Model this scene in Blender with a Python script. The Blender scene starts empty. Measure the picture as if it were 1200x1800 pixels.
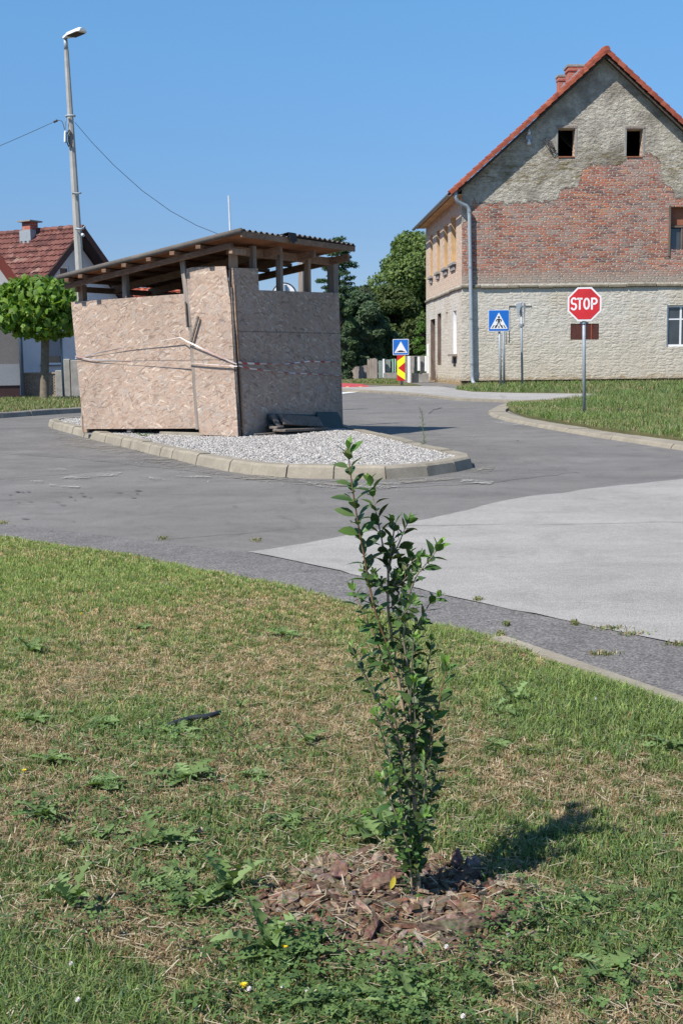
import bpy, bmesh, math, random
import numpy as np
from mathutils import Vector, Matrix, noise
random.seed(7); RS = np.random.RandomState(11)
rad = math.radians
SC = bpy.context.scene
# ------------------------------------------------------------------ camera
F = 2150.0; CAMZ = 1.05; PITCH = math.atan(264.0/F); ROLL = 0.012
fwd = Vector((0, math.cos(PITCH), -math.sin(PITCH)))
u0 = Vector((0, math.sin(PITCH), math.cos(PITCH))); x0 = Vector((1, 0, 0))
upv = u0*math.cos(ROLL) + x0*math.sin(ROLL)
rgt = x0*math.cos(ROLL) - u0*math.sin(ROLL)
cd = bpy.data.cameras.new('camera'); cam = bpy.data.objects.new('camera', cd)
SC.collection.objects.link(cam); SC.camera = cam
cd.sensor_fit = 'VERTICAL'; cd.sensor_height = 36; cd.lens = F/1800*36
cd.clip_start = 0.05; cd.clip_end = 3000
cam.matrix_world = Matrix(((rgt.x, upv.x, -fwd.x, 0), (rgt.y, upv.y, -fwd.y, 0), (rgt.z, upv.z, -fwd.z, CAMZ), (0, 0, 0, 1)))
# ------------------------------------------------------------------ light
SUN_EL = rad(50.5); SDX, SDY = -0.73, -0.683          # horizontal direction towards the sun
to_sun = Vector((SDX*math.cos(SUN_EL), SDY*math.cos(SUN_EL), math.sin(SUN_EL))).normalized()
w = bpy.data.worlds.new('World'); SC.world = w; w.use_nodes = True
nt = w.node_tree; bg = nt.nodes['Background']
sky = nt.nodes.new('ShaderNodeTexSky'); sky.sky_type = 'NISHITA'; sky.sun_disc = False
sky.sun_elevation = SUN_EL; sky.sun_rotation = math.atan2(SDX, SDY)
sky.air_density = 1.0; sky.dust_density = 0.0; sky.ozone_density = 4.0; sky.altitude = 150
# clear-air correction: the real horizon was bluer and less bright than the model's
_g = nt.nodes.new('ShaderNodeTexCoord'); _s = nt.nodes.new('ShaderNodeSeparateXYZ'); nt.links.new(_g.outputs['Generated'], _s.inputs[0])
_r = nt.nodes.new('ShaderNodeValToRGB'); nt.links.new(_s.outputs[2], _r.inputs[0]); _e = _r.color_ramp.elements
_e[0].position = 0.0; _e[0].color = (0.39,0.43,0.64,1); _e[1].position = 0.5; _e[1].color = (0.80,1.0,1.06,1)
for _p, _c in ((0.10,(0.475,0.56,0.71,1)),(0.265,(0.66,0.935,1.04,1))):
    _n = _e.new(_p); _n.color = _c
_m = nt.nodes.new('ShaderNodeMix'); _m.data_type = 'RGBA'; _m.blend_type = 'MULTIPLY'; _m.inputs[0].default_value = 1
nt.links.new(sky.outputs[0], _m.inputs[6]); nt.links.new(_r.outputs[0], _m.inputs[7]); nt.links.new(_m.outputs[2], bg.inputs[0]); bg.inputs[1].default_value = 0.105
sl = bpy.data.lights.new('sun', 'SUN'); sl.energy = 4.6; sl.angle = rad(0.5); sl.color = (1.0, 0.94, 0.85)
sun = bpy.data.objects.new('sun', sl); SC.collection.objects.link(sun); sun.location = (-20, -20, 30)
sun.rotation_euler = to_sun.to_track_quat('Z', 'Y').to_euler()
SC.view_settings.view_transform = 'Standard'; SC.view_settings.look = 'None'
SC.view_settings.gamma = 1; SC.view_settings.exposure = 0.52
SC.render.engine = 'CYCLES'
SC.cycles.max_bounces = 6; SC.cycles.transparent_max_bounces = 12

# ------------------------------------------------------------------ helpers
def ray(px, py):
    return fwd*F + rgt*(px-600) - upv*(py-900)
def G(px, py, z=0.0):
    d = ray(px, py); t = (z-CAMZ)/d.z
    return Vector((d.x*t, d.y*t, z))
def D(px, py, Y):
    d = ray(px, py); t = Y/d.y
    return Vector((d.x*t, Y, CAMZ+d.z*t))
def hz(px): return 643-0.012*px

class MB:
    def __init__(s): s.v = []; s.f = []; s.c = []
    def add(s, vs, fs, c=None):
        o = len(s.v); s.v += [tuple(v) for v in vs]; s.f += [tuple(i+o for i in f) for f in fs]
        s.c += [c]*len(fs)
        return s
    def frame_box(s, o, ex, ey, ez, lx, ly, lz, c=None):
        """box from corner o along unit vectors"""
        o = Vector(o); a = Vector(ex)*lx; b = Vector(ey)*ly; d = Vector(ez)*lz
        vs = [o, o+a, o+a+b, o+b, o+d, o+a+d, o+a+b+d, o+b+d]
        return s.add(vs, [(0,3,2,1),(4,5,6,7),(0,1,5,4),(1,2,6,5),(2,3,7,6),(3,0,4,7)], c)
    def box(s, x0, x1, y0, y1, z0, z1, c=None):
        return s.frame_box((x0,y0,z0), (1,0,0),(0,1,0),(0,0,1), x1-x0,y1-y0,z1-z0, c)
    def beam(s, a, b, wd, ht, up=(0,0,1), c=None, jit=0):
        a = Vector(a); b = Vector(b); d = (b-a); L = d.length; d.normalize()
        sd = d.cross(Vector(up)); 
        if sd.length < 1e-4: sd = Vector((1,0,0))
        sd.normalize(); u = sd.cross(d).normalized()
        return s.frame_box(a-sd*wd/2-u*ht/2, d, sd, u, L, wd, ht, c)
    def tube(s, pts, rr, n=8, cap=True, c=None):
        pts = [Vector(p) for p in pts]
        if not hasattr(rr, '__len__'): rr = [rr]*len(pts)
        vs = []; prev = None
        for i, p in enumerate(pts):
            if i == 0: t = pts[1]-p
            elif i == len(pts)-1: t = p-pts[i-1]
            else: t = pts[i+1]-pts[i-1]
            t.normalize()
            if prev is None:
                a = t.orthogonal().normalized()
            else:
                a = prev - t*prev.dot(t); a.normalize()
            prev = a; b = t.cross(a)
            for k in range(n):
                an = 2*math.pi*k/n
                vs.append(p+(a*math.cos(an)+b*math.sin(an))*rr[i])
        fs = []
        for i in range(len(pts)-1):
            for k in range(n):
                k2 = (k+1) % n
                fs.append((i*n+k, i*n+k2, (i+1)*n+k2, (i+1)*n+k))
        if cap:
            fs.append(tuple(range(n))[::-1]); fs.append(tuple((len(pts)-1)*n+k for k in range(n)))
        return s.add(vs, fs, c)
    def prism(s, poly, ex, ey, en, o, th, c=None):
        """poly 2D list in frame (ex,ey) at o, thickness th along en"""
        o = Vector(o); ex = Vector(ex); ey = Vector(ey); en = Vector(en); n = len(poly)
        vs = [o+ex*p[0]+ey*p[1] for p in poly]+[o+ex*p[0]+ey*p[1]+en*th for p in poly]
        fs = [tuple(range(n))[::-1], tuple(range(n, 2*n))]+[(i, (i+1) % n, n+(i+1) % n, n+i) for i in range(n)]
        return s.add(vs, fs, c)
    def mesh(s, name, off=(0,0,0)):
        me = bpy.data.meshes.new(name); o = Vector(off)
        me.from_pydata([tuple(Vector(v)-o) for v in s.v], [], s.f)
        if any(c is not None for c in s.c):
            at = me.attributes.new('col', 'FLOAT_COLOR', 'FACE')
            arr = np.array([(c if c is not None else (1,1,1))+(1,) if c is None or len(c) == 3 else c for c in s.c], dtype=np.float32)
            at.data.foreach_set('color', arr.ravel())
        me.update(); return me
    def fixn(s, me):
        bm = bmesh.new(); bm.from_mesh(me); bmesh.ops.recalc_face_normals(bm, faces=bm.faces); bm.to_mesh(me); bm.free()
    def build(s, name, mat, parent=None, smooth=False, bevel=0, loc=None, fix=True):
        if loc is None:
            if parent is not None: loc = parent['_w'] if '_w' in parent.keys() else parent.location
            else:
                a = np.array(s.v); loc = ((a[:,0].min()+a[:,0].max())/2, (a[:,1].min()+a[:,1].max())/2, a[:,2].min())
        me = s.mesh(name, loc)
        if fix: s.fixn(me)
        if bevel:
            bm = bmesh.new(); bm.from_mesh(me)
            ed = [e for e in bm.edges if len(e.link_faces) == 2 and e.calc_face_angle(0) > 0.6]
            bmesh.ops.bevel(bm, geom=ed, offset=bevel, segments=1, affect='EDGES', clamp_overlap=True); bm.to_mesh(me); bm.free()
        if smooth:
            me.polygons.foreach_set('use_smooth', [True]*len(me.polygons))
        me.materials.append(mat)
        o = bpy.data.objects.new(name, me); SC.collection.objects.link(o)
        if parent is None: o.location = loc
        else:
            o.parent = parent; o['_w'] = [float(q) for q in loc]; 
        return o

def fast(name, V, Q=None, T=None, mat=None, colQ=None, colT=None, parent=None, loc=(0,0,0), smooth=False):
    """numpy mesh: V (n,3); Q (m,4); T (k,3)"""
    me = bpy.data.meshes.new(name); V = np.asarray(V, dtype=np.float32)-np.array(loc, dtype=np.float32)
    nq = 0 if Q is None else len(Q); ntr = 0 if T is None else len(T)
    loops = []
    if nq: loops.append(np.asarray(Q).ravel())
    if ntr: loops.append(np.asarray(T).ravel())
    loops = np.concatenate(loops).astype(np.int32)
    st = np.concatenate([np.arange(nq)*4, nq*4+np.arange(ntr)*3]).astype(np.int32)
    me.vertices.add(len(V)); me.vertices.foreach_set('co', V.ravel())
    me.loops.add(len(loops)); me.loops.foreach_set('vertex_index', loops)
    me.polygons.add(nq+ntr); me.polygons.foreach_set('loop_start', st)
    me.update(calc_edges=True); me.validate()
    cols = [c for c in (colQ, colT) if c is not None]
    if cols:
        c = np.concatenate(cols).astype(np.float32)
        if c.shape[1] == 3: c = np.concatenate([c, np.ones((len(c), 1), np.float32)], 1)
        at = me.attributes.new('col', 'FLOAT_COLOR', 'FACE'); at.data.foreach_set('color', c.ravel())
    if smooth: me.polygons.foreach_set('use_smooth', [True]*len(me.polygons))
    if mat: me.materials.append(mat)
    o = bpy.data.objects.new(name, me); SC.collection.objects.link(o)
    if parent is None: o.location = loc
    else: o.parent = parent
    return o

def tag(o, label=None, cat=None, group=None, kind=None):
    if label: o['label'] = label
    if cat: o['category'] = cat
    if group: o['group'] = group
    if kind: o['kind'] = kind
    return o
def empty(name, loc, label, cat, group=None):
    o = bpy.data.objects.new(name, None); SC.collection.objects.link(o); o.location = loc
    o.empty_display_size = 0.2
    return tag(o, label, cat, group)
def sub_stroke(path, wd):
    """polygon outlines (quads) of a 2D polyline of width wd with mitred joins"""
    n = len(path); L = []; R = []
    for i, p in enumerate(path):
        p = Vector(p)
        d1 = (Vector(path[i])-Vector(path[i-1])).normalized() if i > 0 else None
        d2 = (Vector(path[i+1])-Vector(path[i])).normalized() if i < n-1 else None
        d1 = d1 or d2; d2 = d2 or d1
        nn = Vector((-(d1+d2).y, (d1+d2).x))
        if nn.length < 1e-5: nn = Vector((-d1.y, d1.x))
        nn.normalize(); m = wd/2/max(0.4, nn.dot(Vector((-d1.y, d1.x))))
        L.append(p+nn*m); R.append(p-nn*m)
    return L, R

# ------------------------------------------------------------------ materials
def newmat(name):
    m = bpy.data.materials.new(name); m.use_nodes = True
    return m, m.node_tree, m.node_tree.nodes['Principled BSDF']
class N:
    """small node helper"""
    def __init__(s, nt): s.nt = nt; s.tc = None
    def new(s, t, **kw):
        n = s.nt.nodes.new(t)
        for k, v in kw.items(): setattr(n, k, v)
        return n
    def link(s, a, b): s.nt.links.new(a, b)
    def coord(s):
        if s.tc is None: s.tc = s.new('ShaderNodeTexCoord')
        return s.tc.outputs['Object']
    def mapping(s, vec=None, scale=(1,1,1), rot=(0,0,0), loc=(0,0,0)):
        m = s.new('ShaderNodeMapping'); m.inputs['Scale'].default_value = scale; m.inputs['Rotation'].default_value = rot; m.inputs['Location'].default_value = loc
        s.link(vec if vec is not None else s.coord(), m.inputs[0]); return m.outputs[0]
    def noise(s, scale, detail=4, rough=0.55, vec=None, dist=0, out=0):
        n = s.new('ShaderNodeTexNoise'); n.inputs['Scale'].default_value = scale; n.inputs['Detail'].default_value = detail
        n.inputs['Roughness'].default_value = rough; n.inputs['Distortion'].default_value = dist
        s.link(vec if vec is not None else s.coord(), n.inputs['Vector']); return n.outputs[out]
    def vor(s, scale, vec=None, feature='F1', out='Color', rnd=1):
        n = s.new('ShaderNodeTexVoronoi', feature=feature); n.inputs['Scale'].default_value = scale; n.inputs['Randomness'].default_value = rnd
        s.link(vec if vec is not None else s.coord(), n.inputs['Vector']); return n.outputs[out]
    def ramp(s, fac, stops, interp='LINEAR'):
        r = s.new('ShaderNodeValToRGB'); r.color_ramp.interpolation = interp; e = r.color_ramp.elements
        while len(e) < len(stops): e.new(0.5)
        for el, (p, c) in zip(e, stops):
            el.position = p; el.color = (c[0], c[1], c[2], 1) if hasattr(c, '__len__') else (c, c, c, 1)
        s.link(fac, r.inputs[0]); return r.outputs[0]
    def mix(s, fac, a, b, mode='MIX'):
        m = s.new('ShaderNodeMix', data_type='RGBA', blend_type=mode)
        for val, i in ((fac, 0), (a, 6), (b, 7)):
            if hasattr(val, 'links') or isinstance(val, bpy.types.NodeSocket): s.link(val, m.inputs[i])
            elif i == 0: m.inputs[0].default_value = val
            else: m.inputs[i].default_value = (val[0], val[1], val[2], 1) if hasattr(val, '__len__') else (val, val, val, 1)
        return m.outputs[2]
    def math(s, op, a, b=0.0, c=None, clamp=False):
        m = s.new('ShaderNodeMath', operation=op); m.use_clamp = clamp
        for i, val in enumerate((a, b, c)):
            if val is None: continue
            if isinstance(val, bpy.types.NodeSocket): s.link(val, m.inputs[i])
            else: m.inputs[i].default_value = val
        return m.outputs[0]
    def bump(s, h, strength=0.5, dist=0.01, bsdf=None, prev=None):
        b = s.new('ShaderNodeBump'); b.inputs['Strength'].default_value = strength; b.inputs['Distance'].default_value = dist
        s.link(h, b.inputs['Height'])
        if prev is not None: s.link(prev, b.inputs['Normal'])
        if bsdf: s.link(b.outputs[0], bsdf.inputs['Normal'])
        return b.outputs[0]
    def sep(s, vec=None):
        n = s.new('ShaderNodeSeparateXYZ'); s.link(vec if vec is not None else s.coord(), n.inputs[0]); return n.outputs
    def comb(s, x, y, z=0.0):
        n = s.new('ShaderNodeCombineXYZ')
        for i, val in enumerate((x, y, z)):
            if isinstance(val, bpy.types.NodeSocket): s.link(val, n.inputs[i])
            else: n.inputs[i].default_value = val
        return n.outputs[0]

def m_plain(name, col, rough=0.6, metal=0, var=0.15, scale=8, bump=0.0, spec=0.5, stretch=(1,1,1)):
    m, nt, b = newmat(name); n = N(nt)
    v = n.mapping(scale=stretch)
    nz = n.noise(scale, 5, 0.6, vec=v)
    lo = [c*(1-var) for c in col]; hi = [min(1, c*(1+var)) for c in col]
    n.link(n.ramp(nz, [(0.3, lo), (0.7, hi)]), b.inputs['Base Color'])
    b.inputs['Roughness'].default_value = rough; b.inputs['Metallic'].default_value = metal
    b.inputs['Specular IOR Level'].default_value = spec
    if bump: n.bump(n.noise(scale*4, 4, 0.6, vec=v), 0.6, bump, b)
    return m

def m_col(name, rough=0.6, trans=0.0, spec=0.3, bright=1.0, nscale=0, nvar=0.2, tcol=(1.4,1.5,0.6)):
    """material using the per-face attribute 'col', optional translucency"""
    m, nt, b = newmat(name); n = N(nt)
    a = n.new('ShaderNodeAttribute'); a.attribute_name = 'col'; col = a.outputs['Color']
    if nscale:
        nz = n.noise(nscale, 3, 0.6)
        col = n.mix(1.0, col, n.ramp(nz, [(0.3, 1-nvar), (0.7, 1+nvar)]), 'MULTIPLY')
    if bright != 1: col = n.mix(1.0, col, (bright,)*3, 'MULTIPLY')
    n.link(col, b.inputs['Base Color']); b.inputs['Roughness'].default_value = rough
    b.inputs['Specular IOR Level'].default_value = spec
    if trans:
        t = n.new('ShaderNodeBsdfTranslucent'); n.link(n.mix(1.0, col, tcol, 'MULTIPLY'), t.inputs[0])
        ms = n.new('ShaderNodeMixShader'); ms.inputs[0].default_value = trans
        n.link(b.outputs[0], ms.inputs[1]); n.link(t.outputs[0], ms.inputs[2])
        n.link(ms.outputs[0], nt.nodes['Material Output'].inputs[0])
    return m

def m_asphalt(name, base, speck=0.25, scale=170, tint=(1,0.985,1.0), stain=0.12, coarse=0):
    m, nt, b = newmat(name); n = N(nt)
    fine = n.noise(scale, 2, 0.8); mid = n.noise(scale/5, 3, 0.7); big = n.noise(0.35, 5, 0.6, dist=0.4)
    v1 = n.ramp(fine, [(0.30, base*(1-speck*1.6)), (0.5, base), (0.68, base*(1+speck*1.8))])
    v2 = n.ramp(mid, [(0.3, 1-speck*0.35), (0.7, 1+speck*0.35)])
    v3 = n.ramp(big, [(0.3, 1-stain), (0.7, 1+stain)])
    strk = n.noise(1.2, 4, 0.6, vec=n.mapping(scale=(0.25, 1.6, 1), rot=(0,0,0.12)))
    v4 = n.ramp(strk, [(0.35, 1-stain*0.7), (0.65, 1+stain*0.5)])
    stones = n.vor(scale*0.55, out='Distance'); 
    c = n.mix(1, n.mix(1, n.mix(1, v1, v2, 'MULTIPLY'), v3, 'MULTIPLY'), v4, 'MULTIPLY')
    c = n.mix(1, c, tint, 'MULTIPLY')
    pv = n.mix(0.35, n.coord(), n.noise(1.1, 4, 0.6, out=1), 'ADD')
    ck = n.vor(0.22, vec=pv, feature='DISTANCE_TO_EDGE', out='Distance')
    c = n.mix(n.math('MULTIPLY', n.ramp(ck, [(0.0, 0.55), (0.006, 0.0)]), n.ramp(n.noise(0.5, 3, 0.6, vec=n.mapping(loc=(3,1,0))), [(0.46,0),(0.56,1)])), c, (0.05,0.048,0.046))
    sp = n.noise(2.3, 6, 0.75, vec=n.mapping(loc=(1,8,0)), dist=0.8)
    c = n.mix(1, c, n.ramp(sp, [(0.32, 1-stain*1.6), (0.48, 1.0), (0.70, 1+stain*1.3)]), 'MULTIPLY')
    wh = n.vor(28, out='Distance')
    c = n.mix(n.ramp(wh, [(0.05, 0.55), (0.09, 0.0)]), c, (0.42,0.41,0.39))
    n.link(c, b.inputs['Base Color']); b.inputs['Roughness'].default_value = 0.85; b.inputs['Specular IOR Level'].default_value = 0.25
    h = n.math('ADD', fine, stones)
    n.bump(h, 0.6, 0.0015+coarse*0.4, b)
    return m

def m_osb(name, dark=1.0, joint=1.0):
    m, nt, b = newmat(name); n = N(nt)
    s3 = n.sep(); uv = n.comb(n.math('ADD', n.math('MULTIPLY', s3[0], -0.305), n.math('MULTIPLY', s3[1], 1.381)), s3[2], 0.0)
    layers = []
    for k, (ang, sx, sy) in enumerate(((0.15, 12, 56), (0.75, 12, 62), (-0.6, 11, 54), (1.35, 14, 64), (-1.1, 12, 66), (-0.25, 9, 48), (0.45, 13, 66))):
        wob = n.noise(1.6, 3, 0.6, vec=n.mapping(uv, loc=(k*3.1, k, 0)), out=1)
        vv = n.mix(0.22, uv, wob, 'ADD')
        mp = n.mapping(vv, scale=(1,1,1), rot=(0,0,ang), loc=(k*1.7, k*0.9, 0))
        mp = n.mapping(mp, scale=(sx, sy, 3))
        layers.append(n.vor(1.0, vec=mp))
    def col_of(v, k):
        sx = n.sep(v)
        stops = [(0.0, (0.24,0.175,0.14)), (0.15, (0.35,0.255,0.195)), (0.5, (0.45,0.325,0.25)), (0.75, (0.49,0.37,0.285)), (0.88, (0.36,0.315,0.285)), (1.0, (0.66,0.54,0.43))]
        return n.ramp(sx[0], stops), sx[1]
    c, _ = col_of(layers[0], 0)
    for k, L in enumerate(layers[1:], 1):
        ck, sel = col_of(L, k)
        c = n.mix(n.ramp(sel, [(0.55, 0), (0.6, 1)]), c, ck)
    g = n.noise(6, 5, 0.7, vec=uv); c = n.mix(n.ramp(g, [(0.5, 0), (0.8, 0.5)]), c, (0.36,0.33,0.31))
    jz = n.math('ABSOLUTE', n.math('SUBTRACT', s3[2], n.math('ADD', joint, n.math('MULTIPLY', n.noise(3, 3, 0.6, vec=uv), 0.02))))
    c = n.mix(n.ramp(jz, [(0.004, 0.6), (0.010, 0)]), c, (0.10,0.08,0.07))
    drip = n.noise(2.5, 5, 0.7, vec=n.mapping(uv, scale=(3,0.35,1))); c = n.mix(n.ramp(drip, [(0.55,0),(0.75,0.35)]), c, (0.24,0.215,0.20))
    st = n.noise(0.9, 4, 0.6, vec=uv); c = n.mix(1, c, n.ramp(st, [(0.3, 0.82*dark), (0.7, 1.06*dark)]), 'MULTIPLY')
    n.link(c, b.inputs['Base Color']); b.inputs['Roughness'].default_value = 0.8; b.inputs['Specular IOR Level'].default_value = 0.2
    n.bump(n.sep(layers[1])[0], 0.5, 0.004, b)
    return m

def m_wood(name, c1, c2, scale=6, rough=0.75, axis=2, spots=0.0):
    m, nt, b = newmat(name); n = N(nt)
    st = [22, 22, 22]; st[axis] = 1.2
    g = n.noise(scale/4, 6, 0.65, vec=n.mapping(scale=st), dist=0.3)
    big = n.noise(scale/3, 3, 0.5)
    c = n.ramp(g, [(0.3, c1), (0.7, c2)])
    c = n.mix(1, c, n.ramp(big, [(0.3, 0.8), (0.7, 1.12)]), 'MULTIPLY')
    n.link(c, b.inputs['Base Color']); b.inputs['Roughness'].default_value = rough; b.inputs['Specular IOR Level'].default_value = 0.25
    n.bump(g, 0.5, 0.003, b)
    return m

def m_concrete(name, col, scale=5, bump=0.004, stain=0.25, green=0.0, moss=None):
    m, nt, b = newmat(name); n = N(nt)
    a = n.noise(scale, 6, 0.65); f = n.noise(scale*18, 3, 0.7); d = n.noise(scale*0.35, 4, 0.6, dist=0.5)
    c = n.mix(1, tuple(col), n.ramp(a, [(0.3, 1-stain), (0.7, 1+stain*0.6)]), 'MULTIPLY')
    c = n.mix(1, c, n.ramp(f, [(0.3, 0.86), (0.7, 1.1)]), 'MULTIPLY')
    c = n.mix(n.ramp(d, [(0.5, 0), (0.75, 0.5)]), c, tuple(q*0.6 for q in col) if moss is None else moss)
    n.link(c, b.inputs['Base Color']); b.inputs['Roughness'].default_value = 0.9; b.inputs['Specular IOR Level'].default_value = 0.2
    n.bump(f, 0.6, bump, b)
    return m

M = {}
M['road'] = m_asphalt('asphalt', 0.162, 0.30, 150, (1.0,0.945,0.885), 0.12)
M['patch'] = m_asphalt('asphalt_patch', 0.150, 0.32, 120, (1.0,0.945,0.885), 0.14, 0.002)
M['light'] = m_asphalt('pale_asphalt', 0.295, 0.26, 150, (1.0,0.955,0.895), 0.10)
M['strip'] = m_asphalt('coarse_asphalt', 0.15, 0.38, 100, (1.0,0.94,0.90), 0.14, 0.004)
M['pave'] = m_asphalt('pavement', 0.33, 0.14, 150, (1,0.95,0.89), 0.12)
M['kerb'] = m_concrete('kerb_concrete', (0.30,0.268,0.212), 4, 0.004, 0.25)
M['kerbgrey'] = m_concrete('grey_kerb', (0.26,0.24,0.21), 4, 0.004, 0.3)
M['concrete'] = m_concrete('old_concrete', (0.30,0.29,0.27), 4, 0.005, 0.3)
M['mossy'] = m_concrete('mossy_ledge', (0.235,0.205,0.155), 3, 0.01, 0.4)
M['pole_conc'] = m_concrete('pole_concrete', (0.40,0.39,0.37), 3, 0.003, 0.2)
M['galv'] = m_plain('galvanised', (0.30,0.345,0.385), 0.5, 0.1, 0.12, 12)
M['galv_dark'] = m_plain('galvanised_dull', (0.22,0.25,0.28), 0.55, 0.1, 0.15, 12)
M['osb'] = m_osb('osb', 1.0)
M['osb_b'] = m_osb('osb_darker', 0.92, 1.365)  # same chipboard, slightly darker, for the right and back walls
M['osb_bounce'] = m_wood('roof_lining', (0.26,0.105,0.05), (0.40,0.18,0.095), 3, 0.8, 0)  # orange bounce light under the roof is put into the lining's colour
M['timber'] = m_wood('timber_brown', (0.17,0.10,0.065), (0.34,0.22,0.145), 5, 0.8, 0)
M['timber_dk'] = m_wood('timber_dark', (0.11,0.06,0.04), (0.22,0.13,0.08), 5, 0.8, 0)
M['timber_v'] = m_wood('timber_upright', (0.22,0.14,0.095), (0.40,0.28,0.20), 5, 0.8, 2)
M['timber_grey'] = m_wood('timber_grey', (0.16,0.135,0.115), (0.36,0.31,0.27), 6, 0.85, 2)
M['plank'] = m_wood('weathered_plank', (0.085,0.07,0.058), (0.22,0.19,0.165), 6, 0.85, 0)
M['fibre'] = m_concrete('corrugated_sheet', (0.135,0.12,0.108), 3, 0.002, 0.4)
M['black'] = m_plain('black_fabric', (0.03,0.028,0.03), 0.8, 0, 0.3, 10)
M['green_board'] = m_plain('green_board', (0.016,0.035,0.03), 0.55, 0, 0.4, 5)
M['white_paint'] = m_plain('white_paint', (0.74,0.75,0.76), 0.5, 0, 0.05, 6)
M['white_film'] = m_plain('white_film', (0.80,0.80,0.80), 0.4, 0, 0.03, 6)
M['red_film'] = m_plain('red_film', (0.58,0.025,0.03), 0.45, 0, 0.16, 3)
M['blue_film'] = m_plain('blue_film', (0.01,0.14,0.52), 0.45, 0, 0.14, 2)
M['black_film'] = m_plain('black_film', (0.02,0.02,0.022), 0.5, 0, 0.1, 5)
M['yellow_film'] = m_plain('yellow_film', (0.85,0.88,0.02), 0.4, 0, 0.04, 5)
M['chev_red'] = m_plain('chevron_red', (0.55,0.015,0.015), 0.4, 0, 0.05, 5)
M['dark'] = m_plain('dark_interior', (0.03,0.027,0.025), 0.9, 0, 0.3, 3)
M['glass'] = m_plain('window_glass', (0.05,0.06,0.07), 0.08, 0, 0.2, 2, spec=0.8)
M['brownpaint'] = m_wood('brown_shutter', (0.055,0.018,0.014), (0.13,0.05,0.04), 5, 0.7, 2)
M['oldwood'] = m_wood('old_door_wood', (0.085,0.055,0.045), (0.24,0.19,0.16), 5, 0.85, 2)
M['ochre'] = m_wood('ochre_board', (0.42,0.28,0.14), (0.60,0.43,0.24), 4, 0.85, 2)
M['bark'] = m_concrete('tree_bark', (0.20,0.165,0.125), 9, 0.012, 0.4)
M['bark_dark'] = m_concrete('dark_bark', (0.09,0.07,0.055), 9, 0.012, 0.4)
M['leaf_tree'] = m_col('tree_leaves', 0.6, 0.3, 0.2)
M['leaf_glossy'] = m_col('privet_leaves', 0.42, 0.20, 0.32)
M['leaf_cat'] = m_col('catalpa_leaves', 0.55, 0.3, 0.25)
M['grass'] = m_col('grass_blades', 0.65, 0.25, 0.25)
M['stone'] = m_col('gravel_stones', 0.85, 0, 0.2, 1.0, 30, 0.15)
M['chip'] = m_col('bark_chips', 0.95, 0, 0.08, 1.0, 90, 0.5)
M['attr'] = m_col('painted', 0.7, 0, 0.3, 1.0, 6, 0.1)
M['petal_w'] = m_plain('white_petals', (0.75,0.70,0.70), 0.7, 0, 0.1, 60)
M['petal_y'] = m_plain('yellow_petals', (0.80,0.60,0.02), 0.7, 0, 0.1, 60)
M['stem'] = m_plain('green_stem', (0.12,0.17,0.05), 0.6, 0, 0.2, 30)
M['chbrick0'] = m_concrete('worn_brick_sill', (0.24,0.10,0.065), 5, 0.006, 0.4)
M['terracotta'] = m_concrete('orange_tile', (0.46,0.10,0.045), 3, 0.004, 0.25)
M['wire'] = m_plain('cable', (0.04,0.04,0.045), 0.5, 0, 0.1, 5)

# ------------------------------------------------------------------ ground sheets
def sheet(name, poly, z, mat, label=None, thick=None, sub=0):
    """flat polygon (list of Vector xy) as a sheet, optional skirt down to z-thick"""
    bm = bmesh.new()
    vs = [bm.verts.new((p[0], p[1], z)) for p in poly]
    f = bm.faces.new(vs)
    if f.normal.z < 0: f.normal_flip()
    bm.normal_update(); bm.faces.ensure_lookup_table()
    if bm.faces[0].normal.z < 0: bmesh.ops.reverse_faces(bm, faces=bm.faces)
    if thick:
        n = len(vs); lo = [bm.verts.new((p[0], p[1], z-thick)) for p in poly]
        for i in range(n): bm.faces.new((vs[i], vs[(i+1) % n], lo[(i+1) % n], lo[i]))
    bmesh.ops.triangulate(bm, faces=[q for q in bm.faces if len(q.verts) > 4])
    me = bpy.data.meshes.new(name); bm.to_mesh(me); bm.free(); me.materials.append(mat)
    o = bpy.data.objects.new(name, me); SC.collection.objects.link(o); o['kind'] = 'structure'
    return o
def jag(P_, amp=0.018, step=0.12, seed=0):
    R_ = resample_xy(P_, step); 
    return [Vector((p.x+amp*noise.noise(Vector((p.x*6+seed,p.y*6,0)))*1.5, p.y+amp*noise.noise(Vector((p.x*7,p.y*7+seed,5)))*1.5)) for p in R_]
def resample_xy(pts, step):
    out = []; pts = [Vector((p[0],p[1])) for p in pts]
    for a, b in zip(pts, pts[1:]+pts[:1]):
        k = max(1, min(60, int((b-a).length/step)))
        out += [a.lerp(b, i/k) for i in range(k)]
    return out
def gp(lst, z=0.0): return [G(x, y, z) for x, y in lst]

# field material (far ground)
m, nt_, b_ = newmat('field_ground'); n = N(nt_)
n.link(n.mix(n.ramp(n.noise(0.6, 6, 0.6), [(0.35, 0), (0.65, 1)]), (0.05,0.075,0.022), (0.10,0.105,0.045)), b_.inputs['Base Color'])
b_.inputs['Roughness'].default_value = 0.95
M['field'] = m
sheet('ground', [Vector((-900,-300)), Vector((900,-300)), Vector((900,1500)), Vector((-900,1500))], -0.05, M['field'])
sheet('road', [Vector((-60,-1)), Vector((60,-1)), Vector((60,58)), Vector((12,60)), Vector((3,85)), Vector((1,140)), Vector((-6,140)), Vector((-4,85)), Vector((-8,62)), Vector((-60,58))], 0.0, M['road'])
# darker patched asphalt beside the island
sheet('asphalt_patch', jag(gp([(-120,775),(-20,795),(130,806),(400,836),(560,852),(700,858),(860,850),(1010,830),(900,800),(830,775),(700,745),(620,738),(150,725),(-60,735)]), 0.05), 0.002, M['patch'])
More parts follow.
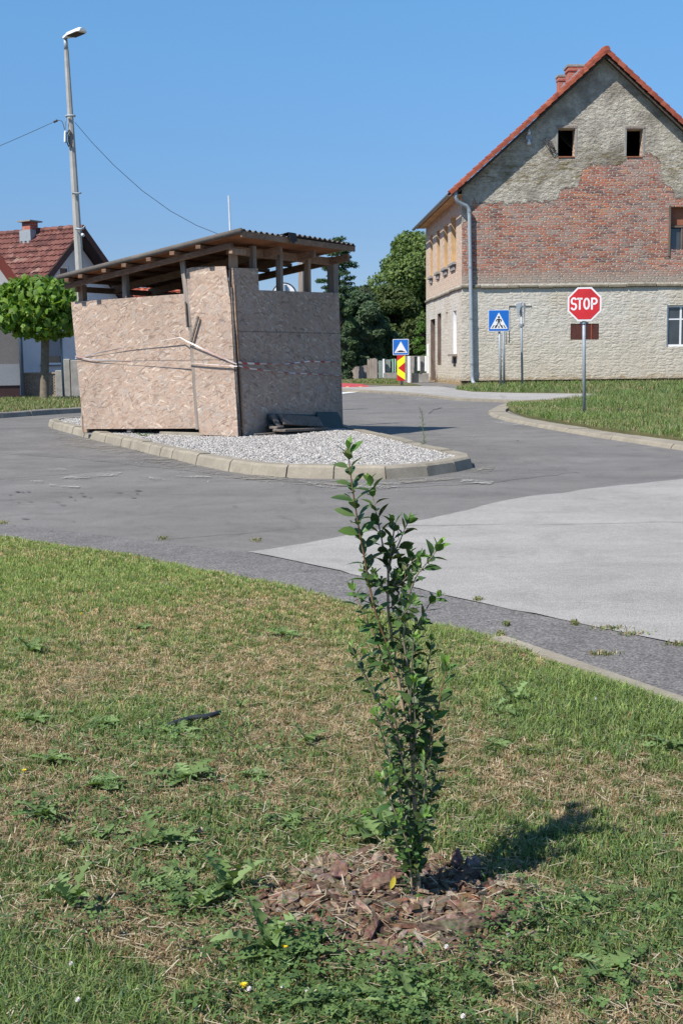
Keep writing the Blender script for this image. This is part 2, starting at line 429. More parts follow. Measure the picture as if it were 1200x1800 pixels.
# pale surfaced lane on the right
pale = gp([(440,972),(560,952),(700,925),(820,898),(862,886),(930,873),(985,868),(1040,859),(1200,843),(1500,815),(2100,790),(2300,1000),(1700,1260),(1330,1168),(1200,1136),(1060,1106),(900,1073),(800,1052),(700,1028),(620,1011),(520,988)])
sheet('pale_lane', jag(pale), 0.006, M['light'])
# coarse asphalt shoulder between lane and lawn
sheet('coarse_shoulder', gp([(-300,905),(0,919),(150,938),(300,956),(440,972),(520,988),(620,1011),(700,1028),(800,1052),(900,1073),(1060,1106),(1200,1136),(1330,1168),(1700,1260),(1900,1500),(1300,1300),(1000,1190),(600,1090),(300,1020),(0,975),(-300,950)]), 0.003, M['strip'])

def decal_mat(name, col, thr, sc=18):
    m, nt, b = newmat(name); n = N(nt)
    b.inputs['Base Color'].default_value = (*col, 1); b.inputs['Roughness'].default_value = 0.8
    tr = n.new('ShaderNodeBsdfTransparent'); ms = n.new('ShaderNodeMixShader')
    a = n.noise(sc, 6, 0.75); a2 = n.noise(sc*0.2, 3, 0.6, vec=n.mapping(scale=(0.5,1,1)))
    f = n.ramp(n.math('ADD', n.math('MULTIPLY', a, 0.6), n.math('MULTIPLY', a2, 0.4)), [(thr, 0), (thr+0.07, 0.85)])
    n.link(f, ms.inputs[0]); n.link(tr.outputs[0], ms.inputs[1]); n.link(b.outputs[0], ms.inputs[2])
    n.link(ms.outputs[0], nt.nodes['Material Output'].inputs[0]); return m
M['worn'] = decal_mat('worn_marking', (0.40,0.385,0.35), 0.5, 30)
M['dust'] = decal_mat('pale_dust', (0.24,0.22,0.185), 0.5, 9)
M['tar'] = decal_mat('tar_stain', (0.07,0.068,0.07), 0.44, 14)
mk = MB()
for pts in ([(75,822),(110,822),(124,828),(85,827)], [(95,841),(150,833),(215,830),(205,835),(130,841)],[(54,844),(75,844),(77,848),(54,848)],
            [(85,850),(140,854),(140,857),(88,853)], [(262,838),(305,841),(302,844),(262,842)], [(308,834),(370,837),(372,840),(308,837)],
            [(525,845),(545,844),(592,852),(590,857),(560,855)], [(640,850),(700,847),(712,853),(660,860),(620,857)], [(815,842),(868,846),(862,851),(808,847)],
            [(865,740),(905,742),(930,745),(925,748),(870,745)],[(718,697),(750,697),(752,703),(717,703)]):
    P = gp(pts, 0.012); mk.add(P, [tuple(range(len(P)))])
o = mk.build('worn_road_marking', M['worn'], fix=False); o['kind'] = 'structure'
mk = MB()
for pts in ([(83,752),(120,765),(250,790),(400,828),(540,842),(690,848),(690,856),(540,852),(380,838),(240,806),(110,780)], [(700,835),(835,828),(850,815),(870,820),(850,838),(700,850)]):
    P = gp(pts, 0.009); mk.add(P, [tuple(range(len(P)))])
o = mk.build('kerbside_dust', M['dust'], fix=False); o['kind'] = 'structure'
mk = MB()
for k in range(22):
    cx = random.choice([random.uniform(0, 60), random.gauss(120, 30), random.gauss(260, 60), random.uniform(150, 420)]); cy = random.choice([random.gauss(880, 6), random.gauss(868, 5), random.gauss(915, 6)])
    wv = random.uniform(3, 9); h = random.uniform(0.5, 1.1); P = gp([(cx-wv,cy),(cx-wv*0.3,cy-h),(cx+wv,cy-h*0.3),(cx+wv*0.4,cy+h)], 0.009); mk.add(P, [(0,1,2,3)])
for path in ([(735,715),(740,728),(742,740)], [(752,727),(760,720),(775,716)]):
    for a, b in zip(path[:-1], path[1:]):
        P = gp([(a[0],a[1]),(b[0],b[1]),(b[0]+1.5,b[1]+0.5),(a[0]+1.5,a[1]+0.5)], 0.009); mk.add(P, [(0,1,2,3)])
o = mk.build('tar_stain', M['tar'], fix=False); o['kind'] = 'structure'
# grass tufts growing in the joint come with the lawn below

# ------------------------------------------------------------------ kerbs
def resample(pts, step, closed=False):
    pts = [Vector((p[0], p[1], 0)) for p in pts]
    if closed: pts = pts+[pts[0]]
    out = []; acc = 0
    L = [0]
    for a, b in zip(pts[:-1], pts[1:]): L.append(L[-1]+(b-a).length)
    n = max(2, int(round(L[-1]/step)))
    for i in range(n+(0 if closed else 1)):
        t = L[-1]*i/n; k = 0
        while k < len(L)-2 and L[k+1] < t: k += 1
        u = (t-L[k])/max(1e-6, L[k+1]-L[k]); out.append(pts[k].lerp(pts[k+1], min(1,u)))
    return out
def kerb(name, line, width, h, mat, seg=0.9, closed=False, inward=1, z0=0.0):
    pts = resample(line, seg, closed); mb = MB(); n = len(pts)
    rng = range(n if closed else n-1)
    nrm = []
    for i in range(n):
        a = pts[i-1] if (closed or i > 0) else pts[i]; b = pts[(i+1) % n] if (closed or i < n-1) else pts[i]
        d = (b-a).normalized(); nrm.append(Vector((-d.y, d.x, 0))*inward)
    for i in rng:
        j = (i+1) % n; a, b = pts[i], pts[j]; g = (b-a).normalized()*0.006
        jt = random.uniform(-0.006, 0.006); 
        o1 = a+g+nrm[i]*jt; o2 = b-g+nrm[j]*jt; i1 = o1+nrm[i]*width; i2 = o2+nrm[j]*width
        b1 = o1-nrm[i]*0.03; b2 = o2-nrm[j]*0.03
        hh = h+random.uniform(-0.006, 0.006); Z = Vector((0,0,1))
        vs = [b1+Z*(z0-0.02), b2+Z*(z0-0.02), i2+Z*(z0-0.02), i1+Z*(z0-0.02), o1+Z*(z0+hh-0.02), o2+Z*(z0+hh-0.02), o2+nrm[j]*0.025+Z*(z0+hh), o1+nrm[i]*0.025+Z*(z0+hh), i2+Z*(z0+hh), i1+Z*(z0+hh)]
        mb.add(vs, [(0,1,5,4),(4,5,6,7),(7,6,8,9),(9,8,2,3),(0,4,7,9,3),(1,2,8,6,5),(0,3,2,1)])
    # mortar core, just below the stones' faces
    for i in rng:
        j = (i+1) % n; a, b = pts[i], pts[j]; Z = Vector((0,0,1))
        o1 = a+nrm[i]*0.012; o2 = b+nrm[j]*0.012; i1 = a+nrm[i]*(width-0.01); i2 = b+nrm[j]*(width-0.01); zt = z0+h-0.03
        mb.add([o1+Z*(z0-.015), o2+Z*(z0-.015), i2+Z*(z0-.015), i1+Z*(z0-.015), o1+Z*zt, o2+Z*zt, i2+Z*zt, i1+Z*zt], [(0,1,5,4),(4,5,6,7),(6,2,3,7)])
    o = mb.build(name, mat); o['kind'] = 'structure'; return o
KH = 0.115
isl_top = [(87,737),(94,741),(113,746),(147,754),(182,762),(218,770),(260,779),(302,788),(348,798),(397,807),(428,812),(468,816),(524,819),(596,820),(676,820),(712,819),(744,816),(785,811),(812,806),(828,802),(824,796),(800,791),(748,780),(704,768),(644,755),(608,746),(560,739),(480,733),(380,729),(250,728),(160,730),(103,734)]
isl = [G(x, y, KH) for x, y in isl_top]
kerb('island_kerb', isl, 0.15, KH, M['kerb'], 0.47, True, 1)
cen = sum((p for p in isl), Vector())/len(isl)
def inpoly(x, y, poly):
    c = False; n = len(poly)
    for i in range(n):
        a = poly[i]; b = poly[i-1]
        if (a[1] > y) != (b[1] > y) and x < (b[0]-a[0])*(y-a[1])/(b[1]-a[1]+1e-12)+a[0]: c = not c
    return c
def inpoly_np(X, Y, poly):
    c = np.zeros(len(X), bool); n = len(poly)
    for i in range(n):
        ax, ay = poly[i][0], poly[i][1]; bx, by = poly[i-1][0], poly[i-1][1]
        k = (ay > Y) != (by > Y); xi = (bx-ax)*(Y-ay)/(by-ay+1e-12)+ax
        c ^= k & (X < xi)
    return c
isl_in = []
rs = resample(isl, 0.35, True)
for i, p in enumerate(rs):
    d = (rs[(i+1) % len(rs)]-rs[i-1]).normalized(); isl_in.append(p+Vector((-d.y, d.x, 0))*0.12)
M['gravelbed'] = m_concrete('gravel_bed', (0.40,0.385,0.37), 30, 0.01, 0.3)
GZ = 0.085
sheet('gravel_bed', isl_in, GZ, M['gravelbed'])
# gravel stones
def stones(poly, count, smin, smax, z, name, palette, label, flat=0.6):
    a = np.array([(p[0], p[1]) for p in poly]); X = RS.uniform(a[:,0].min(), a[:,0].max(), count*3); Y = RS.uniform(a[:,1].min(), a[:,1].max(), count*3)
    # density falls with distance
    k = inpoly_np(X, Y, poly); X = X[k][:count]; Y = Y[k][:count]; nS = len(X)
    ico = np.array([(0,0,1),(0.894,0,0.447),(0.276,0.851,0.447),(-0.724,0.526,0.447),(-0.724,-0.526,0.447),(0.276,-0.851,0.447),(0.724,0.526,-0.447),(-0.276,0.851,-0.447),(-0.894,0,-0.447),(-0.276,-0.851,-0.447),(0.724,-0.526,-0.447),(0,0,-1)])
    tr = np.array([(0,1,2),(0,2,3),(0,3,4),(0,4,5),(0,5,1),(1,6,2),(2,7,3),(3,8,4),(4,9,5),(5,10,1),(6,7,2),(7,8,3),(8,9,4),(9,10,5),(10,6,1)])
    s = RS.uniform(smin, smax, nS)*RS.choice([0.7,1,1,1.3], nS)
    ang = RS.uniform(0, 6.28, nS); ca, sa = np.cos(ang), np.sin(ang)
    V = ico[None]*(1+RS.uniform(-0.28, 0.28, (nS, 12, 1)))
    V = V*np.stack([s*RS.uniform(0.8,1.5,nS), s*RS.uniform(0.6,1,nS), s*RS.uniform(flat*0.7,flat*1.3,nS)], 1)[:,None]
    tl = RS.uniform(-0.6,0.6,nS); ct, stt = np.cos(tl)[:,None], np.sin(tl)[:,None]
    y2 = V[:,:,1]*ct-V[:,:,2]*stt; z2 = V[:,:,1]*stt+V[:,:,2]*ct
    x3 = V[:,:,0]*ca[:,None]-y2*sa[:,None]; y3 = V[:,:,0]*sa[:,None]+y2*ca[:,None]
    W = np.stack([x3+X[:,None], y3+Y[:,None], z2+z+RS.uniform(-0.004,0.012,nS)[:,None]], 2).reshape(-1,3)
    T = (tr[None]+(np.arange(nS)*12)[:,None,None]).reshape(-1,3)
    pal = np.array(palette)[RS.randint(0, len(palette), nS)]*RS.uniform(0.8,1.15,(nS,1))
    C = np.repeat(pal, len(tr), 0)
    o = fast(name, W, None, T, M['stone'], None, C); tag(o, label, 'gravel', kind='stuff'); return o
pal_g = [(0.38,0.365,0.35),(0.44,0.42,0.40),(0.34,0.33,0.315),(0.50,0.48,0.45),(0.24,0.23,0.225),(0.37,0.34,0.31)]
stones(isl_in, 100000, 0.006, 0.0135, GZ+0.002, 'gravel', pal_g, 'pale grey crushed gravel filling the kerbed traffic island')

# ------------------------------------------------------------------ right-hand verge, pavement, far grass
vg_out = [(900,705),(872,713),(857,722),(866,728),(885,734),(920,741),(960,748),(1010,756),(1060,764),(1130,774),(1200,784),(1300,800),(1500,826)]
vout = [G(x, y, 0.05) for x, y in vg_out]
kerb('verge_kerb', vout, 0.32, 0.05, M['kerb'], 0.9, False, 1)
vin = [G(x, y, 0.045) for x, y in [(905,707),(888,714),(900,722),(925,730),(960,736),(1010,744),(1060,752),(1130,761),(1200,771),(1300,787),(1500,812)]]
verge_poly = vin+[G(x, y, 0.045) for x, y in [(1700,800),(1500,712),(1200,699),(1100,697),(1010,702),(945,704)]]
M['turf'] = m_concrete('turf_soil', (0.13,0.125,0.055), 2.0, 0.01, 0.35, moss=(0.075,0.10,0.03))
sheet('verge_soil', verge_poly, 0.042, M['turf'], thick=0.05)
pave_poly = gp([(560,681),(650,685),(700,688),(740,691),(800,698),(870,701),(940,704),(1010,702),(1060,697),(1200,699),(1500,712),(1500,700),(1200,692),(1000,690),(900,688.5),(830,687),(800,683),(770,679),(690,678.5),(655,680)], 0.05)
sheet('pavement', pave_poly, 0.05, M['pave'], thick=0.06)
sheet('pavement_kerb', gp([(560,684),(650,685),(700,688),(740,691),(800,698),(870,701),(940,704),(940,705.6),(870,703),(800,700.4),(740,693.4),(700,690.2),(650,687.2),(560,686)], 0.056), 0.056, M['kerb'], thick=0.06)
sheet('white_edge_line', gp([(560,694),(600,690.3),(640,687.5),(650,687.5),(600,693),(560,697)]), 0.012, M['white_paint'])
strip_poly = gp([(800,684),(830,688),(900,690),(1000,691),(1200,693),(1500,701),(1600,690),(1500,669),(1200,670.5),(1000,672.5),(840,675),(815,677)], 0.06)
sheet('house_strip_soil', strip_poly, 0.058, M['turf'], thick=0.07)

# generic grass blades -------------------------------------------------
def blades(X, Y, Z, H, Wd, lean, col, name, label=None, cat=None, mat=None, kind='stuff', flatness=None, bend=None):
    nB = len(X); a = RS.uniform(0, 2*np.pi, nB)
    dx, dy = np.cos(a), np.sin(a); b = a+RS.uniform(-0.5,0.5,nB)+np.pi/2
    sx, sy = np.cos(b), np.sin(b)
    L = lean*H; mid = 0.5
    hm = H*0.58*np.sqrt(np.clip(1-(lean*0.35)**2, 0.05, 1)); ht = H*np.sqrt(np.clip(1-np.minimum(lean,0.98)**2, 0.03, 1))
    P0 = np.stack([X-sx*Wd/2, Y-sy*Wd/2, Z], 1); P1 = np.stack([X+sx*Wd/2, Y+sy*Wd/2, Z], 1)
    mx = X+dx*L*0.35; my = Y+dy*L*0.35
    P2 = np.stack([mx+sx*Wd*0.42, my+sy*Wd*0.42, Z+hm], 1); P3 = np.stack([mx-sx*Wd*0.42, my-sy*Wd*0.42, Z+hm], 1)
    P4 = np.stack([X+dx*L, Y+dy*L, Z+ht], 1)
    V = np.stack([P0,P1,P2,P3,P4], 1).reshape(-1,3)
    o = np.arange(nB)*5
    Q = np.stack([o,o+1,o+2,o+3],1); T = np.stack([o+3,o+2,o+4],1)
    ob = fast(name, V, Q, T, mat or M['grass'], col, col)
    if label: tag(ob, label, cat, kind=kind)
    return ob
def grass_cols(n, dry, lush=0.0):
    """n colours; dry in 0..1 array"""
    r = RS.uniform(0,1,n); g = RS.uniform(0,1,n)[:,None]
    green = np.array([0.105,0.175,0.045])*(1-g)+np.array([0.21,0.275,0.09])*g
    bl = np.array([0.09,0.155,0.075]); green = np.where((RS.uniform(0,1,n) < 0.2)[:,None], bl, green)
    tan = np.array([0.25,0.19,0.115])*(1-g)+np.array([0.40,0.335,0.215])*g
    br = np.array([0.20,0.12,0.065]); tan = np.where((RS.uniform(0,1,n) < 0.25)[:,None], br, tan)
    return np.where((r < dry)[:,None], tan, green)*RS.uniform(0.8,1.2,(n,1))
def scatter_poly(poly, n):
    a = np.array([(p[0], p[1]) for p in poly]); X = RS.uniform(a[:,0].min(), a[:,0].max(), n*4); Y = RS.uniform(a[:,1].min(), a[:,1].max(), n*4)
    k = inpoly_np(X, Y, poly); return X[k][:n], Y[k][:n]
def pnoise(X, Y, s, seed=0):
    return np.array([noise.noise(Vector((x*s+seed, y*s, seed))) for x, y in zip(X, Y)])
vis = [p for p in verge_poly]
X, Y = scatter_poly([G(x,y,0.045) for x,y in [(905,707),(888,714),(900,722),(925,730),(960,736),(1010,744),(1060,752),(1130,761),(1200,771),(1300,787),(1400,800),(1400,706),(1200,699),(1100,697),(1010,702),(945,704)]], 80000)
nz = pnoise(X, Y, 0.5, 3); H = RS.uniform(0.03,0.10,len(X))*(1+np.clip(nz*2,-0.3,1.2)); 
tall = (X > 5.2) & (Y > 22); H = np.where(tall, H*1.7, H)
blades(X, Y, np.full(len(X),0.04), H, RS.uniform(0.005,0.010,len(X)), RS.uniform(0.2,1.0,len(X)), grass_cols(len(X), np.clip(0.28-nz*0.6,0.05,0.7))*1.1, 'verge_grass', 'long rough grass on the kerbed verge round the stop sign', 'grass')
X, Y = scatter_poly(strip_poly, 30000)
nz = pnoise(X, Y, 0.4, 9)
blades(X, Y, np.full(len(X),0.055), RS.uniform(0.06,0.17,len(X)), RS.uniform(0.012,0.022,len(X)), RS.uniform(0.2,0.8,len(X)), grass_cols(len(X), np.clip(0.2-nz*0.5,0.05,0.6)), 'wall_foot_grass', 'green grass strip along the foot of the old house wall', 'grass')

# ------------------------------------------------------------------ kiosk (boarded-up timber shelter)
C0 = Vector((-1.34, 16.0, 0)); er = Vector((0.538, 0.843, 0)); el = Vector((-0.843, 0.538, 0)); ez = Vector((0,0,1))
def K(r, l, z): return C0+er*r+el*l+ez*z
def Kfind(px, r=None, l=None):
    """other coordinate on the kiosk's face for a pixel column (at the horizon)"""
    d = ray(px, hz(px)); # C0+er*r+el*l = t*d
    if r is not None:
        o = C0+er*r; v = el
    else:
        o = C0+el*l; v = er
    # o.x+v.x*s = t*d.x ; o.y+v.y*s = t*d.y
    det = v.x*(-d.y)+v.y*d.x
    return (-o.x*(-d.y)-o.y*d.x)/det if abs(det) > 1e-9 else 0
def Kz(px, py, r=None, l=None):
    s = Kfind(px, r, l); P = K(r, s, 0) if r is not None else K(s, l, 0)
    d = ray(px, py); t = P.y/d.y; return s, CAMZ+d.z*t
kio = empty('boarded_kiosk', K(1.2, 1.4, GZ), 'boarded-up timber shelter clad in pinkish chipboard under a corrugated lean-to roof, on the traffic island', 'kiosk')
def kprism(name, pts, mat, face, off=0.0, th=0.018, label=None, parent=None):
    """pts px outline on face 'L' (front-left, r=off) or 'R' (right, l=-off)"""
    mb = MB(); vs = []
    for px, py in pts:
        if face == 'L':
            s, z = Kz(px, py, r=-off); vs.append(K(-off, s, z))
        else:
            s, z = Kz(px, py, l=-off); vs.append(K(s, -off, z))
    nrm = -er if face == 'L' else -el
    n = len(vs); mb.add(vs+[v+nrm*th for v in vs], [tuple(range(n)), tuple(range(2*n-1, n-1, -1))]+[(i, (i+1) % n, n+(i+1) % n, n+i) for i in range(n)])
    o = mb.build(name, mat, parent or kio)
    if label: o['label'] = label
    return o
kprism('wall_panel', [(131,531),(335,516),(337,560),(343,753),(146,754),(141,700)], M['osb'], 'L', 0.0, label='wide sunlit chipboard panel with flaky surface')
kprism('door_panel', [(333,473),(343,470),(402,468),(409,530),(417,767),(349,764),(341,600)], M['osb'], 'L', 0.045, label='tall narrow chipboard panel beside the corner')
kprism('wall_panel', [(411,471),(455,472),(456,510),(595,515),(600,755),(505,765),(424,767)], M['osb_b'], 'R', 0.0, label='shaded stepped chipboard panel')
# back walls
KW, KD = 2.46, 2.81
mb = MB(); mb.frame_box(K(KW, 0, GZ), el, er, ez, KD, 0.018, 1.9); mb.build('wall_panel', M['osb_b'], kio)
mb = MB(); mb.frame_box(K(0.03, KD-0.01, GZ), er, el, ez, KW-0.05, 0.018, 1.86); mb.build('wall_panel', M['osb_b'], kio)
# battens: trims on the corner and between panels
def kbat(name, face, a, b, wd, off, th, mat):
    """batten from pixel a to pixel b on a face"""
    P = []
    for px, py in (a, b):
        if face == 'L': s, z = Kz(px, py, r=-off); P.append(K(-off, s, z))
        else: s, z = Kz(px, py, l=-off); P.append(K(s, -off, z))
    mb = MB(); mb.beam(P[0], P[1], wd, th, up=(-er if face == 'L' else -el)); return mb.build(name, mat, kio, bevel=0.003)
kbat('batten', 'L', (325,452), (337,575), 0.075, 0.05, 0.03, M['timber_grey'])
kbat('batten', 'L', (337,572), (345,755), 0.055, 0.05, 0.03, M['timber_grey'])
kbat('batten', 'L', (351,556), (337,602), 0.03, 0.10, 0.02, M['plank'])
kbat('batten', 'L', (329,530), (331,575), 0.02, 0.09, 0.02, M['plank'])
kbat('batten', 'R', (416,500), (425,766), 0.035, 0.022, 0.012, M['timber'])
kbat('corner_board', 'R', (410.5,505), (419,766), 0.03, 0.03, 0.02, M['plank'])
kbat('batten', 'R', (408,475), (408,520), 0.03, -0.02, 0.03, M['black'])
# posts
def post(px, ptop, pbot, face, inset, mat, wd=0.09, name='post'):
    if face == 'L': s, zt = Kz(px, ptop, r=inset); _, zb = Kz(px, pbot, r=inset); P = K(inset, s, 0)
    elif face == 'R': s, zt = Kz(px, ptop, l=inset); _, zb = Kz(px, pbot, l=inset); P = K(s, inset, 0)
    r_ = (P-C0).dot(er); l_ = (P-C0).dot(el); P = K(max(r_, wd/2+0.012), max(min(l_, 2.79-wd/2), wd/2+0.012), 0)
    mb = MB(); mb.frame_box(P+ez*zb-er*wd/2-el*wd/2, er, el, ez, wd, wd, zt-zb); return mb.build(name, mat, kio, bevel=0.004)
post(135, 502, 760, 'L', 0.07, M['timber_v'], 0.09)
post(406, 440, 760, 'R', 0.05, M['timber_v'], 0.09)
post(448, 432, 760, 'R', 0.06, M['timber_grey'], 0.075)
post(494, 447, 760, 'R', 0.06, M['timber_grey'], 0.075)
post(543, 450, 760, 'R', 0.06, M['timber_v'], 0.07)
post(587, 452, 750, 'R', 0.07, M['timber_grey'], 0.12)
post(533, 462, 700, 'R', 1.25, M['timber_grey'], 0.09)
post(226, 478, 760, 'L', 0.05, M['timber_grey'], 0.075)
post(207, 505, 700, 'L', 2.3, M['timber_grey'], 0.085)
post(231, 502, 700, 'L', 2.3, M['timber_v'], 0.09)
post(246, 500, 700, 'L', 2.3, M['timber'], 0.06)
post(300, 470, 700, 'L', 2.38, M['timber'], 0.09)
# roof: plane z(l)
RL0, RL1, RR0, RR1 = -0.333, 2.84, -0.262, 2.42
ZR0, ZR1 = 2.715, 2.29
def rz(l): return ZR0+(ZR1-ZR0)*(l-RL0)/(RL1-RL0)
def corr(r0, r1, l0, l1, dz0, dz1, name, label):
    mb = MB(); nR = int((r1-r0)/0.012); pts = []; nL = 14
    for i in range(nR+1):
        r = r0+(r1-r0)*i/nR; row = []
        for k in range(nL+1):
            l = l0+(l1-l0)*k/nL; f = i/nR
            sag = 0.012*math.sin(l*2.1+r*1.3)
            row.append(K(r, l, rz(l)+0.016*math.sin(2*math.pi*r/0.122)+dz0+(dz1-dz0)*f+sag))
        pts.append(row)
    vs = [p for row in pts for p in row]; off = len(vs); vs += [p-ez*0.007 for p in vs]
    W = nL+1; fs = []
    for i in range(nR):
        for k in range(nL):
            a = i*W+k; fs.append((a, a+1, a+W+1, a+W)); fs.append((off+a, off+a+W, off+a+W+1, off+a+1))
    for i in range(nR):
        a = i*W; fs.append((a, a+W, off+a+W, off+a)); a += nL; fs.append((a, off+a, off+a+W, a+W))
    for k in range(nL): fs.append((k, off+k, off+k+1, k+1)); a = nR*W+k; fs.append((a, a+1, off+a+1, off+a))
    mb.add(vs, fs); o = mb.build(name, M['fibre'], kio, smooth=False); 
    return o
corr(RR0, 0.85, RL0, RL1, 0.0, -0.02, 'roof_sheet', '')
corr(0.80, RR1, RL0-0.01, RL1, 0.015, -0.015, 'roof_sheet', '')
# rolled front-left edge of the sheet
mb = MB(); mb.tube([K(RR0-0.005, l, rz(l)-0.02) for l in np.linspace(RL0, RL1+0.04, 8)], 0.034, 10); mb.build('roof_edge', M['fibre'], kio, smooth=True)
# lining boards
mb = MB(); a0 = K(RR0+0.04, RL0+0.05, rz(RL0+0.05)-0.055); a1 = K(RR0+0.04, RL1-0.03, rz(RL1-0.03)-0.055); d = a1-a0
mb.frame_box(a0, d.normalized(), er, ez, d.length, RR1-RR0-0.1, 0.014); mb.build('ceiling_lining', M['osb_bounce'], kio)
# purlins run along er; ends show at the left eave
for k, l in enumerate((2.70, 2.42, 2.0, 1.62, 1.2, 0.78, 0.36)):
    mb = MB(); mb.frame_box(K(RR0-0.02-0.02*(k % 2), l-0.04, rz(l)-0.115), er, el, ez, RR1-RR0, 0.08, 0.05); mb.build('purlin', M['timber_dk'], kio, bevel=0.004)
# fascia along the right edge and beams
mb = MB(); mb.frame_box(K(RR0+0.0, RL0+0.0, rz(RL0)-0.10), er, el, ez, RR1-RR0, 0.03, 0.075); mb.build('fascia', M['timber'], kio, bevel=0.003)
def slopebeam(r, l0, l1, dz, wd, ht, name='rafter', mat=None):
    mb = MB(); mb.beam(K(r, l0, rz(l0)+dz), K(r, l1, rz(l1)+dz), wd, ht); return mb.build(name, mat or M['timber'], kio, bevel=0.004)
slopebeam(-0.16, -0.10, 2.84, -0.15, 0.05, 0.07, mat=M['timber_dk'])
slopebeam(0.75, -0.22, 2.8, -0.165, 0.05, 0.10)
slopebeam(1.55, -0.22, 2.8, -0.165, 0.05, 0.10)
slopebeam(2.38, -0.25, 2.8, -0.165, 0.05, 0.10)
mb = MB(); mb.frame_box(K(-0.02, 0.06, 2.44), er, el, ez, 2.45, 0.05, 0.11); mb.build('plate_beam', M['timber'], kio, bevel=0.004)
mb = MB(); mb.frame_box(K(-0.16, -0.1, 2.43), er, el, ez, 0.3, 0.06, 0.07); mb.build('plate_beam', M['timber_v'], kio, bevel=0.004)
mb = MB(); mb.frame_box(K(-0.02, 2.76, 2.07), er, el, ez, 2.45, 0.045, 0.08); mb.build('plate_beam', M['timber'], kio, bevel=0.004)
# horizontal rail low at left eave (dark)
mb = MB(); mb.frame_box(K(2.40, 1.2, 2.03), el, er, ez, 1.55, 0.05, 0.05); mb.build('rail', M['timber'], kio, bevel=0.004)
# black membrane hanging at the sheet joint
mb = MB()
for k in range(4):
    r0 = 0.70+0.04*k; dz = -0.02-0.055*abs(math.sin(k*1.1)); 
    q = [K(r0, RL0-0.035, rz(RL0)+0.035), K(r0+0.05, RL0-0.04, rz(RL0)+0.03), K(r0+0.055, RL0-0.045-0.01*(k % 2), rz(RL0)-0.06+dz*0.5), K(r0+0.01, RL0-0.05, rz(RL0)-0.05+dz)]
    mb.add(q+[v-el*0.004 for v in q], [(0,1,2,3),(7,6,5,4),(0,3,7,4),(1,5,6,2),(3,2,6,7),(0,4,5,1)])
    q = [K(r0, RL0-0.035, rz(RL0)+0.035), K(r0+0.05, RL0-0.04, rz(RL0)+0.03), K(r0+0.05, -0.2, rz(-0.2)+0.028), K(r0, -0.2, rz(-0.2)+0.025)]
    mb.add(q, [(0,1,2,3)])
mb.build('torn_membrane', M['black'], kio)
# floor slab under the shelter
mb = MB(); mb.frame_box(K(0.03, 0.05, GZ-0.02), er, el, ez, 2.35, 2.7, 0.03); mb.build('floor_slab', M['concrete'], kio)

# barrier tape
m, nt_, b_ = newmat('barrier_tape'); n = N(nt_)
s3 = n.sep(); ph = n.math('ADD', n.math('MULTIPLY', s3[0], 3.2), n.math('ADD', n.math('MULTIPLY', s3[1], 2.4), n.math('MULTIPLY', s3[2], 6.0)))
fr = n.math('FRACT', ph); 
stp = n.math('GREATER_THAN', fr, 0.56)
n.link(n.mix(stp, (0.74,0.70,0.69), (0.42,0.05,0.05)), b_.inputs['Base Color']); b_.inputs['Roughness'].default_value = 0.4
M['tape'] = m
m2, nt_, b_ = newmat('barrier_tape_muted'); n = N(nt_)
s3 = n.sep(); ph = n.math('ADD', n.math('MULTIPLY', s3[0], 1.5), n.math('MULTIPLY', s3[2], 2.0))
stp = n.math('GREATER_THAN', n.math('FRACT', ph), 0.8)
n.link(n.mix(stp, (0.58,0.53,0.51), (0.45,0.32,0.30)), b_.inputs['Base Color']); b_.inputs['Roughness'].default_value = 0.4  # muted stripes with little red, for the left-wall runs
M['tape_muted'] = m2
def kpt(px, py, face, off):
    if face == 'L': s, z = Kz(px, py, r=-off); return K(-off, s, z)
    s, z = Kz(px, py, l=-off); return K(s, -off, z)
def tape(segs, wid, tw):
    """ribbon through points with slow twist"""
    mb = MB(); pts = []
    for a, b in zip(segs[:-1], segs[1:]):
        k = max(2, int((b-a).length/0.04))
        for i in range(k): pts.append(a.lerp(b, i/k))
    pts.append(segs[-1]); vs = []
    for i, p in enumerate(pts):
        d = (pts[min(i+1,len(pts)-1)]-pts[max(0,i-1)]).normalized(); sd = d.cross(ez).normalized(); up = sd.cross(d)
        an = tw*i*0.04; wv = wid*(0.75+0.25*math.sin(i*0.13)); q = (up*math.cos(an)+sd*math.sin(an))*wv/2; th = (sd*math.cos(an)-up*math.sin(an))*0.0012
        vs += [p+q+th, p-q+th, p-q-th, p+q-th]
    fs = []
    for i in range(len(pts)-1):
        a = 4*i
        for k in range(4): fs.append((a+k, a+(k+1) % 4, a+4+(k+1) % 4, a+4+k))
    mb.add(vs, fs); return mb
t1 = empty('barrier_tape', K(0, 0, 1.0), 'upper strand of red and white barrier tape peaking at the batten on the chipboard shelter', 'barrier tape')
tape([kpt(133,630,'L',0.03), kpt(150,625,'L',0.04), kpt(230,609,'L',0.06), kpt(318,593,'L',0.1), kpt(330,600,'L',0.12), kpt(372,620,'L',0.1), kpt(416,640,'L',0.085)], 0.019, 1.2).build('sunlit_run', M['tape_muted'], t1)
tape([kpt(419,637,'R',0.06), kpt(440,639,'R',0.045), kpt(500,640,'R',0.05), kpt(545,635,'R',0.05), kpt(570,636,'R',0.04), kpt(600,637,'R',0.03)], 0.03, 2.0).build('shaded_run', M['tape'], t1)
t2 = empty('barrier_tape', K(0, 0, 0.95), 'lower strand of red and white barrier tape running nearly level round the chipboard shelter', 'barrier tape')
tape([kpt(133,626,'L',0.05), kpt(160,632,'L',0.05), kpt(240,636,'L',0.06), kpt(318,637,'L',0.09), kpt(335,638,'L',0.10), kpt(372,641,'L',0.10), kpt(417,644,'L',0.1)], 0.021, 0.8).build('sunlit_run', M['tape_muted'], t2)
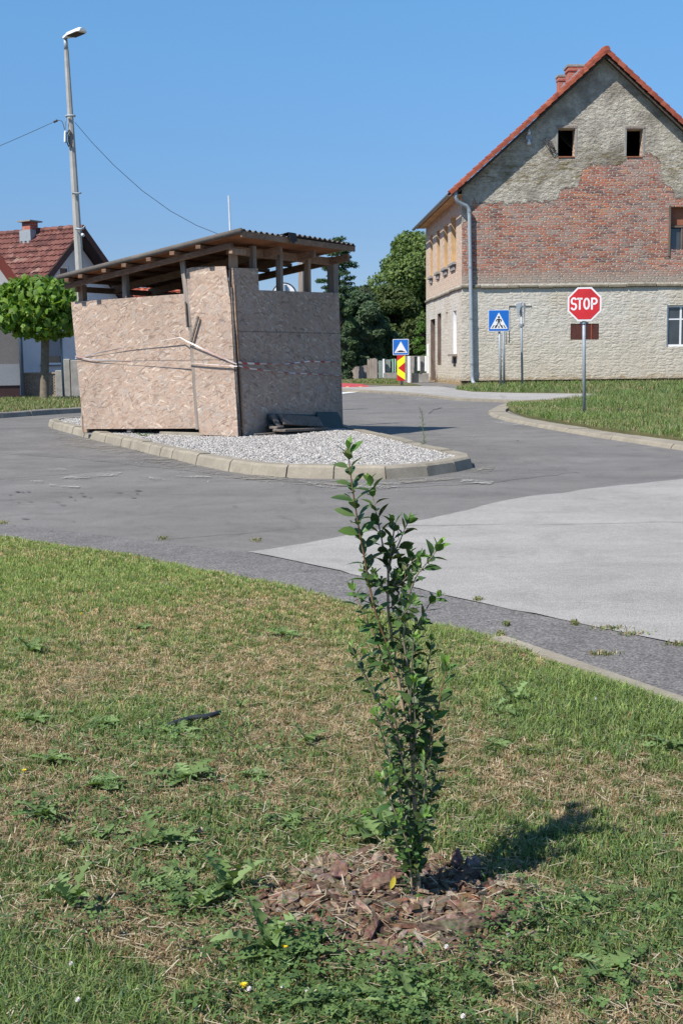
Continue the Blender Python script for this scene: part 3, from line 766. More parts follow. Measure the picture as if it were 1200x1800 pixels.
tape([kpt(420,643,'R',0.08), kpt(440,648,'R',0.06), kpt(500,655,'R',0.05), kpt(560,658,'R',0.045), kpt(600,660,'R',0.03)], 0.022, 2.2).build('shaded_run', M['tape'], t2)

# debris leaning at the right wall
def plank_px(a, b, off_a, off_b, wd, th, label, mat=None, name='wood_plank', up=None):
    pa = kpt(a[0], a[1], 'R', off_a); pb = kpt(b[0], b[1], 'R', off_b)
    for p in (pa, pb): p.z = max(p.z, GZ+0.02+th/2)
    mb = MB(); mb.beam(pa, pb, wd, th, up=up or (0,0,1)); o = mb.build(name, mat or M['plank'], None, bevel=0.006)
    return tag(o, label, 'plank', 'planks dumped against the shelter')
# green boards: px outline extruded
def gboard(pts, off0, off1, label):
    mb = MB(); vs = []
    zs = [Kz(px, py, l=-off0)[1] for px, py in pts]; z0, z1 = min(zs), max(zs)
    for (px, py), z in zip(pts, zs):
        off = off0+(off1-off0)*(z1-z)/(z1-z0); s, zz = Kz(px, py, l=-off); vs.append(K(s, -off, zz))
    n_ = len(vs); mb.add(vs+[v-el*0.015 for v in vs], [tuple(range(n_)), tuple(range(2*n_-1, n_-1, -1))]+[(i, (i+1) % n_, n_+(i+1) % n_, n_+i) for i in range(n_)])
    return tag(mb.build('board', M['green_board'], None), label, 'board')
gboard([(468,727),(556,729),(556,758),(470,757)], 0.03, 0.14, 'dark green board behind the grey planks at the shelter foot')
gboard([(555,724),(590,724),(597,735),(600,752),(586,757),(556,757)], 0.06, 0.2, 'dark green board with clipped corner leaning at the far end of the shelter wall')
plank_px((476,729), (489,751), 0.12, 0.22, 0.09, 0.03, 'short grey plank leaning steeply at the left end of the dumped planks', up=-el)
plank_px((492,737), (562,742), 0.20, 0.18, 0.17, 0.028, 'wide grey plank propped on edge above the other dumped planks', up=-el+Vector((0,0,0.7)))
plank_px((488,757), (566,755), 0.33, 0.26, 0.20, 0.035, 'rotten grey plank lying lowest and foremost on the gravel by the shelter')
plank_px((478,752), (490,750), 0.24, 0.2, 0.12, 0.03, 'small broken block end under the propped plank')
plank_px((445,767), (492,763), 0.12, 0.24, 0.06, 0.02, 'thin dark stick lying on the gravel beside the shelter corner')
plank_px((473,748), (486,757), 0.13, 0.3, 0.07, 0.03, 'stubby plank offcut at the left foot of the dumped pile')
mb = MB(); mb.box(0,0.05,0,0.05,0,0.02)
# timber sill strips under wall
mb = MB(); mb.frame_box(K(-0.05, 0.55, GZ), el, er, ez, 0.75, 0.06, 0.05); tag(mb.build('kerb_block', M['kerb'], None, bevel=0.004), 'pale concrete block lying under the edge of the chipboard wall', 'block')
p = G(392, 767, GZ); st = MB(); st.tube([p+Vector((-0.05,0,0.015)), p+Vector((-0.03,0,0.02)), p+Vector((0.03,0.01,0.02)), p+Vector((0.05,0.01,0.012))], [0.012,0.022,0.024,0.01], 7)
tag(st.build('stone', M['kerb'], None, smooth=True), 'rounded pale stone at the foot of the narrow chipboard panel', 'stone')

# ------------------------------------------------------------------ old brick house
HC = Vector((5.15, 52.0, 0)); h1 = Vector((0.9988, 0.049, 0)); h2 = Vector((-0.049, 0.9988, 0))
def H(u, v, z): return HC+h1*u+h2*v+ez*z
def Hfront(px, py, v=0.0):
    d = ray(px, py); o = HC+h2*v
    t = (o.dot(h2))/(Vector((d.x,d.y,0)).dot(h2)); P = d*t
    return (P-o).dot(h1), CAMZ+d.z*t
def Hside(px, py=None, u=0.0):
    d = ray(px, py if py is not None else hz(px)); o = HC+h1*u
    t = o.dot(h1)/(Vector((d.x,d.y,0)).dot(h1)); P = d*t
    return (Vector((P.x,P.y,0))-o).dot(h2), CAMZ+d.z*t
UR, ZRIDGE = Hfront(1060, 90); ZRIDGE -= 0.25
HWID = 2*UR; PITCHR = (Hfront(1060,92)[1]-Hfront(800,330)[1])/(Hfront(1060,92)[0]-Hfront(800,330)[0])
HLEN = 12.6
ZE = ZRIDGE-UR*PITCHR          # wall-top height at the corners
house = empty('old_brick_house', H(HWID/2, HLEN/2, 0), 'derelict two-storey gable house, bare red brick above and flaking cream plaster below', 'house')
# --- wall materials
def m_gable():
    m, nt, b = newmat('gable_wall'); n = N(nt)
    # object space: parent offset -> recover house u,z with mapping
    s = n.sep(); ox, oy, oz = house.location
    X = n.math('ADD', s[0], ox-HC.x); Yy = n.math('ADD', s[1], oy-HC.y); Z = n.math('ADD', s[2], oz)
    U = n.math('ADD', n.math('MULTIPLY', X, h1.x), n.math('MULTIPLY', Yy, h1.y))
    V = n.math('ADD', n.math('MULTIPLY', X, h2.x), n.math('MULTIPLY', Yy, h2.y))
    P2 = n.comb(n.math('ADD', U, V), Z, 0.0)
    wob = n.noise(1.3, 3, 0.6, vec=P2, out=1)
    PW = n.mix(0.05, P2, n.noise(2.2, 4, 0.7, vec=P2, out=1), 'ADD') 
    # bricks
    def brick(vec, sc=1.0):
        t = n.new('ShaderNodeTexBrick'); t.offset = 0.5; t.inputs['Scale'].default_value = 1
        t.inputs['Brick Width'].default_value = 0.31; t.inputs['Row Height'].default_value = 0.088; t.inputs['Mortar Size'].default_value = 0.019
        t.inputs['Mortar Smooth'].default_value = 0.3; t.inputs['Bias'].default_value = 0
        t.inputs['Color1'].default_value = (0,0,0,1); t.inputs['Color2'].default_value = (1,1,1,1); t.inputs['Mortar'].default_value = (0.5,0.5,0.5,1)
        n.link(vec, t.inputs['Vector']); return t
    P3 = n.mapping(n.mix(0.05, P2, n.noise(2.2, 4, 0.7, vec=P2, out=1), 'ADD'), scale=(2.7, 10.2, 1))
    sp3 = n.sep(P3); row = n.math('FLOOR', sp3[1]); P3 = n.comb(n.math('ADD', sp3[0], n.math('MULTIPLY', n.math('MODULO', n.math('ABSOLUTE', row), 2.0), 0.5)), n.math('ADD', n.math('MULTIPLY', sp3[1], 1.0), 0.0), 0.0)
    vcell = n.new('ShaderNodeTexVoronoi', voronoi_dimensions='2D'); vcell.inputs['Scale'].default_value = 1; vcell.inputs['Randomness'].default_value = 0.42; n.link(P3, vcell.inputs['Vector'])
    vedge = n.new('ShaderNodeTexVoronoi', voronoi_dimensions='2D', feature='DISTANCE_TO_EDGE'); vedge.inputs['Scale'].default_value = 1; vedge.inputs['Randomness'].default_value = 0.42; n.link(P3, vedge.inputs['Vector'])
    mfac = n.ramp(n.math('ADD', vedge.outputs['Distance'], n.math('MULTIPLY', n.math('SUBTRACT', n.noise(7, 4, 0.7, vec=P2), 0.5), 0.22)), [(0.03, 1), (0.12, 0)])
    bc = n.ramp(n.sep(vcell.outputs['Color'])[0], [(0.0, (0.16,0.10,0.095)), (0.12, (0.25,0.10,0.075)), (0.35, (0.37,0.125,0.08)), (0.6, (0.47,0.175,0.10)), (0.78, (0.40,0.19,0.15)), (0.88, (0.33,0.235,0.20)), (1.0, (0.50,0.22,0.11))])
    fn = n.noise(16, 5, 0.7, vec=P2); bc = n.mix(1, bc, n.ramp(fn, [(0.3, 0.6), (0.7, 1.3)]), 'MULTIPLY'); bc = n.mix(1, bc, n.ramp(n.noise(1.1, 4, 0.6, vec=P2), [(0.35, 0.8), (0.65, 1.2)]), 'MULTIPLY')
    mort = n.mix(n.noise(9, 4, 0.6, vec=P2), (0.30,0.275,0.24), (0.50,0.47,0.42))
    smear = n.noise(3.2, 6, 0.75, vec=n.mapping(P2, scale=(0.8,1.8,1)))
    wash = n.ramp(n.math('ADD', smear, n.math('MULTIPLY', n.math('SUBTRACT', n.noise(0.45, 3, 0.6, vec=P2), 0.5), 0.35)), [(0.47, 0), (0.62, 0.9)])
    base_b = n.mix(mfac, bc, mort)
    base_b = n.mix(n.math('MULTIPLY', wash, n.ramp(fn, [(0.3,0.35),(0.6,1)])), base_b, (0.36,0.325,0.285)); base_b = n.mix(n.ramp(n.noise(2.6, 5, 0.8, vec=n.mapping(P2, loc=(3,7,0), scale=(1,2.2,1))), [(0.60,0),(0.68,0.7)]), base_b, (0.13,0.11,0.10))
    # fade lower part of upper storey to grey wash
    zz = n.math('SUBTRACT', Z, 4.4)
    base_b = n.mix(n.ramp(n.math('ADD', n.math('MULTIPLY', zz, 1.2), n.math('MULTIPLY', n.math('SUBTRACT', smear, 0.5), 1.8)), [(0.0, 0.75), (0.45, 0)]), base_b, (0.36,0.325,0.275))
    # gable plaster
    pa = n.noise(2.2, 6, 0.65, vec=P2); pb = n.noise(0.5, 5, 0.6, vec=P2, dist=0.6); pf = n.noise(22, 4, 0.7, vec=n.mapping(P2, scale=(0.7,1.5,1)))
    pl = n.mix(n.ramp(pa, [(0.3,0),(0.7,1)]), (0.37,0.345,0.29), (0.62,0.58,0.49))
    pl = n.mix(n.ramp(pb, [(0.48,0.0),(0.66,0.85)]), pl, (0.17,0.15,0.125))
    pl = n.mix(n.ramp(n.noise(6, 5, 0.8, vec=n.mapping(P2, loc=(5,2,0))), [(0.45,0),(0.65,0.55)]), pl, (0.24,0.19,0.15))
    pl = n.mix(1, pl, n.ramp(pf, [(0.3,0.7),(0.7,1.2)]), 'MULTIPLY')
    # moss streak band low on the plaster
    mz = n.math('ABSOLUTE', n.math('SUBTRACT', Z, 8.9)); ms = n.noise(2.5, 5, 0.7, vec=n.mapping(P2, scale=(0.7,2.5,1)))
    mm = n.math('MULTIPLY', n.ramp(n.math('MULTIPLY', mz, 0.8), [(0.2,1),(0.9,0)]), n.ramp(ms, [(0.46,0),(0.62,0.8)]))
    pl = n.mix(mm, pl, (0.15,0.115,0.035))
    # boundary curve plaster/brick
    fc = n.new('ShaderNodeFloatCurve'); cur = fc.mapping.curves[0]
    bpts = [(813,395),(826,380),(832,345),(836,356),(888,357),(960,354),(980,350),(983,333),(1016,327),(1022,298),(1040,289),(1088,290),(1104,279),(1128,266),(1138,269),(1160,281),(1163,322),(1180,330),(1186,348),(1200,350),(1240,352),(1290,360)]
    W = HWID
    pts = sorted([(max(0,min(1,Hfront(px,py)[0]/W)), Hfront(px,py)[1]/14.0) for px, py in bpts])
    while len(cur.points) < len(pts): cur.points.new(0.5, 0.5)
    for cp, (a, bb) in zip(cur.points, pts): cp.location = (a, bb); cp.handle_type = 'VECTOR'
    fc.mapping.update(); n.link(n.math('DIVIDE', U, W), fc.inputs['Value'])
    bz = n.math('MULTIPLY', fc.outputs[0], 14.0)
    jag = n.math('MULTIPLY', n.math('SUBTRACT', n.noise(3.5, 5, 0.75, vec=P2), 0.5), 0.55)
    dz = n.math('SUBTRACT', n.math('ADD', Z, jag), bz)
    isp = n.math('GREATER_THAN', dz, 0)
    # plaster remains only on the front wall (V small); elsewhere none
    fl = n.noise(1.6, 5, 0.7, vec=n.mapping(P2, loc=(9,3,0)))
    # small plaster patch surviving under right window
    onfront = n.math('LESS_THAN', n.math('ABSOLUTE', V), 0.6)
    isp = n.math('MULTIPLY', isp, onfront)
    edge = n.ramp(n.math('ABSOLUTE', dz), [(0.0, 1), (0.045, 0)])
    up = n.mix(isp, base_b, pl)
    up = n.mix(n.math('MULTIPLY', n.math('MULTIPLY', edge, 0.75), onfront), up, (0.08,0.07,0.06))  # dark line painted along the plaster edge, as shade from its thickness
    # lime-washed side wall: paler and pinker brick
    sidec = n.mix(n.ramp(smear, [(0.35,0.45),(0.6,1)]), base_b, (0.66,0.53,0.41))
    up = n.mix(n.math('GREATER_THAN', V, 0.02), up, sidec)
    # lower storey: painted, coursed rubble-like brick
    bl = brick(n.mix(0.05, P2, wob, 'ADD')); lo_n = n.noise(4, 6, 0.7, vec=P2); lo_b = n.noise(0.45, 5, 0.6, vec=P2)
    lo = n.mix(n.ramp(lo_n, [(0.3,0),(0.7,1)]), (0.47,0.44,0.38), (0.63,0.60,0.535))
    lo = n.mix(n.ramp(lo_b, [(0.45,0),(0.68,0.6)]), lo, (0.46,0.39,0.29))
    lo = n.mix(n.ramp(n.math('ADD', n.math('MULTIPLY', Z, 0.25), n.math('MULTIPLY', n.math('SUBTRACT', lo_b, 0.5), 0.9)), [(0.1,0.5),(0.6,0)]), lo, (0.53,0.455,0.34))
    lo = n.mix(n.ramp(n.noise(12, 5, 0.8, vec=n.mapping(P2, scale=(0.6,1.6,1))), [(0.54,0),(0.72,0.6)]), lo, (0.34,0.31,0.265))
    foot_tone = n.math('ADD', n.math('MULTIPLY', Z, 1.4), n.math('MULTIPLY', n.math('SUBTRACT', lo_n, 0.5), 1.4))
    lo = n.mix(n.ramp(foot_tone, [(0.1,0.85),(0.55,0.0)]), lo, (0.30,0.20,0.085))  # brown tone, strongest at the foot of the wall
    uplow = n.math('GREATER_THAN', Z, 4.22)
    n.link(n.mix(uplow, lo, up), b.inputs['Base Color']); b.inputs['Roughness'].default_value = 0.92; b.inputs['Specular IOR Level'].default_value = 0.15
    # relief
    brel = n.math('ADD', n.math('MULTIPLY', mfac, -0.022), n.math('MULTIPLY', fn, 0.02))
    plrel = n.math('ADD', n.math('ADD', n.math('MULTIPLY', pf, 0.022), n.math('MULTIPLY', n.noise(6, 4, 0.65, vec=n.mapping(P2, scale=(0.8,1.3,1), rot=(0,0,0.5))), 0.11)), 0.03)
    PL = n.mapping(n.mix(0.10, P2, n.noise(1.8, 4, 0.7, vec=P2, out=1), 'ADD'), scale=(2.6, 7.4, 1))
    ve2 = n.new('ShaderNodeTexVoronoi', voronoi_dimensions='2D', feature='DISTANCE_TO_EDGE'); ve2.inputs['Scale'].default_value = 1; ve2.inputs['Randomness'].default_value = 0.5; n.link(PL, ve2.inputs['Vector'])
    groove = n.ramp(ve2.outputs['Distance'], [(0.0, 0), (0.22, 1)])
    lump = n.noise(4.5, 6, 0.72, vec=n.mapping(P2, scale=(0.9,1.4,1)), dist=0.5)
    crs = n.ramp(n.noise(0.9, 4, 0.7, vec=n.mapping(P2, loc=(4,4,0))), [(0.35,0.1),(0.65,1)]); lorel = n.math('ADD', n.math('MULTIPLY', n.math('MULTIPLY', groove, crs), 0.013), n.math('ADD', n.math('MULTIPLY', lump, 0.05), n.math('MULTIPLY', n.noise(2.2, 4, 0.6, vec=P2), 0.05)))
    ur = n.mix(isp, brel, plrel); hh = n.mix(uplow, lorel, ur)
    bp = n.new('ShaderNodeBump'); bp.inputs['Strength'].default_value = 1.0; bp.inputs['Distance'].default_value = 1.0
    n.link(hh, bp.inputs['Height']); n.link(bp.outputs[0], b.inputs['Normal'])
    return m
M['gable'] = m_gable()

def boolcut(o, cuts):
    """cut boxes (list of MB) out of mesh object o"""
    tmp = []
    for c in cuts:
        me = c.mesh('cut'); c.fixn(me); k = bpy.data.objects.new('cut', me); SC.collection.objects.link(k)
        md = o.modifiers.new('b', 'BOOLEAN'); md.object = k; md.operation = 'DIFFERENCE'; md.solver = 'EXACT'; tmp.append(k)
    bpy.context.view_layer.update(); dg = bpy.context.evaluated_depsgraph_get(); ev = o.evaluated_get(dg)
    me = bpy.data.meshes.new_from_object(ev); me.name = o.data.name; mats = list(o.data.materials)
    o.modifiers.clear(); o.data = me
    if not me.materials:
        for q in mats: me.materials.append(q)
    for k in tmp: d_ = k.data; bpy.data.objects.remove(k); bpy.data.meshes.remove(d_)
def hbox(u0_, u1, v0, v1, z0, z1): return MB().frame_box(H(u0_, v0, z0), h1, h2, ez, u1-u0_, v1-v0, z1-z0)
TW = 0.45
# front gable wall
mb = MB(); poly = [(0,0.19),(HWID,0.19),(HWID,ZE),(UR,ZRIDGE),(0,ZE)]
mb.prism(poly, h1, ez, h2, H(0,0,0), TW)
fw = mb.build('wall', M['gable'], None); 
def fr_rect(x0_, x1, y0, y1):
    a = Hfront(x0_, (y0+y1)/2)[0]; b = Hfront(x1, (y0+y1)/2)[0]; zt = Hfront((x0_+x1)/2, y0)[1]; zb = Hfront((x0_+x1)/2, y1)[1]
    return a, b, zb, zt
fo = {'g1': fr_rect(980,1010,226,275), 'g2': fr_rect(1100.5,1129,227,275), 'w3': fr_rect(1178,1222,363,438), 'w4': fr_rect(1171,1222,536,609), 'hatch': fr_rect(1002,1052,569,597)}
boolcut(fw, [hbox(a, b, -0.3 if k != 'hatch' else -0.3, TW+0.2 if k != 'hatch' else 0.12, zb, zt) for k, (a, b, zb, zt) in fo.items()])
def reparent(o, par):
    pl_ = Vector(par.location); wl = Vector(o.location); 
    o.parent = par; o.location = wl-pl_; o['_w'] = [float(q) for q in pl_]
# object coordinates must be relative to the house base: shift the mesh instead
def rebase(o, par):
    off = Vector(o.location)-Vector(par.location); o.data.transform(Matrix.Translation(off)); o.parent = par; o.location = (0,0,0); o['_w'] = [float(q) for q in par.location]
rebase(fw, house)
# left side wall
mb = MB(); mb.frame_box(H(0, TW, -0.1), h1, h2, ez, TW, HLEN-TW, ZE+0.1+0.3); sw = mb.build('wall', M['gable'], None)
def side_rect(x0_, x1, z0, z1):   # pixel columns; near edge = right px
    v1_ = Hside(x0_)[0]; v0_ = Hside(x1)[0]; return v0_, v1_, z0, z1
zs = lambda px, py: Hside(px, py)[1]
so = {}
for k, (x0_, x1, yt, yb) in {'a': (792,801,376,459), 'b': (779.5,787,392,468), 'c': (767.5,773,402,476), 'd': (756,760.5,410,484)}.items():
    so[k] = side_rect(x0_, x1, zs(x1, yb), zs(x1, yt))
so['door'] = side_rect(756.5,764.5, 0.05, zs(760,561)); so['shut'] = side_rect(768.5,775, zs(771,642), zs(771,551))
so['slot'] = side_rect(783.5,786, zs(785,595), zs(785,548)); so['win'] = side_rect(796,801.5, zs(799,622), zs(799,546))
boolcut(sw, [hbox(-0.3, (0.33 if k != 'slot' else 0.15), v0_, v1_, z0, z1) for k, (v0_, v1_, z0, z1) in so.items()])
rebase(sw, house)
mb = MB(); mb.frame_box(H(HWID-TW, TW, -0.1), h1, h2, ez, TW, HLEN-TW, ZE+0.3); mb.build('wall', M['gable'], house)
mb = MB(); mb.prism([(TW+.002,-0.1),(HWID-TW-.002,-0.1),(HWID-TW-.002,ZE),(UR,ZRIDGE-.1),(TW+.002,ZE)], h1, ez, h2, H(0,HLEN-TW,0), TW-.01); mb.build('wall', M['gable'], house)
mb = MB(); mb.frame_box(H(TW+.01, TW+.01, ZE-0.6), h1, h2, ez, HWID-2*TW-.02, HLEN-2*TW-.03, 0.2); mb.build('attic_floor', M['dark'], house)
mb = MB(); mb.frame_box(H(TW+.01, TW+.01, 4.1), h1, h2, ez, HWID-2*TW-.02, HLEN-2*TW-.03, 0.2); mb.build('storey_floor', M['dark'], house)
# band course (ledge)
zl = Hfront(1000,501)[1]
mb = MB()
u = -0.05
while u < HWID:
    du = random.uniform(0.5, 1.4); mb.frame_box(H(u, -0.10+random.uniform(-0.02,0.02), zl-0.11+random.uniform(-0.02,0.015)), h1, h2, ez, min(du, HWID-u)-0.002, 0.12, 0.13+random.uniform(-0.02,0.02)); u += du
mb.build('string_course', M['mossy'], house, bevel=0.03)
mb = MB(); v = 0.0
while v < HLEN:
    dv = random.uniform(0.5, 1.4); mb.frame_box(H(-0.08, v, zl-0.11+random.uniform(-0.02,0.015)), h1, h2, ez, 0.10, min(dv, HLEN-v)-0.002, 0.12); v += dv
mb.build('string_course', M['mossy'], house, bevel=0.03)
# recessed plinth and foundation edge; shade of the gap put into its dark colour
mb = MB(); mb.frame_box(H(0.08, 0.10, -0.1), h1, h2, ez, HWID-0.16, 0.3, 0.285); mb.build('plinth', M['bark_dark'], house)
# --- windows
def win_parts(rect, face='F', depth=0.22, frame=0.07, mat='white_paint', mull=True, transom=None, pane=True, name='window'):
    a, b, z0, z1 = rect
    fm = MB()
    def fb(p, q, r, s, d0=0.0, d1=0.06):
        if face == 'F': fm.frame_box(H(p, depth+d0, r), h1, h2, ez, q-p, d1-d0, s-r)
        else: fm.frame_box(H(depth+d0, p, r), h1, h2, ez, d1-d0, q-p, s-r)
    g = 0.003
    fb(a+g, a+frame, z0+g, z1-g); fb(b-frame, b-g, z0+g, z1-g); fb(a+frame, b-frame, z0+g, z0+frame); fb(a+frame, b-frame, z1-frame, z1-g)
    if mull: c = (a+b)/2; fb(c-0.04, c+0.04, z0+frame, z1-frame, 0.003, 0.057)
    if transom: zt = z0+(z1-z0)*transom; fb(a+frame, b-frame, zt-0.03, zt+0.03, 0.006, 0.054)
    fo_ = fm.build(name, M[mat], house)
    if pane:
        pm = MB()
        if face == 'F': pm.frame_box(H(a+frame*.5, depth+0.025, z0+frame*.5), h1, h2, ez, b-a-frame, 0.01, z1-z0-frame)
        else: pm.frame_box(H(depth+0.025, a+frame*.5, z0+frame*.5), h1, h2, ez, 0.01, b-a-frame, z1-z0-frame)
        pm.build('pane', M['glass'], fo_)
    return fo_
# gable openings: empty, with a worn concrete surround
for key in ('g1', 'g2'):
    a, b, z0, z1 = fo[key]
    mb = MB(); mb.frame_box(H(a-0.08, -0.025, z1+0.003), h1, h2, ez, b-a+0.16, 0.1, 0.13); mb.build('lintel', M['timber_grey'], house, bevel=0.02)
    mb = MB(); mb.frame_box(H(b+0.0, -0.012, z0), h1, h2, ez, 0.09, 0.30, z1-z0); mb.build('jamb', M['concrete'], house, bevel=0.01)
    mb = MB(); mb.frame_box(H(a-0.10, -0.012, z0), h1, h2, ez, 0.10, 0.30, z1-z0); mb.build('jamb', M['concrete'], house, bevel=0.01)
    mb = MB(); mb.frame_box(H(a+0.01, -0.03, z0-0.07), h1, h2, ez, b-a-0.02, 0.4, 0.075); mb.build('sill', M['chbrick0'], house, bevel=0.02)
w4 = win_parts(fo['w4'], 'F', 0.10, 0.09, 'white_paint', True, 0.66); w4['label'] = 'white double window'
M['curtain'] = m_plain('net_curtain', (0.30,0.31,0.33), 0.8, 0, 0.3, 6)
a, b, z0, z1 = fo['w4']; mb = MB(); mb.frame_box(H(a+.1, 0.2, z0+.1), h1, h2, ez, (b-a)*.42, 0.01, (z1-z0)*0.55); mb.build('curtain', M['curtain'], w4)
a, b, z0, z1 = fo['w3']
mb = MB(); mb.frame_box(H(a+0.003, 0.16, z0+0.003), h1, h2, ez, 0.07, 0.08, z1-z0-0.006)
mb.frame_box(H(a+0.08, 0.16, z0+(z1-z0)*0.52), h1, h2, ez, b-a-0.1, 0.07, 0.08); mb.frame_box(H((a+b)/2-0.03, 0.16, z0+0.03), h1, h2, ez, 0.06, 0.07, (z1-z0)*0.48)
mb.build('window', M['oldwood'], house)
mb = MB(); mb.frame_box(H(a-0.10, -0.04, z0-0.3), h1, h2, ez, 0.09, 0.07, z1-z0+0.35); mb.build('shutter_post', M['oldwood'], house, bevel=0.01)
mb = MB(); mb.frame_box(H(a+0.075, 0.26, z0), h1, h2, ez, b-a-0.08, 0.03, (z1-z0)*0.5); mb.build('pane', M['glass'], house)
mb = MB(); mb.frame_box(H(a+0.075, 0.27, z0+(z1-z0)*0.58), h1, h2, ez, b-a-0.08, 0.03, (z1-z0)*0.42); mb.build('brick_infill', m_concrete('orange_infill', (0.32,0.13,0.08), 3, 0.004, 0.3), house)
# hatch with two brown leaves
a, b, z0, z1 = fo['hatch']; c = (a+b)/2
for p, q in ((a+0.004, c-0.02), (c+0.02, b-0.004)):
    mb = MB(); mb.frame_box(H(p, 0.02, z0+0.004), h1, h2, ez, q-p, 0.04, z1-z0-0.008); mb.build('hatch_leaf', M['brownpaint'], house, bevel=0.006)
mb = MB(); mb.frame_box(H(c+0.26, 0.012, z0+0.01), h1, h2, ez, 0.03, 0.006, z1-z0-0.03); mb.build('hatch_strip', M['terracotta'], house)
# sunken outline of a bricked-up door: proud ledge and cracked edge
a, zt = Hfront(894,538); b, _ = Hfront(933,538); _, zb = Hfront(894,600)
mb = MB(); mb.frame_box(H(a, -0.045, zt), h1, h2, ez, b-a, 0.06, 0.05); mb.frame_box(H(a-0.05, -0.045, zb), h1, h2, ez, 0.05, 0.06, zt-zb+0.05); mb.build('ledge', M['gable'], house, bevel=0.01)
# side openings
for key in 'abcd':
    v0_, v1_, z0, z1 = so[key]
    mb = MB(); mb.frame_box(H(0.03, v1_-0.035, z0+0.003), h1, h2, ez, 0.29, 0.03, z1-z0-0.006); mb.build('window_board', M['ochre'], house)
    mb = MB(); mb.frame_box(H(0.28, v0_+0.003, z0+0.003), h1, h2, ez, 0.04, v1_-v0_-0.045, z1-z0-0.006); mb.build('window', M['ochre'], house)
    mb = MB(); mb.frame_box(H(-0.14, v0_-0.12, z0-0.14), h1, h2, ez, 0.2, v1_-v0_+0.24, 0.12); mb.build('sill', M['concrete'], house, bevel=0.01)
    mb = MB(); mb.frame_box(H(-0.07, v0_+0.1, z0-0.36), h1, h2, ez, 0.1, v1_-v0_-0.2, 0.2); mb.build('sill_bracket', M['concrete'], house, bevel=0.01)
for key, mt, nm in (('door','oldwood','door'),('shut','oldwood','shutter'),('win','white_paint','window')):
    v0_, v1_, z0, z1 = so[key]
    mb = MB(); mb.frame_box(H(0.0, v1_-0.035, z0+0.003), h1, h2, ez, 0.3, 0.03, z1-z0-0.006); mb.frame_box(H(0.27, v0_+.003, z0+0.003), h1, h2, ez, 0.04, v1_-v0_-0.045, z1-z0-0.006); mb.build(nm, M[mt], house)
v0_, v1_, z0, z1 = so['win']; mb = MB(); mb.frame_box(H(-0.2, v0_-0.3, z0-0.1), h1, h2, ez, 0.24, v1_-v0_+0.6, 0.09); mb.build('sill', M['timber_grey'], house)
mb = MB(); mb.frame_box(H(-0.008, v0_+0.1, z0-0.55), h1, h2, ez, 0.03, 0.8, 0.4); mb.build('dark_square', M['dark'], house)  # flat dark square set below the sill
# --- roof tiles
OVF = 0.42; OVS = 0.50
m, nt_, b_ = newmat('roof_tile'); n = N(nt_)
vc = n.vor(4.0, vec=n.mapping(scale=(1,1,1))); tn = n.noise(7, 5, 0.7)
c = n.ramp(n.sep(vc)[0], [(0, (0.24,0.05,0.025)), (0.5, (0.33,0.075,0.037)), (1, (0.42,0.115,0.06))])
c = n.mix(1, c, n.ramp(tn, [(0.3,0.72),(0.7,1.12)]), 'MULTIPLY'); n.link(c, b_.inputs['Base Color']); b_.inputs['Roughness'].default_value = 0.75
M['tile'] = m
def tile_slope(base, along, down, normal, length, slope_len, mat, course=0.34, tw=0.25, th=0.035, name='tiles', wave=0.02, lift=0.045):
    """courses of tiles: base = ridge start; along = ridge dir; down = slope dir"""
    mb = MB(); nc = int(math.ceil(slope_len/course)); nt2 = int(round(length/tw)); tw = length/nt2; S = 6
    for k in range(nc):
        d0 = k*course-0.04; d1 = min((k+1)*course, slope_len+0.02)
        prof = []
        for i in range(nt2*S+1):
            x = i*tw/S; ph = (i % S)/S
            hgt = wave*math.sin(math.pi*2*ph)
            prof.append((x, hgt))
        o = len(mb.v); vs = []
        for x, hgt in prof:
            p = base+along*x; j = 0.0
            vs += [p+down*d0+normal*(0.0+hgt), p+down*d1+normal*(lift+hgt), p+down*d1+normal*(lift+hgt-th)]
        fs = []
        for i in range(len(prof)-1):
            a = 3*i; fs += [(a, a+1, a+4, a+3), (a+1, a+2, a+5, a+4)]
        # end caps
        e = len(vs); p = base; vs += [base+down*d0-normal*th, base+along*length+down*d0-normal*th]
        L_ = 3*(len(prof)-1); fs += [(0, e, 2, 1), (L_, L_+1, L_+2, e+1)]
        mb.add(vs, fs)
    return mb
sl_ang = math.atan(PITCHR); cL = math.cos(sl_ang); sL = math.sin(sl_ang)
dnL = -h1*cL-ez*sL; nL_ = -h1*sL+ez*cL; dnR = h1*cL-ez*sL; nR_ = h1*sL+ez*cL
slen = (UR+OVS)/cL
apex = H(UR, -OVF, ZRIDGE+0.20)
roofL = tile_slope(apex, h2, dnL, nL_, HLEN+OVF+0.5, slen, None).build('roof', M['tile'], house, fix=False)
roofR = tile_slope(apex, h2, dnR, nR_, HLEN+OVF+0.5, slen, None).build('roof', M['tile'], house, fix=False)
# verge tiles
for dn, nn, sgn in ((dnL, nL_, 0), (dnR, nR_, 1)):
    mb = MB(); k = 0; d = 0.05
    while d < slen:
        mb.frame_box(apex+dn*d-h2*0.06+nn*(0.0), (dn*0.36+nn*0.035).normalized(), h2, (nn-dn*0.09).normalized(), 0.37, 0.20, 0.075)
        mb.frame_box(apex+dn*d-h2*0.085-nn*0.13, (dn*0.36+nn*0.03).normalized(), h2, (nn-dn*0.09).normalized(), 0.36, 0.03, 0.17)
        d += 0.34
    mb.build('verge_tiles', M['tile'], house, bevel=0.012)
    mb = MB(); mb.frame_box(apex+dn*0.12-nn*0.16+h2*0.03, dn, h2, nn, slen-0.1, HLEN+OVF+0.3, 0.03); mb.build('roof_boards', M['bark_dark'], house)
    mb = MB(); mb.frame_box(apex+dn*0.15-nn*0.23+h2*0.02, dn, h2, nn, slen-0.25, 0.06, 0.08); mb.build('barge_board', M['bark_dark'], house)
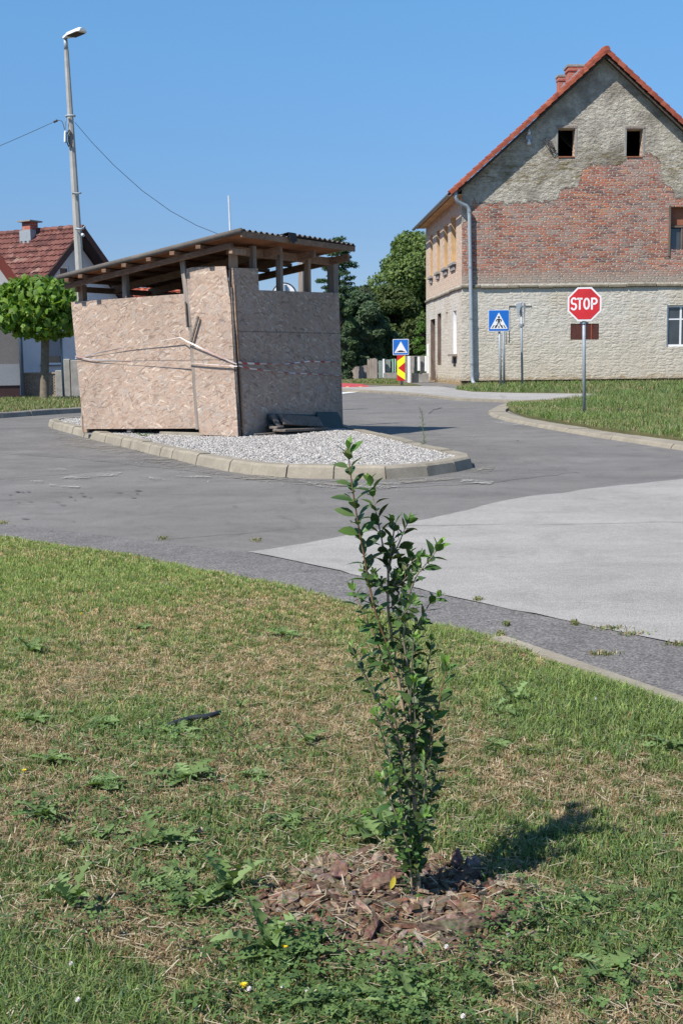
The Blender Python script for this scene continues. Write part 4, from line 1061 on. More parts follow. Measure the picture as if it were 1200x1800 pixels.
mb = MB(); q = apex+ez*0.02
for k in range(36):
    y = -0.1+k*0.37; mb.tube([q+h2*y-ez*0.02, q+h2*(y+0.40)+ez*0.02], [0.15, 0.17], 10)
mb.build('ridge_tiles', M['tile'], house)
# chimneys
def chimney(px0, px1, ptop, v, label):
    ua = Hfront(px0, ptop, v)[0]; ub = Hfront(px1, ptop, v)[0]; zt = Hfront(px0, ptop, v)[1]
    uc = (ua+ub)/2; w_ = (ub-ua); zr = ZRIDGE+0.2-(UR-uc)*PITCHR-0.6
    mb = MB(); mb.frame_box(H(uc-w_*0.40, v, zr), h1, h2, ez, w_*0.8, w_*0.8, zt-zr-0.12)
    mb.frame_box(H(uc-w_*0.45, v-0.04, zt-0.28), h1, h2, ez, w_*0.9, w_*0.9, 0.16)
    ch = mb.build('chimney', M['chbrick'], house, bevel=0.01)
    mb = MB(); mb.frame_box(H(uc-w_*0.5, v-0.06, zt-0.115), h1, h2, ez, w_, w_, 0.11); mb.build('cap', M['concrete'], ch, bevel=0.01)
    mb = MB(); zb = ZRIDGE+0.2-(UR-uc)*PITCHR; mb.beam(H(uc-w_*0.46, v-0.05, zb-0.35), H(uc+w_*0.3, v-0.05, zb+0.28), 0.05, 0.3); mb.build('flashing', M['galv'], ch)
m, nt_, b_ = newmat('chimney_brick'); n = N(nt_); t = n.new('ShaderNodeTexBrick'); t.inputs['Scale'].default_value = 1
t.inputs['Brick Width'].default_value = 0.26; t.inputs['Row Height'].default_value = 0.09; t.inputs['Mortar Size'].default_value = 0.012
t.inputs['Color1'].default_value = (0.34,0.07,0.05,1); t.inputs['Color2'].default_value = (0.42,0.11,0.07,1); t.inputs['Mortar'].default_value = (0.30,0.22,0.18,1)
s = n.sep(); n.link(n.comb(n.math('ADD', s[0], s[1]), s[2]), t.inputs['Vector']); n.link(t.outputs[0], b_.inputs['Base Color']); b_.inputs['Roughness'].default_value = 0.85
M['chbrick'] = m
chimney(979, 999, 131, 5.6, ''); chimney(996, 1027, 113, 2.6, '')
# gutter and downpipe
mb = MB(); gv0, gv1 = -0.45, HLEN+0.4; gu = -OVS-0.10; gz = ZRIDGE+0.2-(UR+OVS)*PITCHR-0.12
ns = 9; vs = []
for v in (gv0, gv1):
    for k in range(ns):
        a = math.pi+math.pi*k/(ns-1); vs.append(H(gu+0.09*math.cos(a), v, gz+0.09*math.sin(a)+0.02))
    for k in range(ns):
        a = math.pi*2-math.pi*k/(ns-1); vs.append(H(gu+0.078*math.cos(a), v, gz+0.078*math.sin(a)+0.02))
nn_ = 2*ns; mb.add(vs, [(k, (k+1) % nn_, nn_+(k+1) % nn_, nn_+k) for k in range(nn_)]+[tuple(range(nn_))])
mb.build('gutter', M['galv_dark'], house)
mb = MB(); mb.frame_box(H(-OVS+0.02, -0.2, gz+0.02), h1, h2, ez, 0.46, HLEN+0.4, 0.03); mb.build('soffit', M['ochre'], house)
dp = [H(gu+0.03, -0.38, gz-0.0)]
def hf(px, py, v): u_, z_ = Hfront(px, py, v); return H(u_, v, z_)
dp = [hf(800,336,-0.36), hf(800,347,-0.36), hf(804,355,-0.30), hf(819,362,-0.19), hf(823.5,368,-0.17), hf(824.5,380,-0.17), hf(829.5,660,-0.17), hf(830,669,-0.17), hf(831.5,673,-0.24), hf(834,675,-0.38)]
mb = MB(); mb.tube(dp, [0.085,0.085,0.085,0.08,0.08,0.08,0.08,0.08,0.085,0.085], 12); pipe = mb.build('downpipe', M['galv'], house, smooth=True)
for py in (372, 470, 560, 640):
    mb = MB(); a = hf(824.5+(py-380)*0.0179, py, -0.17); mb.tube([a-ez*0.03, a+ez*0.03], 0.095, 12); mb.frame_box(a-h1*0.02, h1, h2, ez, 0.04, 0.17, 0.03); mb.build('pipe_clip', M['galv_dark'], pipe)
# insulators and loose wires on the gable
for k, (px, py) in enumerate(((929,232),(929,250))):
    p = hf(px, py, -0.14); mb = MB(); mb.tube([p-ez*0.10, p-ez*0.02, p+ez*0.02, p+ez*0.11], [0.075,0.085,0.05,0.055], 10); o = mb.build('insulator', M['white_paint'], house, smooth=True)
    mb = MB(); mb.tube([p+ez*0.0, p+h2*0.16], 0.014, 6); mb.build('bracket', M['galv_dark'], o)
p = hf(929,241,-0.10); mb = MB(); mb.tube([p, p+h2*0.03], 0.13, 14); mb.build('bracket_plate', M['galv'], house)
mb = MB()
for k in range(6):
    a = (random.uniform(950,962), random.uniform(242,250)); b = (random.uniform(970,980), random.uniform(262,272)); c = ((a[0]+b[0])/2+random.uniform(-4,8), (a[1]+b[1])/2+random.uniform(-7,5))
    P = []
    for i in range(9):
        t = i/8; x = (1-t)**2*a[0]+2*t*(1-t)*c[0]+t*t*b[0]; y = (1-t)**2*a[1]+2*t*(1-t)*c[1]+t*t*b[1]; P.append(hf(x, y, -0.06-0.12*math.sin(t*3.1)))
    mb.tube(P, 0.013, 5)
mb.build('loose_wires', M['wire'], house)

# ------------------------------------------------------------------ traffic signs
def face_frame(P, yaw=0.0):
    ex = Vector((math.cos(yaw), math.sin(yaw), 0)); en = Vector((math.sin(yaw), -math.cos(yaw), 0)); return P, ex, en
def film(poly_, P, ex, en, d, mat, name, parent, th=0.0015):
    mb = MB(); mb.prism(poly_, ex, ez, en, P+en*d, th); return mb.build(name, mat, parent)
def film_multi(polys, P, ex, en, d, mat, name, parent, th=0.0015):
    mb = MB()
    for p in polys: mb.prism(p, ex, ez, en, P+en*d, th)
    return mb.build(name, mat, parent)
def rrect(w_, h_, r, n=4):
    out = []
    for cx, cy, a0 in ((w_/2-r, h_/2-r, 0), (-w_/2+r, h_/2-r, 90), (-w_/2+r, -h_/2+r, 180), (w_/2-r, -h_/2+r, 270)):
        for k in range(n+1): a = rad(a0+90*k/n); out.append((cx+r*math.cos(a), cy+r*math.sin(a)))
    return out
def stroke_polys(path, wd):
    L, R = sub_stroke(path, wd); return [[tuple(L[i]), tuple(L[i+1]), tuple(R[i+1]), tuple(R[i])] for i in range(len(path)-1)]
def stroke_film(paths, wd, P, ex, en, d, mat, name, parent, th=0.0015):
    mb = MB()
    for path in paths:
        L, R = sub_stroke(path, wd); k = len(path)
        vs = [P+ex*p.x+ez*p.y+en*d for p in L]+[P+ex*p.x+ez*p.y+en*d for p in R]; vs += [v+en*th for v in vs]
        fs = []
        for i in range(k-1):
            fs += [(2*k+i, 2*k+i+1, 3*k+i+1, 3*k+i), (i, i+1, 2*k+i+1, 2*k+i), (k+i, 3*k+i, 3*k+i+1, k+i+1)]
        fs += [(0, 2*k, 3*k, k), (k-1, 2*k-1, 4*k-1, 3*k-1)]
        mb.add(vs, fs)
    return mb.build(name, mat, parent, fix=False)
def pole_px(root, pxb, pyb, pxt, pyt, Y, r, mat=None, cap=True):
    a = D(pxb, pyb, Y); a.z = -0.05; b = D(pxt, pyt, Y); mb = MB(); mb.tube([a, b], r, 14); o = mb.build('pole', mat or M['galv'], root, smooth=False)
    o.data.polygons.foreach_set('use_smooth', [len(p.vertices) == 4 for p in o.data.polygons]); return o
# STOP
YS = G(1026,733).y
root = empty('stop_sign', G(1026,733,0), 'red octagonal STOP sign on a grey tube post in the rough grass verge', 'stop sign')
P = D(1026.5,534.5,YS-0.05); sc = YS/2150
pole_px(root, 1026, 733, 1025.5, 520, YS, 0.031)
R8 = 28.8*sc/math.cos(rad(22.5)); oc = lambda r: [(r*math.cos(rad(22.5+45*k)), r*math.sin(rad(22.5+45*k))) for k in range(8)]
P, ex, en = face_frame(P, rad(-4))
film(oc(R8*0.995), P, ex, en, -0.02, M['galv'], 'sign_plate', root, 0.02)
film(oc(R8), P, ex, en, 0.0005, M['white_film'], 'white_border', root)
film(oc(R8*0.905), P, ex, en, 0.003, M['red_film'], 'red_face', root)
lw = 3.1*sc
def arc(cx, cy, rx, ry, a0, a1, n=10): return [(cx+rx*math.cos(rad(a0+(a1-a0)*i/n)), cy+ry*math.sin(rad(a0+(a1-a0)*i/n))) for i in range(n+1)]
def sx(lst): return [(x*sc, y*sc) for x, y in lst]
hh = 10.2; oy = 0.6
S_ = arc(-18.3, hh*0.5-0.6, 4.0, 5.2, 25, 180, 8)+arc(-18.3, hh*0.5-0.6, 4.0, 5.0, 200, 235, 3)+[(-18.5,0.0)]+arc(-18.5, -hh*0.5+0.6, 4.2, 5.0, 55, 10, 4)+arc(-18.5, -hh*0.5+0.6, 4.2, 5.2, -10, -160, 8)
T_ = [(-12.9, hh-1.55),(-3.6, hh-1.55)]; T2 = [(-8.2, hh-1.5),(-8.2,-hh)]
O_ = arc(3.6, 0, 4.2, hh-1.5, 90, 450, 26)
Pp = [(12.6,-hh),(12.6,hh-1.5),(16.5,hh-1.5)]+arc(16.5, hh-1.5-4.6, 4.4, 4.6, 85, -85, 8)+[(12.6,hh-1.5-9.2)]
sh = lambda l: [(x, y+oy) for x, y in l]
stroke_film([sx(sh(S_)), sx(sh(T_)), sx(sh(T2)), sx(sh(O_)), sx(sh(Pp))], lw, P, ex, en, 0.005, M['white_film'], 'stop_lettering', root)
for dz in (0.10, -0.34):
    mb = MB(); a = D(1026,534,YS)+ez*dz; mb.tube([a-ez*0.02, a+ez*0.02], 0.046, 12); mb.frame_box(a+Vector((-0.075,-0.02,-0.015)), (1,0,0),(0,1,0),ez, 0.15,0.03,0.03); mb.build('clamp', M['galv_dark'], root)
# pedestrian crossing sign
YC = G(879,683).y; sc = YC/2150
root = empty('crossing_sign', G(879,683,0), 'blue square pedestrian crossing sign on a grey post by the old house wall', 'road sign')
pole_px(root, 880, 683, 876.5, 560, YC, 0.045)
P, ex, en = face_frame(D(876,563.5,YC-0.09), rad(2)); 
film(rrect(36.5*sc, 37*sc, 1.5*sc), P, ex, en, -0.02, M['galv'], 'sign_plate', root, 0.02)
film(rrect(36.5*sc, 37*sc, 1.5*sc), P, ex, en, 0.0005, M['white_film'], 'white_border', root)
film(rrect(34.8*sc, 35.3*sc, 1.2*sc), P, ex, en, 0.004, M['blue_film'], 'blue_face', root)
film(sx([(-15.3,-14.2),(15.3,-14.2),(0,13.8)]), P, ex, en, 0.008, M['white_film'], 'white_triangle', root)
body = [sx([(-1.6,3.2),(1.6,3.2),(1.8,-2.2),(-1.8,-2.2)])]
strokes = [sx([(-1.4,2.6),(-4.4,0.8),(-4.0,-1.6)]), sx([(1.4,2.6),(4.3,0.9),(3.4,-1.8)]), sx([(-0.9,-1.8),(-2.2,-6.5),(-5.0,-12.0)]), sx([(0.9,-1.8),(2.0,-6.5),(5.6,-12.0)])]
stroke_film(strokes, 1.7*sc, P, ex, en, 0.012, M['black_film'], 'walker_limbs', root)
film_multi(body+[[(x*sc*1.0, (y+6.0)*sc) for x, y in arc(0,0,1.9,1.9,0,330,11)]], P, ex, en, 0.0125, M['black_film'], 'walker_body', root)
for pl_ in [sx([(a, -12.9),(a+2.1,-12.9),(b+1.5,-7.6),(b,-7.6)]) for a, b in ((-12.4,-9.0),(-7.6,-5.6))]+[sx([(-a-2.1,-12.9),(-a,-12.9),(-b,-7.6),(-b-1.5,-7.6)]) for a, b in ((-12.4,-9.0),(-7.6,-5.6))]+[sx([(-1.0,-12.9),(1.0,-12.9),(0.8,-8.8),(-0.8,-8.8)])]:
    film(pl_, P, ex, en, 0.010, M['black_film'], 'crossing_stripe', root)
# round sign seen edge-on behind it
Y2 = YC+1.6; root = empty('edge_on_sign', D(885,680.5,Y2)*1.0, 'grey post with a round plate seen nearly edge-on, just behind the crossing sign', 'road sign')
root.location.z = 0
pole_px(root, 885.5, 681, 884.5, 568, Y2, 0.045, M['galv_dark'])
P = D(886,586,Y2); mb = MB(); ex2 = Vector((0.11,0.99,0)).normalized(); en2 = Vector((-ex2.y, ex2.x, 0))
mb.prism([(0.42*math.cos(rad(a)), 0.42*math.sin(rad(a))) for a in range(0,360,15)], ex2, ez, en2, P-en2*0.09, 0.025); mb.build('sign_plate', M['galv_dark'], root)
# give-way plates seen edge-on
Y3 = G(917,680).y; root = empty('give_way_sign', G(917,680,0), 'tall grey post carrying two triangular plates seen edge-on, between crossing and stop signs', 'road sign')
pole_px(root, 917.5, 680, 915, 530, Y3, 0.045, M['galv'])
P = D(916,533,Y3); s3_ = Y3/2150
for sg, yaw, mt, hgt in ((1, 76, 'white_paint', 40), (-1, -82, 'galv', 24)):
    exx = Vector((math.cos(rad(yaw)), math.sin(rad(yaw)), 0)); enn = Vector((exx.y, -exx.x, 0))
    o_ = P+Vector((sg*0.08, -0.0, 0))+exx*(0.0)
    mb = MB(); w2 = 18*s3_; c_ = Vector((sg*0.10,0,0)); mb.prism([(-w2,0),(w2,0),(0,-hgt*s3_)], exx, ez, enn, P+c_, 0.02); mb.build('sign_plate', M[mt], root, bevel=0.004)
mb = MB(); a = D(916,572,Y3); mb.tube([a-ez*0.05, a+ez*0.05], 0.085, 12); mb.build('clamp', M['galv_dark'], root)
# speed hump sign with chevron board
YH = G(706,678).y; sc = YH/2150
root = empty('speed_hump_sign', G(706,678,0), 'blue speed hump sign above a red and yellow chevron board in front of the fence', 'road sign')
pole_px(root, 706, 678, 704, 612, YH, 0.06)
P, ex, en = face_frame(D(704,610,YH-0.09), 0)
film(rrect(27.6*sc, 27.4*sc, 1.5*sc), P, ex, en, -0.02, M['galv'], 'sign_plate', root, 0.02)
film(rrect(27.6*sc, 27.4*sc, 1.5*sc), P, ex, en, 0.0005, M['white_film'], 'white_border', root)
film(rrect(26.0*sc, 25.8*sc, 1.2*sc), P, ex, en, 0.004, M['blue_film'], 'blue_face', root)
film(sx([(-11.2,-10.2),(11.2,-10.2),(0,9.8)]), P, ex, en, 0.008, M['white_film'], 'white_triangle', root)
film(sx([(-7.8,-8.8),(7.8,-8.8),(7.8,-7.8),(5.2,-7.4),(2.8,-5.8),(-2.8,-5.8),(-5.2,-7.4),(-7.8,-7.8)]), P, ex, en, 0.012, M['black_film'], 'hump_symbol', root)
P, ex, en = face_frame(D(704.6,647,YH-0.08), 0); w2, h2_ = 7.0, 22.2
film(sx([(-w2,-h2_),(w2,-h2_),(w2,h2_),(-w2,h2_)]), P, ex, en, -0.02, M['galv'], 'board_plate', root, 0.02)
film(sx([(-w2,-h2_),(w2,-h2_),(w2,h2_),(-w2,h2_)]), P, ex, en, 0.0005, M['chev_red'], 'red_face', root)
# yellow bands: "<" pointing left
film_multi([sx([(w2,22.0),(w2,10.2),(-5.2,0.0),(-w2,0.0),(-w2,12.2)]), sx([(w2,-20.8),(w2,-9.0),(-5.2,0.0),(-w2,0.0),(-w2,-11.0)])], P, ex, en, 0.004, M['yellow_film'], 'yellow_chevron', root)
# speed hump on the road
M['hump_red'] = m_plain('hump_red', (0.42,0.05,0.06), 0.8, 0, 0.25, 3)
M['hump_yel'] = m_plain('hump_yellow', (0.75,0.42,0.05), 0.8, 0, 0.15, 3)
hp = gp([(520,672),(600,671),(630,674),(645,677.5),(653,681),(640,682.5),(600,683.5),(520,684)], 0.02)
o = sheet('speed_hump', hp, 0.02, M['hump_red'], thick=0.03)
mb = MB()
for cx in (563, 586, 611, 634):
    Q = gp([(cx-11,683),(cx+9,682.3),(cx-1,679.0)], 0.026); mb.add(Q, [(0,1,2)])
o = mb.build('hump_triangles', M['hump_yel'], fix=False); o['kind'] = 'structure'

# galvanised poles behind the kiosk
root = empty('convex_mirror', Vector((D(500,520,26).x, 26, 0)), 'round white disc with dark rim on a blue-grey post behind the shelter', 'traffic mirror')
P = D(499.5,519,26); rr = 20.5*26/2150
mb = MB(); mb.tube([P+Vector((0.0,-0.02,0)), P+Vector((0,0.02,0))], rr-0.012, 32); mb.build('disc', M['white_paint'], root)
mb = MB()
ringp = [(rr*math.cos(rad(a)), rr*math.sin(rad(a))) for a in range(0,361,10)]
mb.tube([P+Vector((x,0,y)) for x, y in ringp], 0.018, 8, cap=False); mb.build('rim', M['black_film'], root, smooth=True)
mb = MB(); mb.tube([Vector((P.x+0.03, 25.94, -0.05)), Vector((P.x+0.03, 25.94, P.z+rr*0.85))], 0.035, 10); mb.build('pole', m_plain('blue_grey_paint', (0.10,0.17,0.25), 0.5, 0, 0.1), root)
mb = MB(); P = D(402,344,24); mb.tube([Vector((P.x+0.09,24,-0.05)), P], [0.024,0.019], 10)
tag(mb.build('metal_pole', M['galv'], None, smooth=True), 'thin bare metal pole rising behind the shelter roof', 'pole')

# ------------------------------------------------------------------ utility pole with lamp, cables
YP = 33.0
root = empty('utility_pole', Vector((D(140,478,YP).x+0.25, YP, 0)), 'tall tapering concrete street lamp pole leaning slightly left', 'street lamp')
a = D(117,88,YP); b = D(141,478,YP); c = b+(b-a)*(b.z/(a.z-b.z))*1.0; c.z = -0.1
def sqtube(mb, P_, rr_): # chamfered square section
    mb.tube(P_, rr_, 8)
mb = MB(); sqtube(mb, [c, b, a], [0.135, 0.115, 0.062]); mb.build('shaft', M['pole_conc'], root)
mb = MB(); t = D(115.5,68,YP); mb.tube([a, t], [0.055,0.05], 10); mb.build('collar', M['galv'], root, smooth=True)
# lamp head: from (114,64) to (148,54)
p0 = D(114,66,YP); p1 = D(146,52.5,YP-0.9); dl = (p1-p0).normalized(); sd = dl.cross(ez).normalized(); upn = sd.cross(dl)
mb = MB(); prof = [(-0.02,0.05,0.03,0.05),(0.12,0.07,0.05,0.06),(0.45,0.15,0.06,0.075),((p1-p0).length-0.1,0.15,0.06,0.075),((p1-p0).length,0.09,0.04,0.05)]
vs = []
for s_, w_, t0_, t1_ in prof:
    q = p0+dl*s_; vs += [q-sd*w_-upn*t0_*0.6, q+sd*w_-upn*t0_*0.6, q+sd*w_*0.9+upn*t1_*0.5, q+sd*w_*0.35+upn*t1_, q-sd*w_*0.35+upn*t1_, q-sd*w_*0.9+upn*t1_*0.5]
fs = []
for i in range(len(prof)-1):
    for k in range(6): fs.append((i*6+k, i*6+(k+1) % 6, (i+1)*6+(k+1) % 6, (i+1)*6+k))
fs += [tuple(range(6))[::-1], tuple(24+k for k in range(6))]
mb.add(vs, fs); lh = mb.build('lamp_head', M['white_paint'], root)
mb = MB(); q = p0+dl*0.42-upn*0.045; mb.frame_box(q-sd*0.12-upn*0.012, dl, sd, upn, (p1-p0).length-0.56, 0.24, 0.011); mb.build('lamp_glass', M['bark_dark'], lh)
# fittings
def pp(px, py, dy=-0.12): return D(px, py, YP+dy)
mb = MB(); mb.tube([pp(116,204), pp(120,203,-0.15), pp(127,203,-0.15), pp(133,204)], 0.03, 8); mb.build('clamp', M['galv'], root, smooth=True)
mb = MB(); mb.tube([pp(132,339), pp(128,340,-0.16), pp(138,340,-0.16), pp(143,339)], 0.025, 8); mb.build('clamp', M['galv'], root, smooth=True)
mb = MB(); mb.tube([pp(133,402,-0.16), pp(141,403,-0.16), pp(148,401)], 0.028, 8); mb.tube([pp(146,401),pp(150,397)], 0.02, 6); mb.build('clamp', M['galv'], root, smooth=True)
mb = MB(); q = pp(146,413); mb.tube([q+Vector((0,-0.05,0)), q+Vector((0,0.05,0))], 0.04, 12); mb.build('insulator', M['white_paint'], root, smooth=True)
mb = MB(); q = pp(121,240,-0.14); mb.frame_box(q+Vector((-0.12,-0.06,-0.16)), (1,0,0),(0,1,0), Vector((0.06,0,1)).normalized(), 0.06, 0.10, 0.30); mb.build('splice_box', M['white_paint'], root, bevel=0.02)
mb = MB(); mb.tube([pp(122,228), pp(118,236), pp(117.5,248), pp(121,257), pp(125,260), pp(127,250), pp(126,236), pp(122,228)], 0.018, 6, cap=False)
mb.tube([pp(124,230), pp(121,238), pp(121,248), pp(124,256)], 0.02, 6); mb.build('cable_coil', M['wire'], root, smooth=True)
mb = MB(); mb.tube([pp(118,205), pp(115.5,215), pp(115,228), pp(116,236)], 0.012, 6); mb.build('down_lead', M['galv_dark'], root, smooth=True)
# left cable
mb = MB(); P_ = []
for t in np.linspace(0,1,16):
    Yy = 33+ (1-t)*6-0.0; P_.append(D(-260+(98+260)*t, 344+(213-344)*t+10*math.sin(math.pi*t)*1.0, Yy))
mb.tube(P_, 0.007, 6); lc = mb
lc.tube([pp(98,213,-0.0), pp(104,211), pp(109,213), pp(112,219), pp(114,228)], 0.009, 6)
o = tag(lc.build('overhead_cable', M['wire'], None, smooth=True), 'thin overhead cable coming in from the left to the lamp pole, with a dark splice', 'cable')
mb = MB(); mb.tube([D(95,214.5,33), D(101.5,211.5,33)], 0.03, 8); sp_ = mb.build('splice', M['wire'], None, smooth=True)
off = Vector(sp_.location)-Vector(o.location); sp_.data.transform(Matrix.Translation(off)); sp_.location = (0,0,0); sp_.parent = o
mb = MB(); cab = [(132,215),(160,248),(200,290),(250,335),(300,371),(345,396),(390,414),(440,427),(500,436),(560,441)]; P_ = []
for i, (x, y) in enumerate(cab):
    t = (x-132)/428; Yy = 1/((1-t)/33+t/82); P_.append(D(x, y, Yy))
mb.tube(P_, [0.006+0.008*i/9 for i in range(10)], 6)
tag(mb.build('overhead_cable', M['wire'], None, smooth=True), 'thin overhead cable sagging from the lamp pole down behind the shelter roof', 'cable')
# slim street post on the left
Yq = 35.6; mb = MB(); a = D(113,706,Yq); a.z = 0; mb.tube([a, D(106,560,Yq)], 0.035, 10)
tag(mb.build('sign_post', m_plain('blue_grey_post', (0.22,0.29,0.34), 0.5, 0.3, 0.1), None, smooth=True), 'slim blue-grey metal post beside the round-crowned street tree', 'post')

# ------------------------------------------------------------------ left verge
lv_line = [(-200,735),(-60,728),(0,725),(60,721),(139,716),(260,712),(420,709)]
lv = [G(x, y, 0.12) for x, y in lv_line]
kerb('far_kerb', lv, 0.15, 0.12, M['kerbgrey'], 0.9, False, 1)
vp = [p+Vector((0,0.14,0)) for p in lv]+[G(x,y,0.1) for x, y in [(420,697),(260,698),(139,699),(60,700),(0,701),(-200,704)]]
sheet('left_verge_soil', vp, 0.10, M['turf'], thick=0.1)
sheet('pale_gutter', gp([(-200,741),(-60,732),(0,729),(60,726.5),(60,725),(0,726.5),(-60,730),(-200,738)]), 0.006, M['pave'])
X, Y = scatter_poly(vp, 22000)
blades(X, Y, np.full(len(X),0.10), RS.uniform(0.04,0.11,len(X)), RS.uniform(0.008,0.016,len(X)), RS.uniform(0.2,0.8,len(X)), grass_cols(len(X), np.full(len(X),0.35)), 'left_verge_grass', 'short grass on the far kerbed verge under the round-crowned tree', 'grass')

# ------------------------------------------------------------------ generic foliage
def leaf_cloud(blobs, count, size, palette, name, mat, parent, seed=0, shell=0.55, droop=0.0, aspect=1.6, light_top=0.25):
    """blobs: (centre, (rx,ry,rz), weight)"""
    R_ = np.random.RandomState(seed); w_ = np.array([b[2] for b in blobs], float); w_ /= w_.sum()
    idx = R_.choice(len(blobs), count, p=w_); C = np.array([b[0][:] for b in blobs])[idx]; Rr = np.array([b[1] for b in blobs])[idx]
    d = R_.normal(size=(count,3)); d /= np.linalg.norm(d, axis=1)[:,None]
    rad_ = (shell+(1-shell)*R_.uniform(0,1,count)**0.6)*(1+R_.normal(0,0.06,count))
    P = C+d*Rr*rad_[:,None]
    nrm = d*0.7+R_.normal(size=(count,3))*0.55; nrm[:,2] += 0.25; nrm /= np.linalg.norm(nrm, axis=1)[:,None]
    t = np.cross(nrm, R_.normal(size=(count,3))); t[:,2] -= droop; t -= nrm*np.sum(t*nrm,1)[:,None]; t /= np.linalg.norm(t, axis=1)[:,None]; s = np.cross(nrm, t)
    L = size*R_.uniform(0.6,1.3,count)[:,None]; W_ = L/aspect
    # 6-vertex folded leaf: base, two sides, tip + mid
    b0 = P-t*L*0.5; tip = P+t*L*0.5-nrm*L*0.12; l_ = P-s*W_*0.5-t*L*0.05-nrm*L*0.06; r_ = P+s*W_*0.5-t*L*0.05-nrm*L*0.06; m_ = P+nrm*L*0.04
    V = np.stack([b0, r_, tip, l_, m_], 1).reshape(-1,3); o = np.arange(count)*5
    T = np.concatenate([np.stack([o,o+1,o+4],1), np.stack([o+1,o+2,o+4],1), np.stack([o+2,o+3,o+4],1), np.stack([o+3,o,o+4],1)])
    pal = np.array(palette); c = pal[R_.randint(0,len(pal),count)]*R_.uniform(0.75,1.25,(count,1)); cc = np.concatenate([c]*4)
    ob = fast(name, V, None, T, mat, None, cc, parent=parent, loc=tuple(parent.location) if parent else (0,0,0)); return ob
def limbs(base, top, r0, mat, root, n=7, spread=1.5, seed=1, name='trunk', start=0.4):
    rn = random.Random(seed); mb = MB(); base = Vector(base); top = Vector(top); Hh = (top-base).length
    P_ = [base+Vector((0,0,-0.1)), base.lerp(top,0.05), base.lerp(top,0.35)+Vector((rn.uniform(-.03,.03)*Hh,0,0)), base.lerp(top,0.7)+Vector((rn.uniform(-.04,.04)*Hh,0,0)), top]
    mb.tube(P_, [r0*1.35, r0*1.05, r0*0.85, r0*0.5, r0*0.12], 10)
    for k in range(n):
        f = start+(0.92-start)*k/n; p = base.lerp(top, f); a = rn.uniform(0, 6.28); ln = spread*rn.uniform(0.6,1.1)*(1.15-f*0.6)
        q1 = p+Vector((math.cos(a)*ln*0.45, math.sin(a)*ln*0.45, ln*0.3)); q2 = p+Vector((math.cos(a)*ln, math.sin(a)*ln, ln*0.75))
        mb.tube([p, q1, q2], [r0*0.4*(1.1-f*0.6), r0*0.25, r0*0.06], 7)
        for j in range(2):
            b_ = a+rn.uniform(-1,1); q3 = q1+Vector((math.cos(b_)*ln*0.5, math.sin(b_)*ln*0.5, ln*0.4)); mb.tube([q1, q3], [r0*0.16, r0*0.04], 5)
    return mb.build(name, mat, root, smooth=True)

# round-crowned street tree
YT = 34.6; bt_ = D(79,706,YT); bt_.z = 0.1
root = empty('globe_catalpa_tree', bt_, 'round-crowned street tree with big bright green drooping leaves left of the shelter', 'tree')
ct = D(70,535,YT); s_ = YT/2150
mb = MB(); mb.tube([bt_+Vector((0,0,-.1)), bt_+Vector((0,0,0.08)), D(79,660,YT), D(80,600,YT), D(78,575,YT)], [0.17,0.13,0.115,0.115,0.10], 14)
rn = random.Random(5)
for k in range(9):
    a = k*0.7+rn.uniform(-.2,.2); q = D(79,585,YT); e = ct+Vector((math.cos(a)*0.8, math.sin(a)*0.8, rn.uniform(-0.2,0.5))); mb.tube([q, q.lerp(e,0.5)+Vector((0,0,0.12)), e], [0.055,0.035,0.01], 6)
mb.build('trunk', M['bark'], root, smooth=True)
blobs = [(ct, (76*s_, 76*s_, 46*s_), 4), (ct+Vector((0,0,-0.25)), (84*s_,84*s_,32*s_), 4), (ct+Vector((0,0,0.25)), (60*s_,60*s_,34*s_), 2), (ct+Vector((0.1,-0.1,-0.6)), (72*s_,72*s_,24*s_), 2.5)]
for k in range(26):
    a = rn.uniform(0,6.28); e_ = rn.uniform(-0.5,1.0); blobs.append((ct+Vector((math.cos(a)*70*s_*math.cos(e_), math.sin(a)*70*s_*math.cos(e_), 38*s_*math.sin(e_))), (rn.uniform(.16,.38),rn.uniform(.16,.38),rn.uniform(.12,.24)), 0.45))
leaf_cloud(blobs, 5200, 0.21, [(0.11,0.21,0.03),(0.15,0.26,0.035),(0.07,0.15,0.022),(0.19,0.29,0.055),(0.12,0.20,0.03)], 'crown', M['leaf_cat'], root, 3, 0.72, 1.6, 1.25)

# background trees
def tree(name, label, px, pyb, pyt, Y, halfw, palette, count, size, seed, trunk=True, col=False, nb=40, low=0.15, zground=0.0, mat='bark_dark', droop=0.0):
    b = D(px, pyb, Y); b.z = zground; T_ = D(px, pyt, Y); Hh = T_.z; R_ = halfw*Y/2150; rn = random.Random(seed)
    root = empty(name, b, label, 'tree', None)
    if trunk: limbs(b, Vector((b.x, b.y, Hh*0.9)), 0.03*Hh*0.6+0.08, M[mat], root, 10, R_*0.7, seed)
    blobs = []
    for k in range(nb):
        f = low+(0.98-low)*rn.random(); prof = math.sin(math.pi*min(1, (f-low)/(1-low)*0.85+0.15))**0.6 if not col else 1
        a = rn.uniform(0,6.28); rr_ = R_*prof*rn.uniform(0.35,0.85); bs = R_*rn.uniform(0.22,0.42)
        blobs.append((Vector((b.x+math.cos(a)*rr_, b.y+math.sin(a)*rr_, Hh*f-bs*0.3)), (bs, bs, bs*0.8), bs**2))
    leaf_cloud(blobs, count, size, palette, 'crown', M['leaf_tree'], root, seed, 0.6, droop)
    return root
GRN = [(0.11,0.17,0.055),(0.145,0.205,0.06),(0.09,0.14,0.05),(0.165,0.225,0.07)]
DRK = [(0.065,0.105,0.05),(0.08,0.13,0.055),(0.09,0.145,0.065)]
BLU = [(0.08,0.125,0.072),(0.10,0.15,0.08),(0.068,0.11,0.062)]
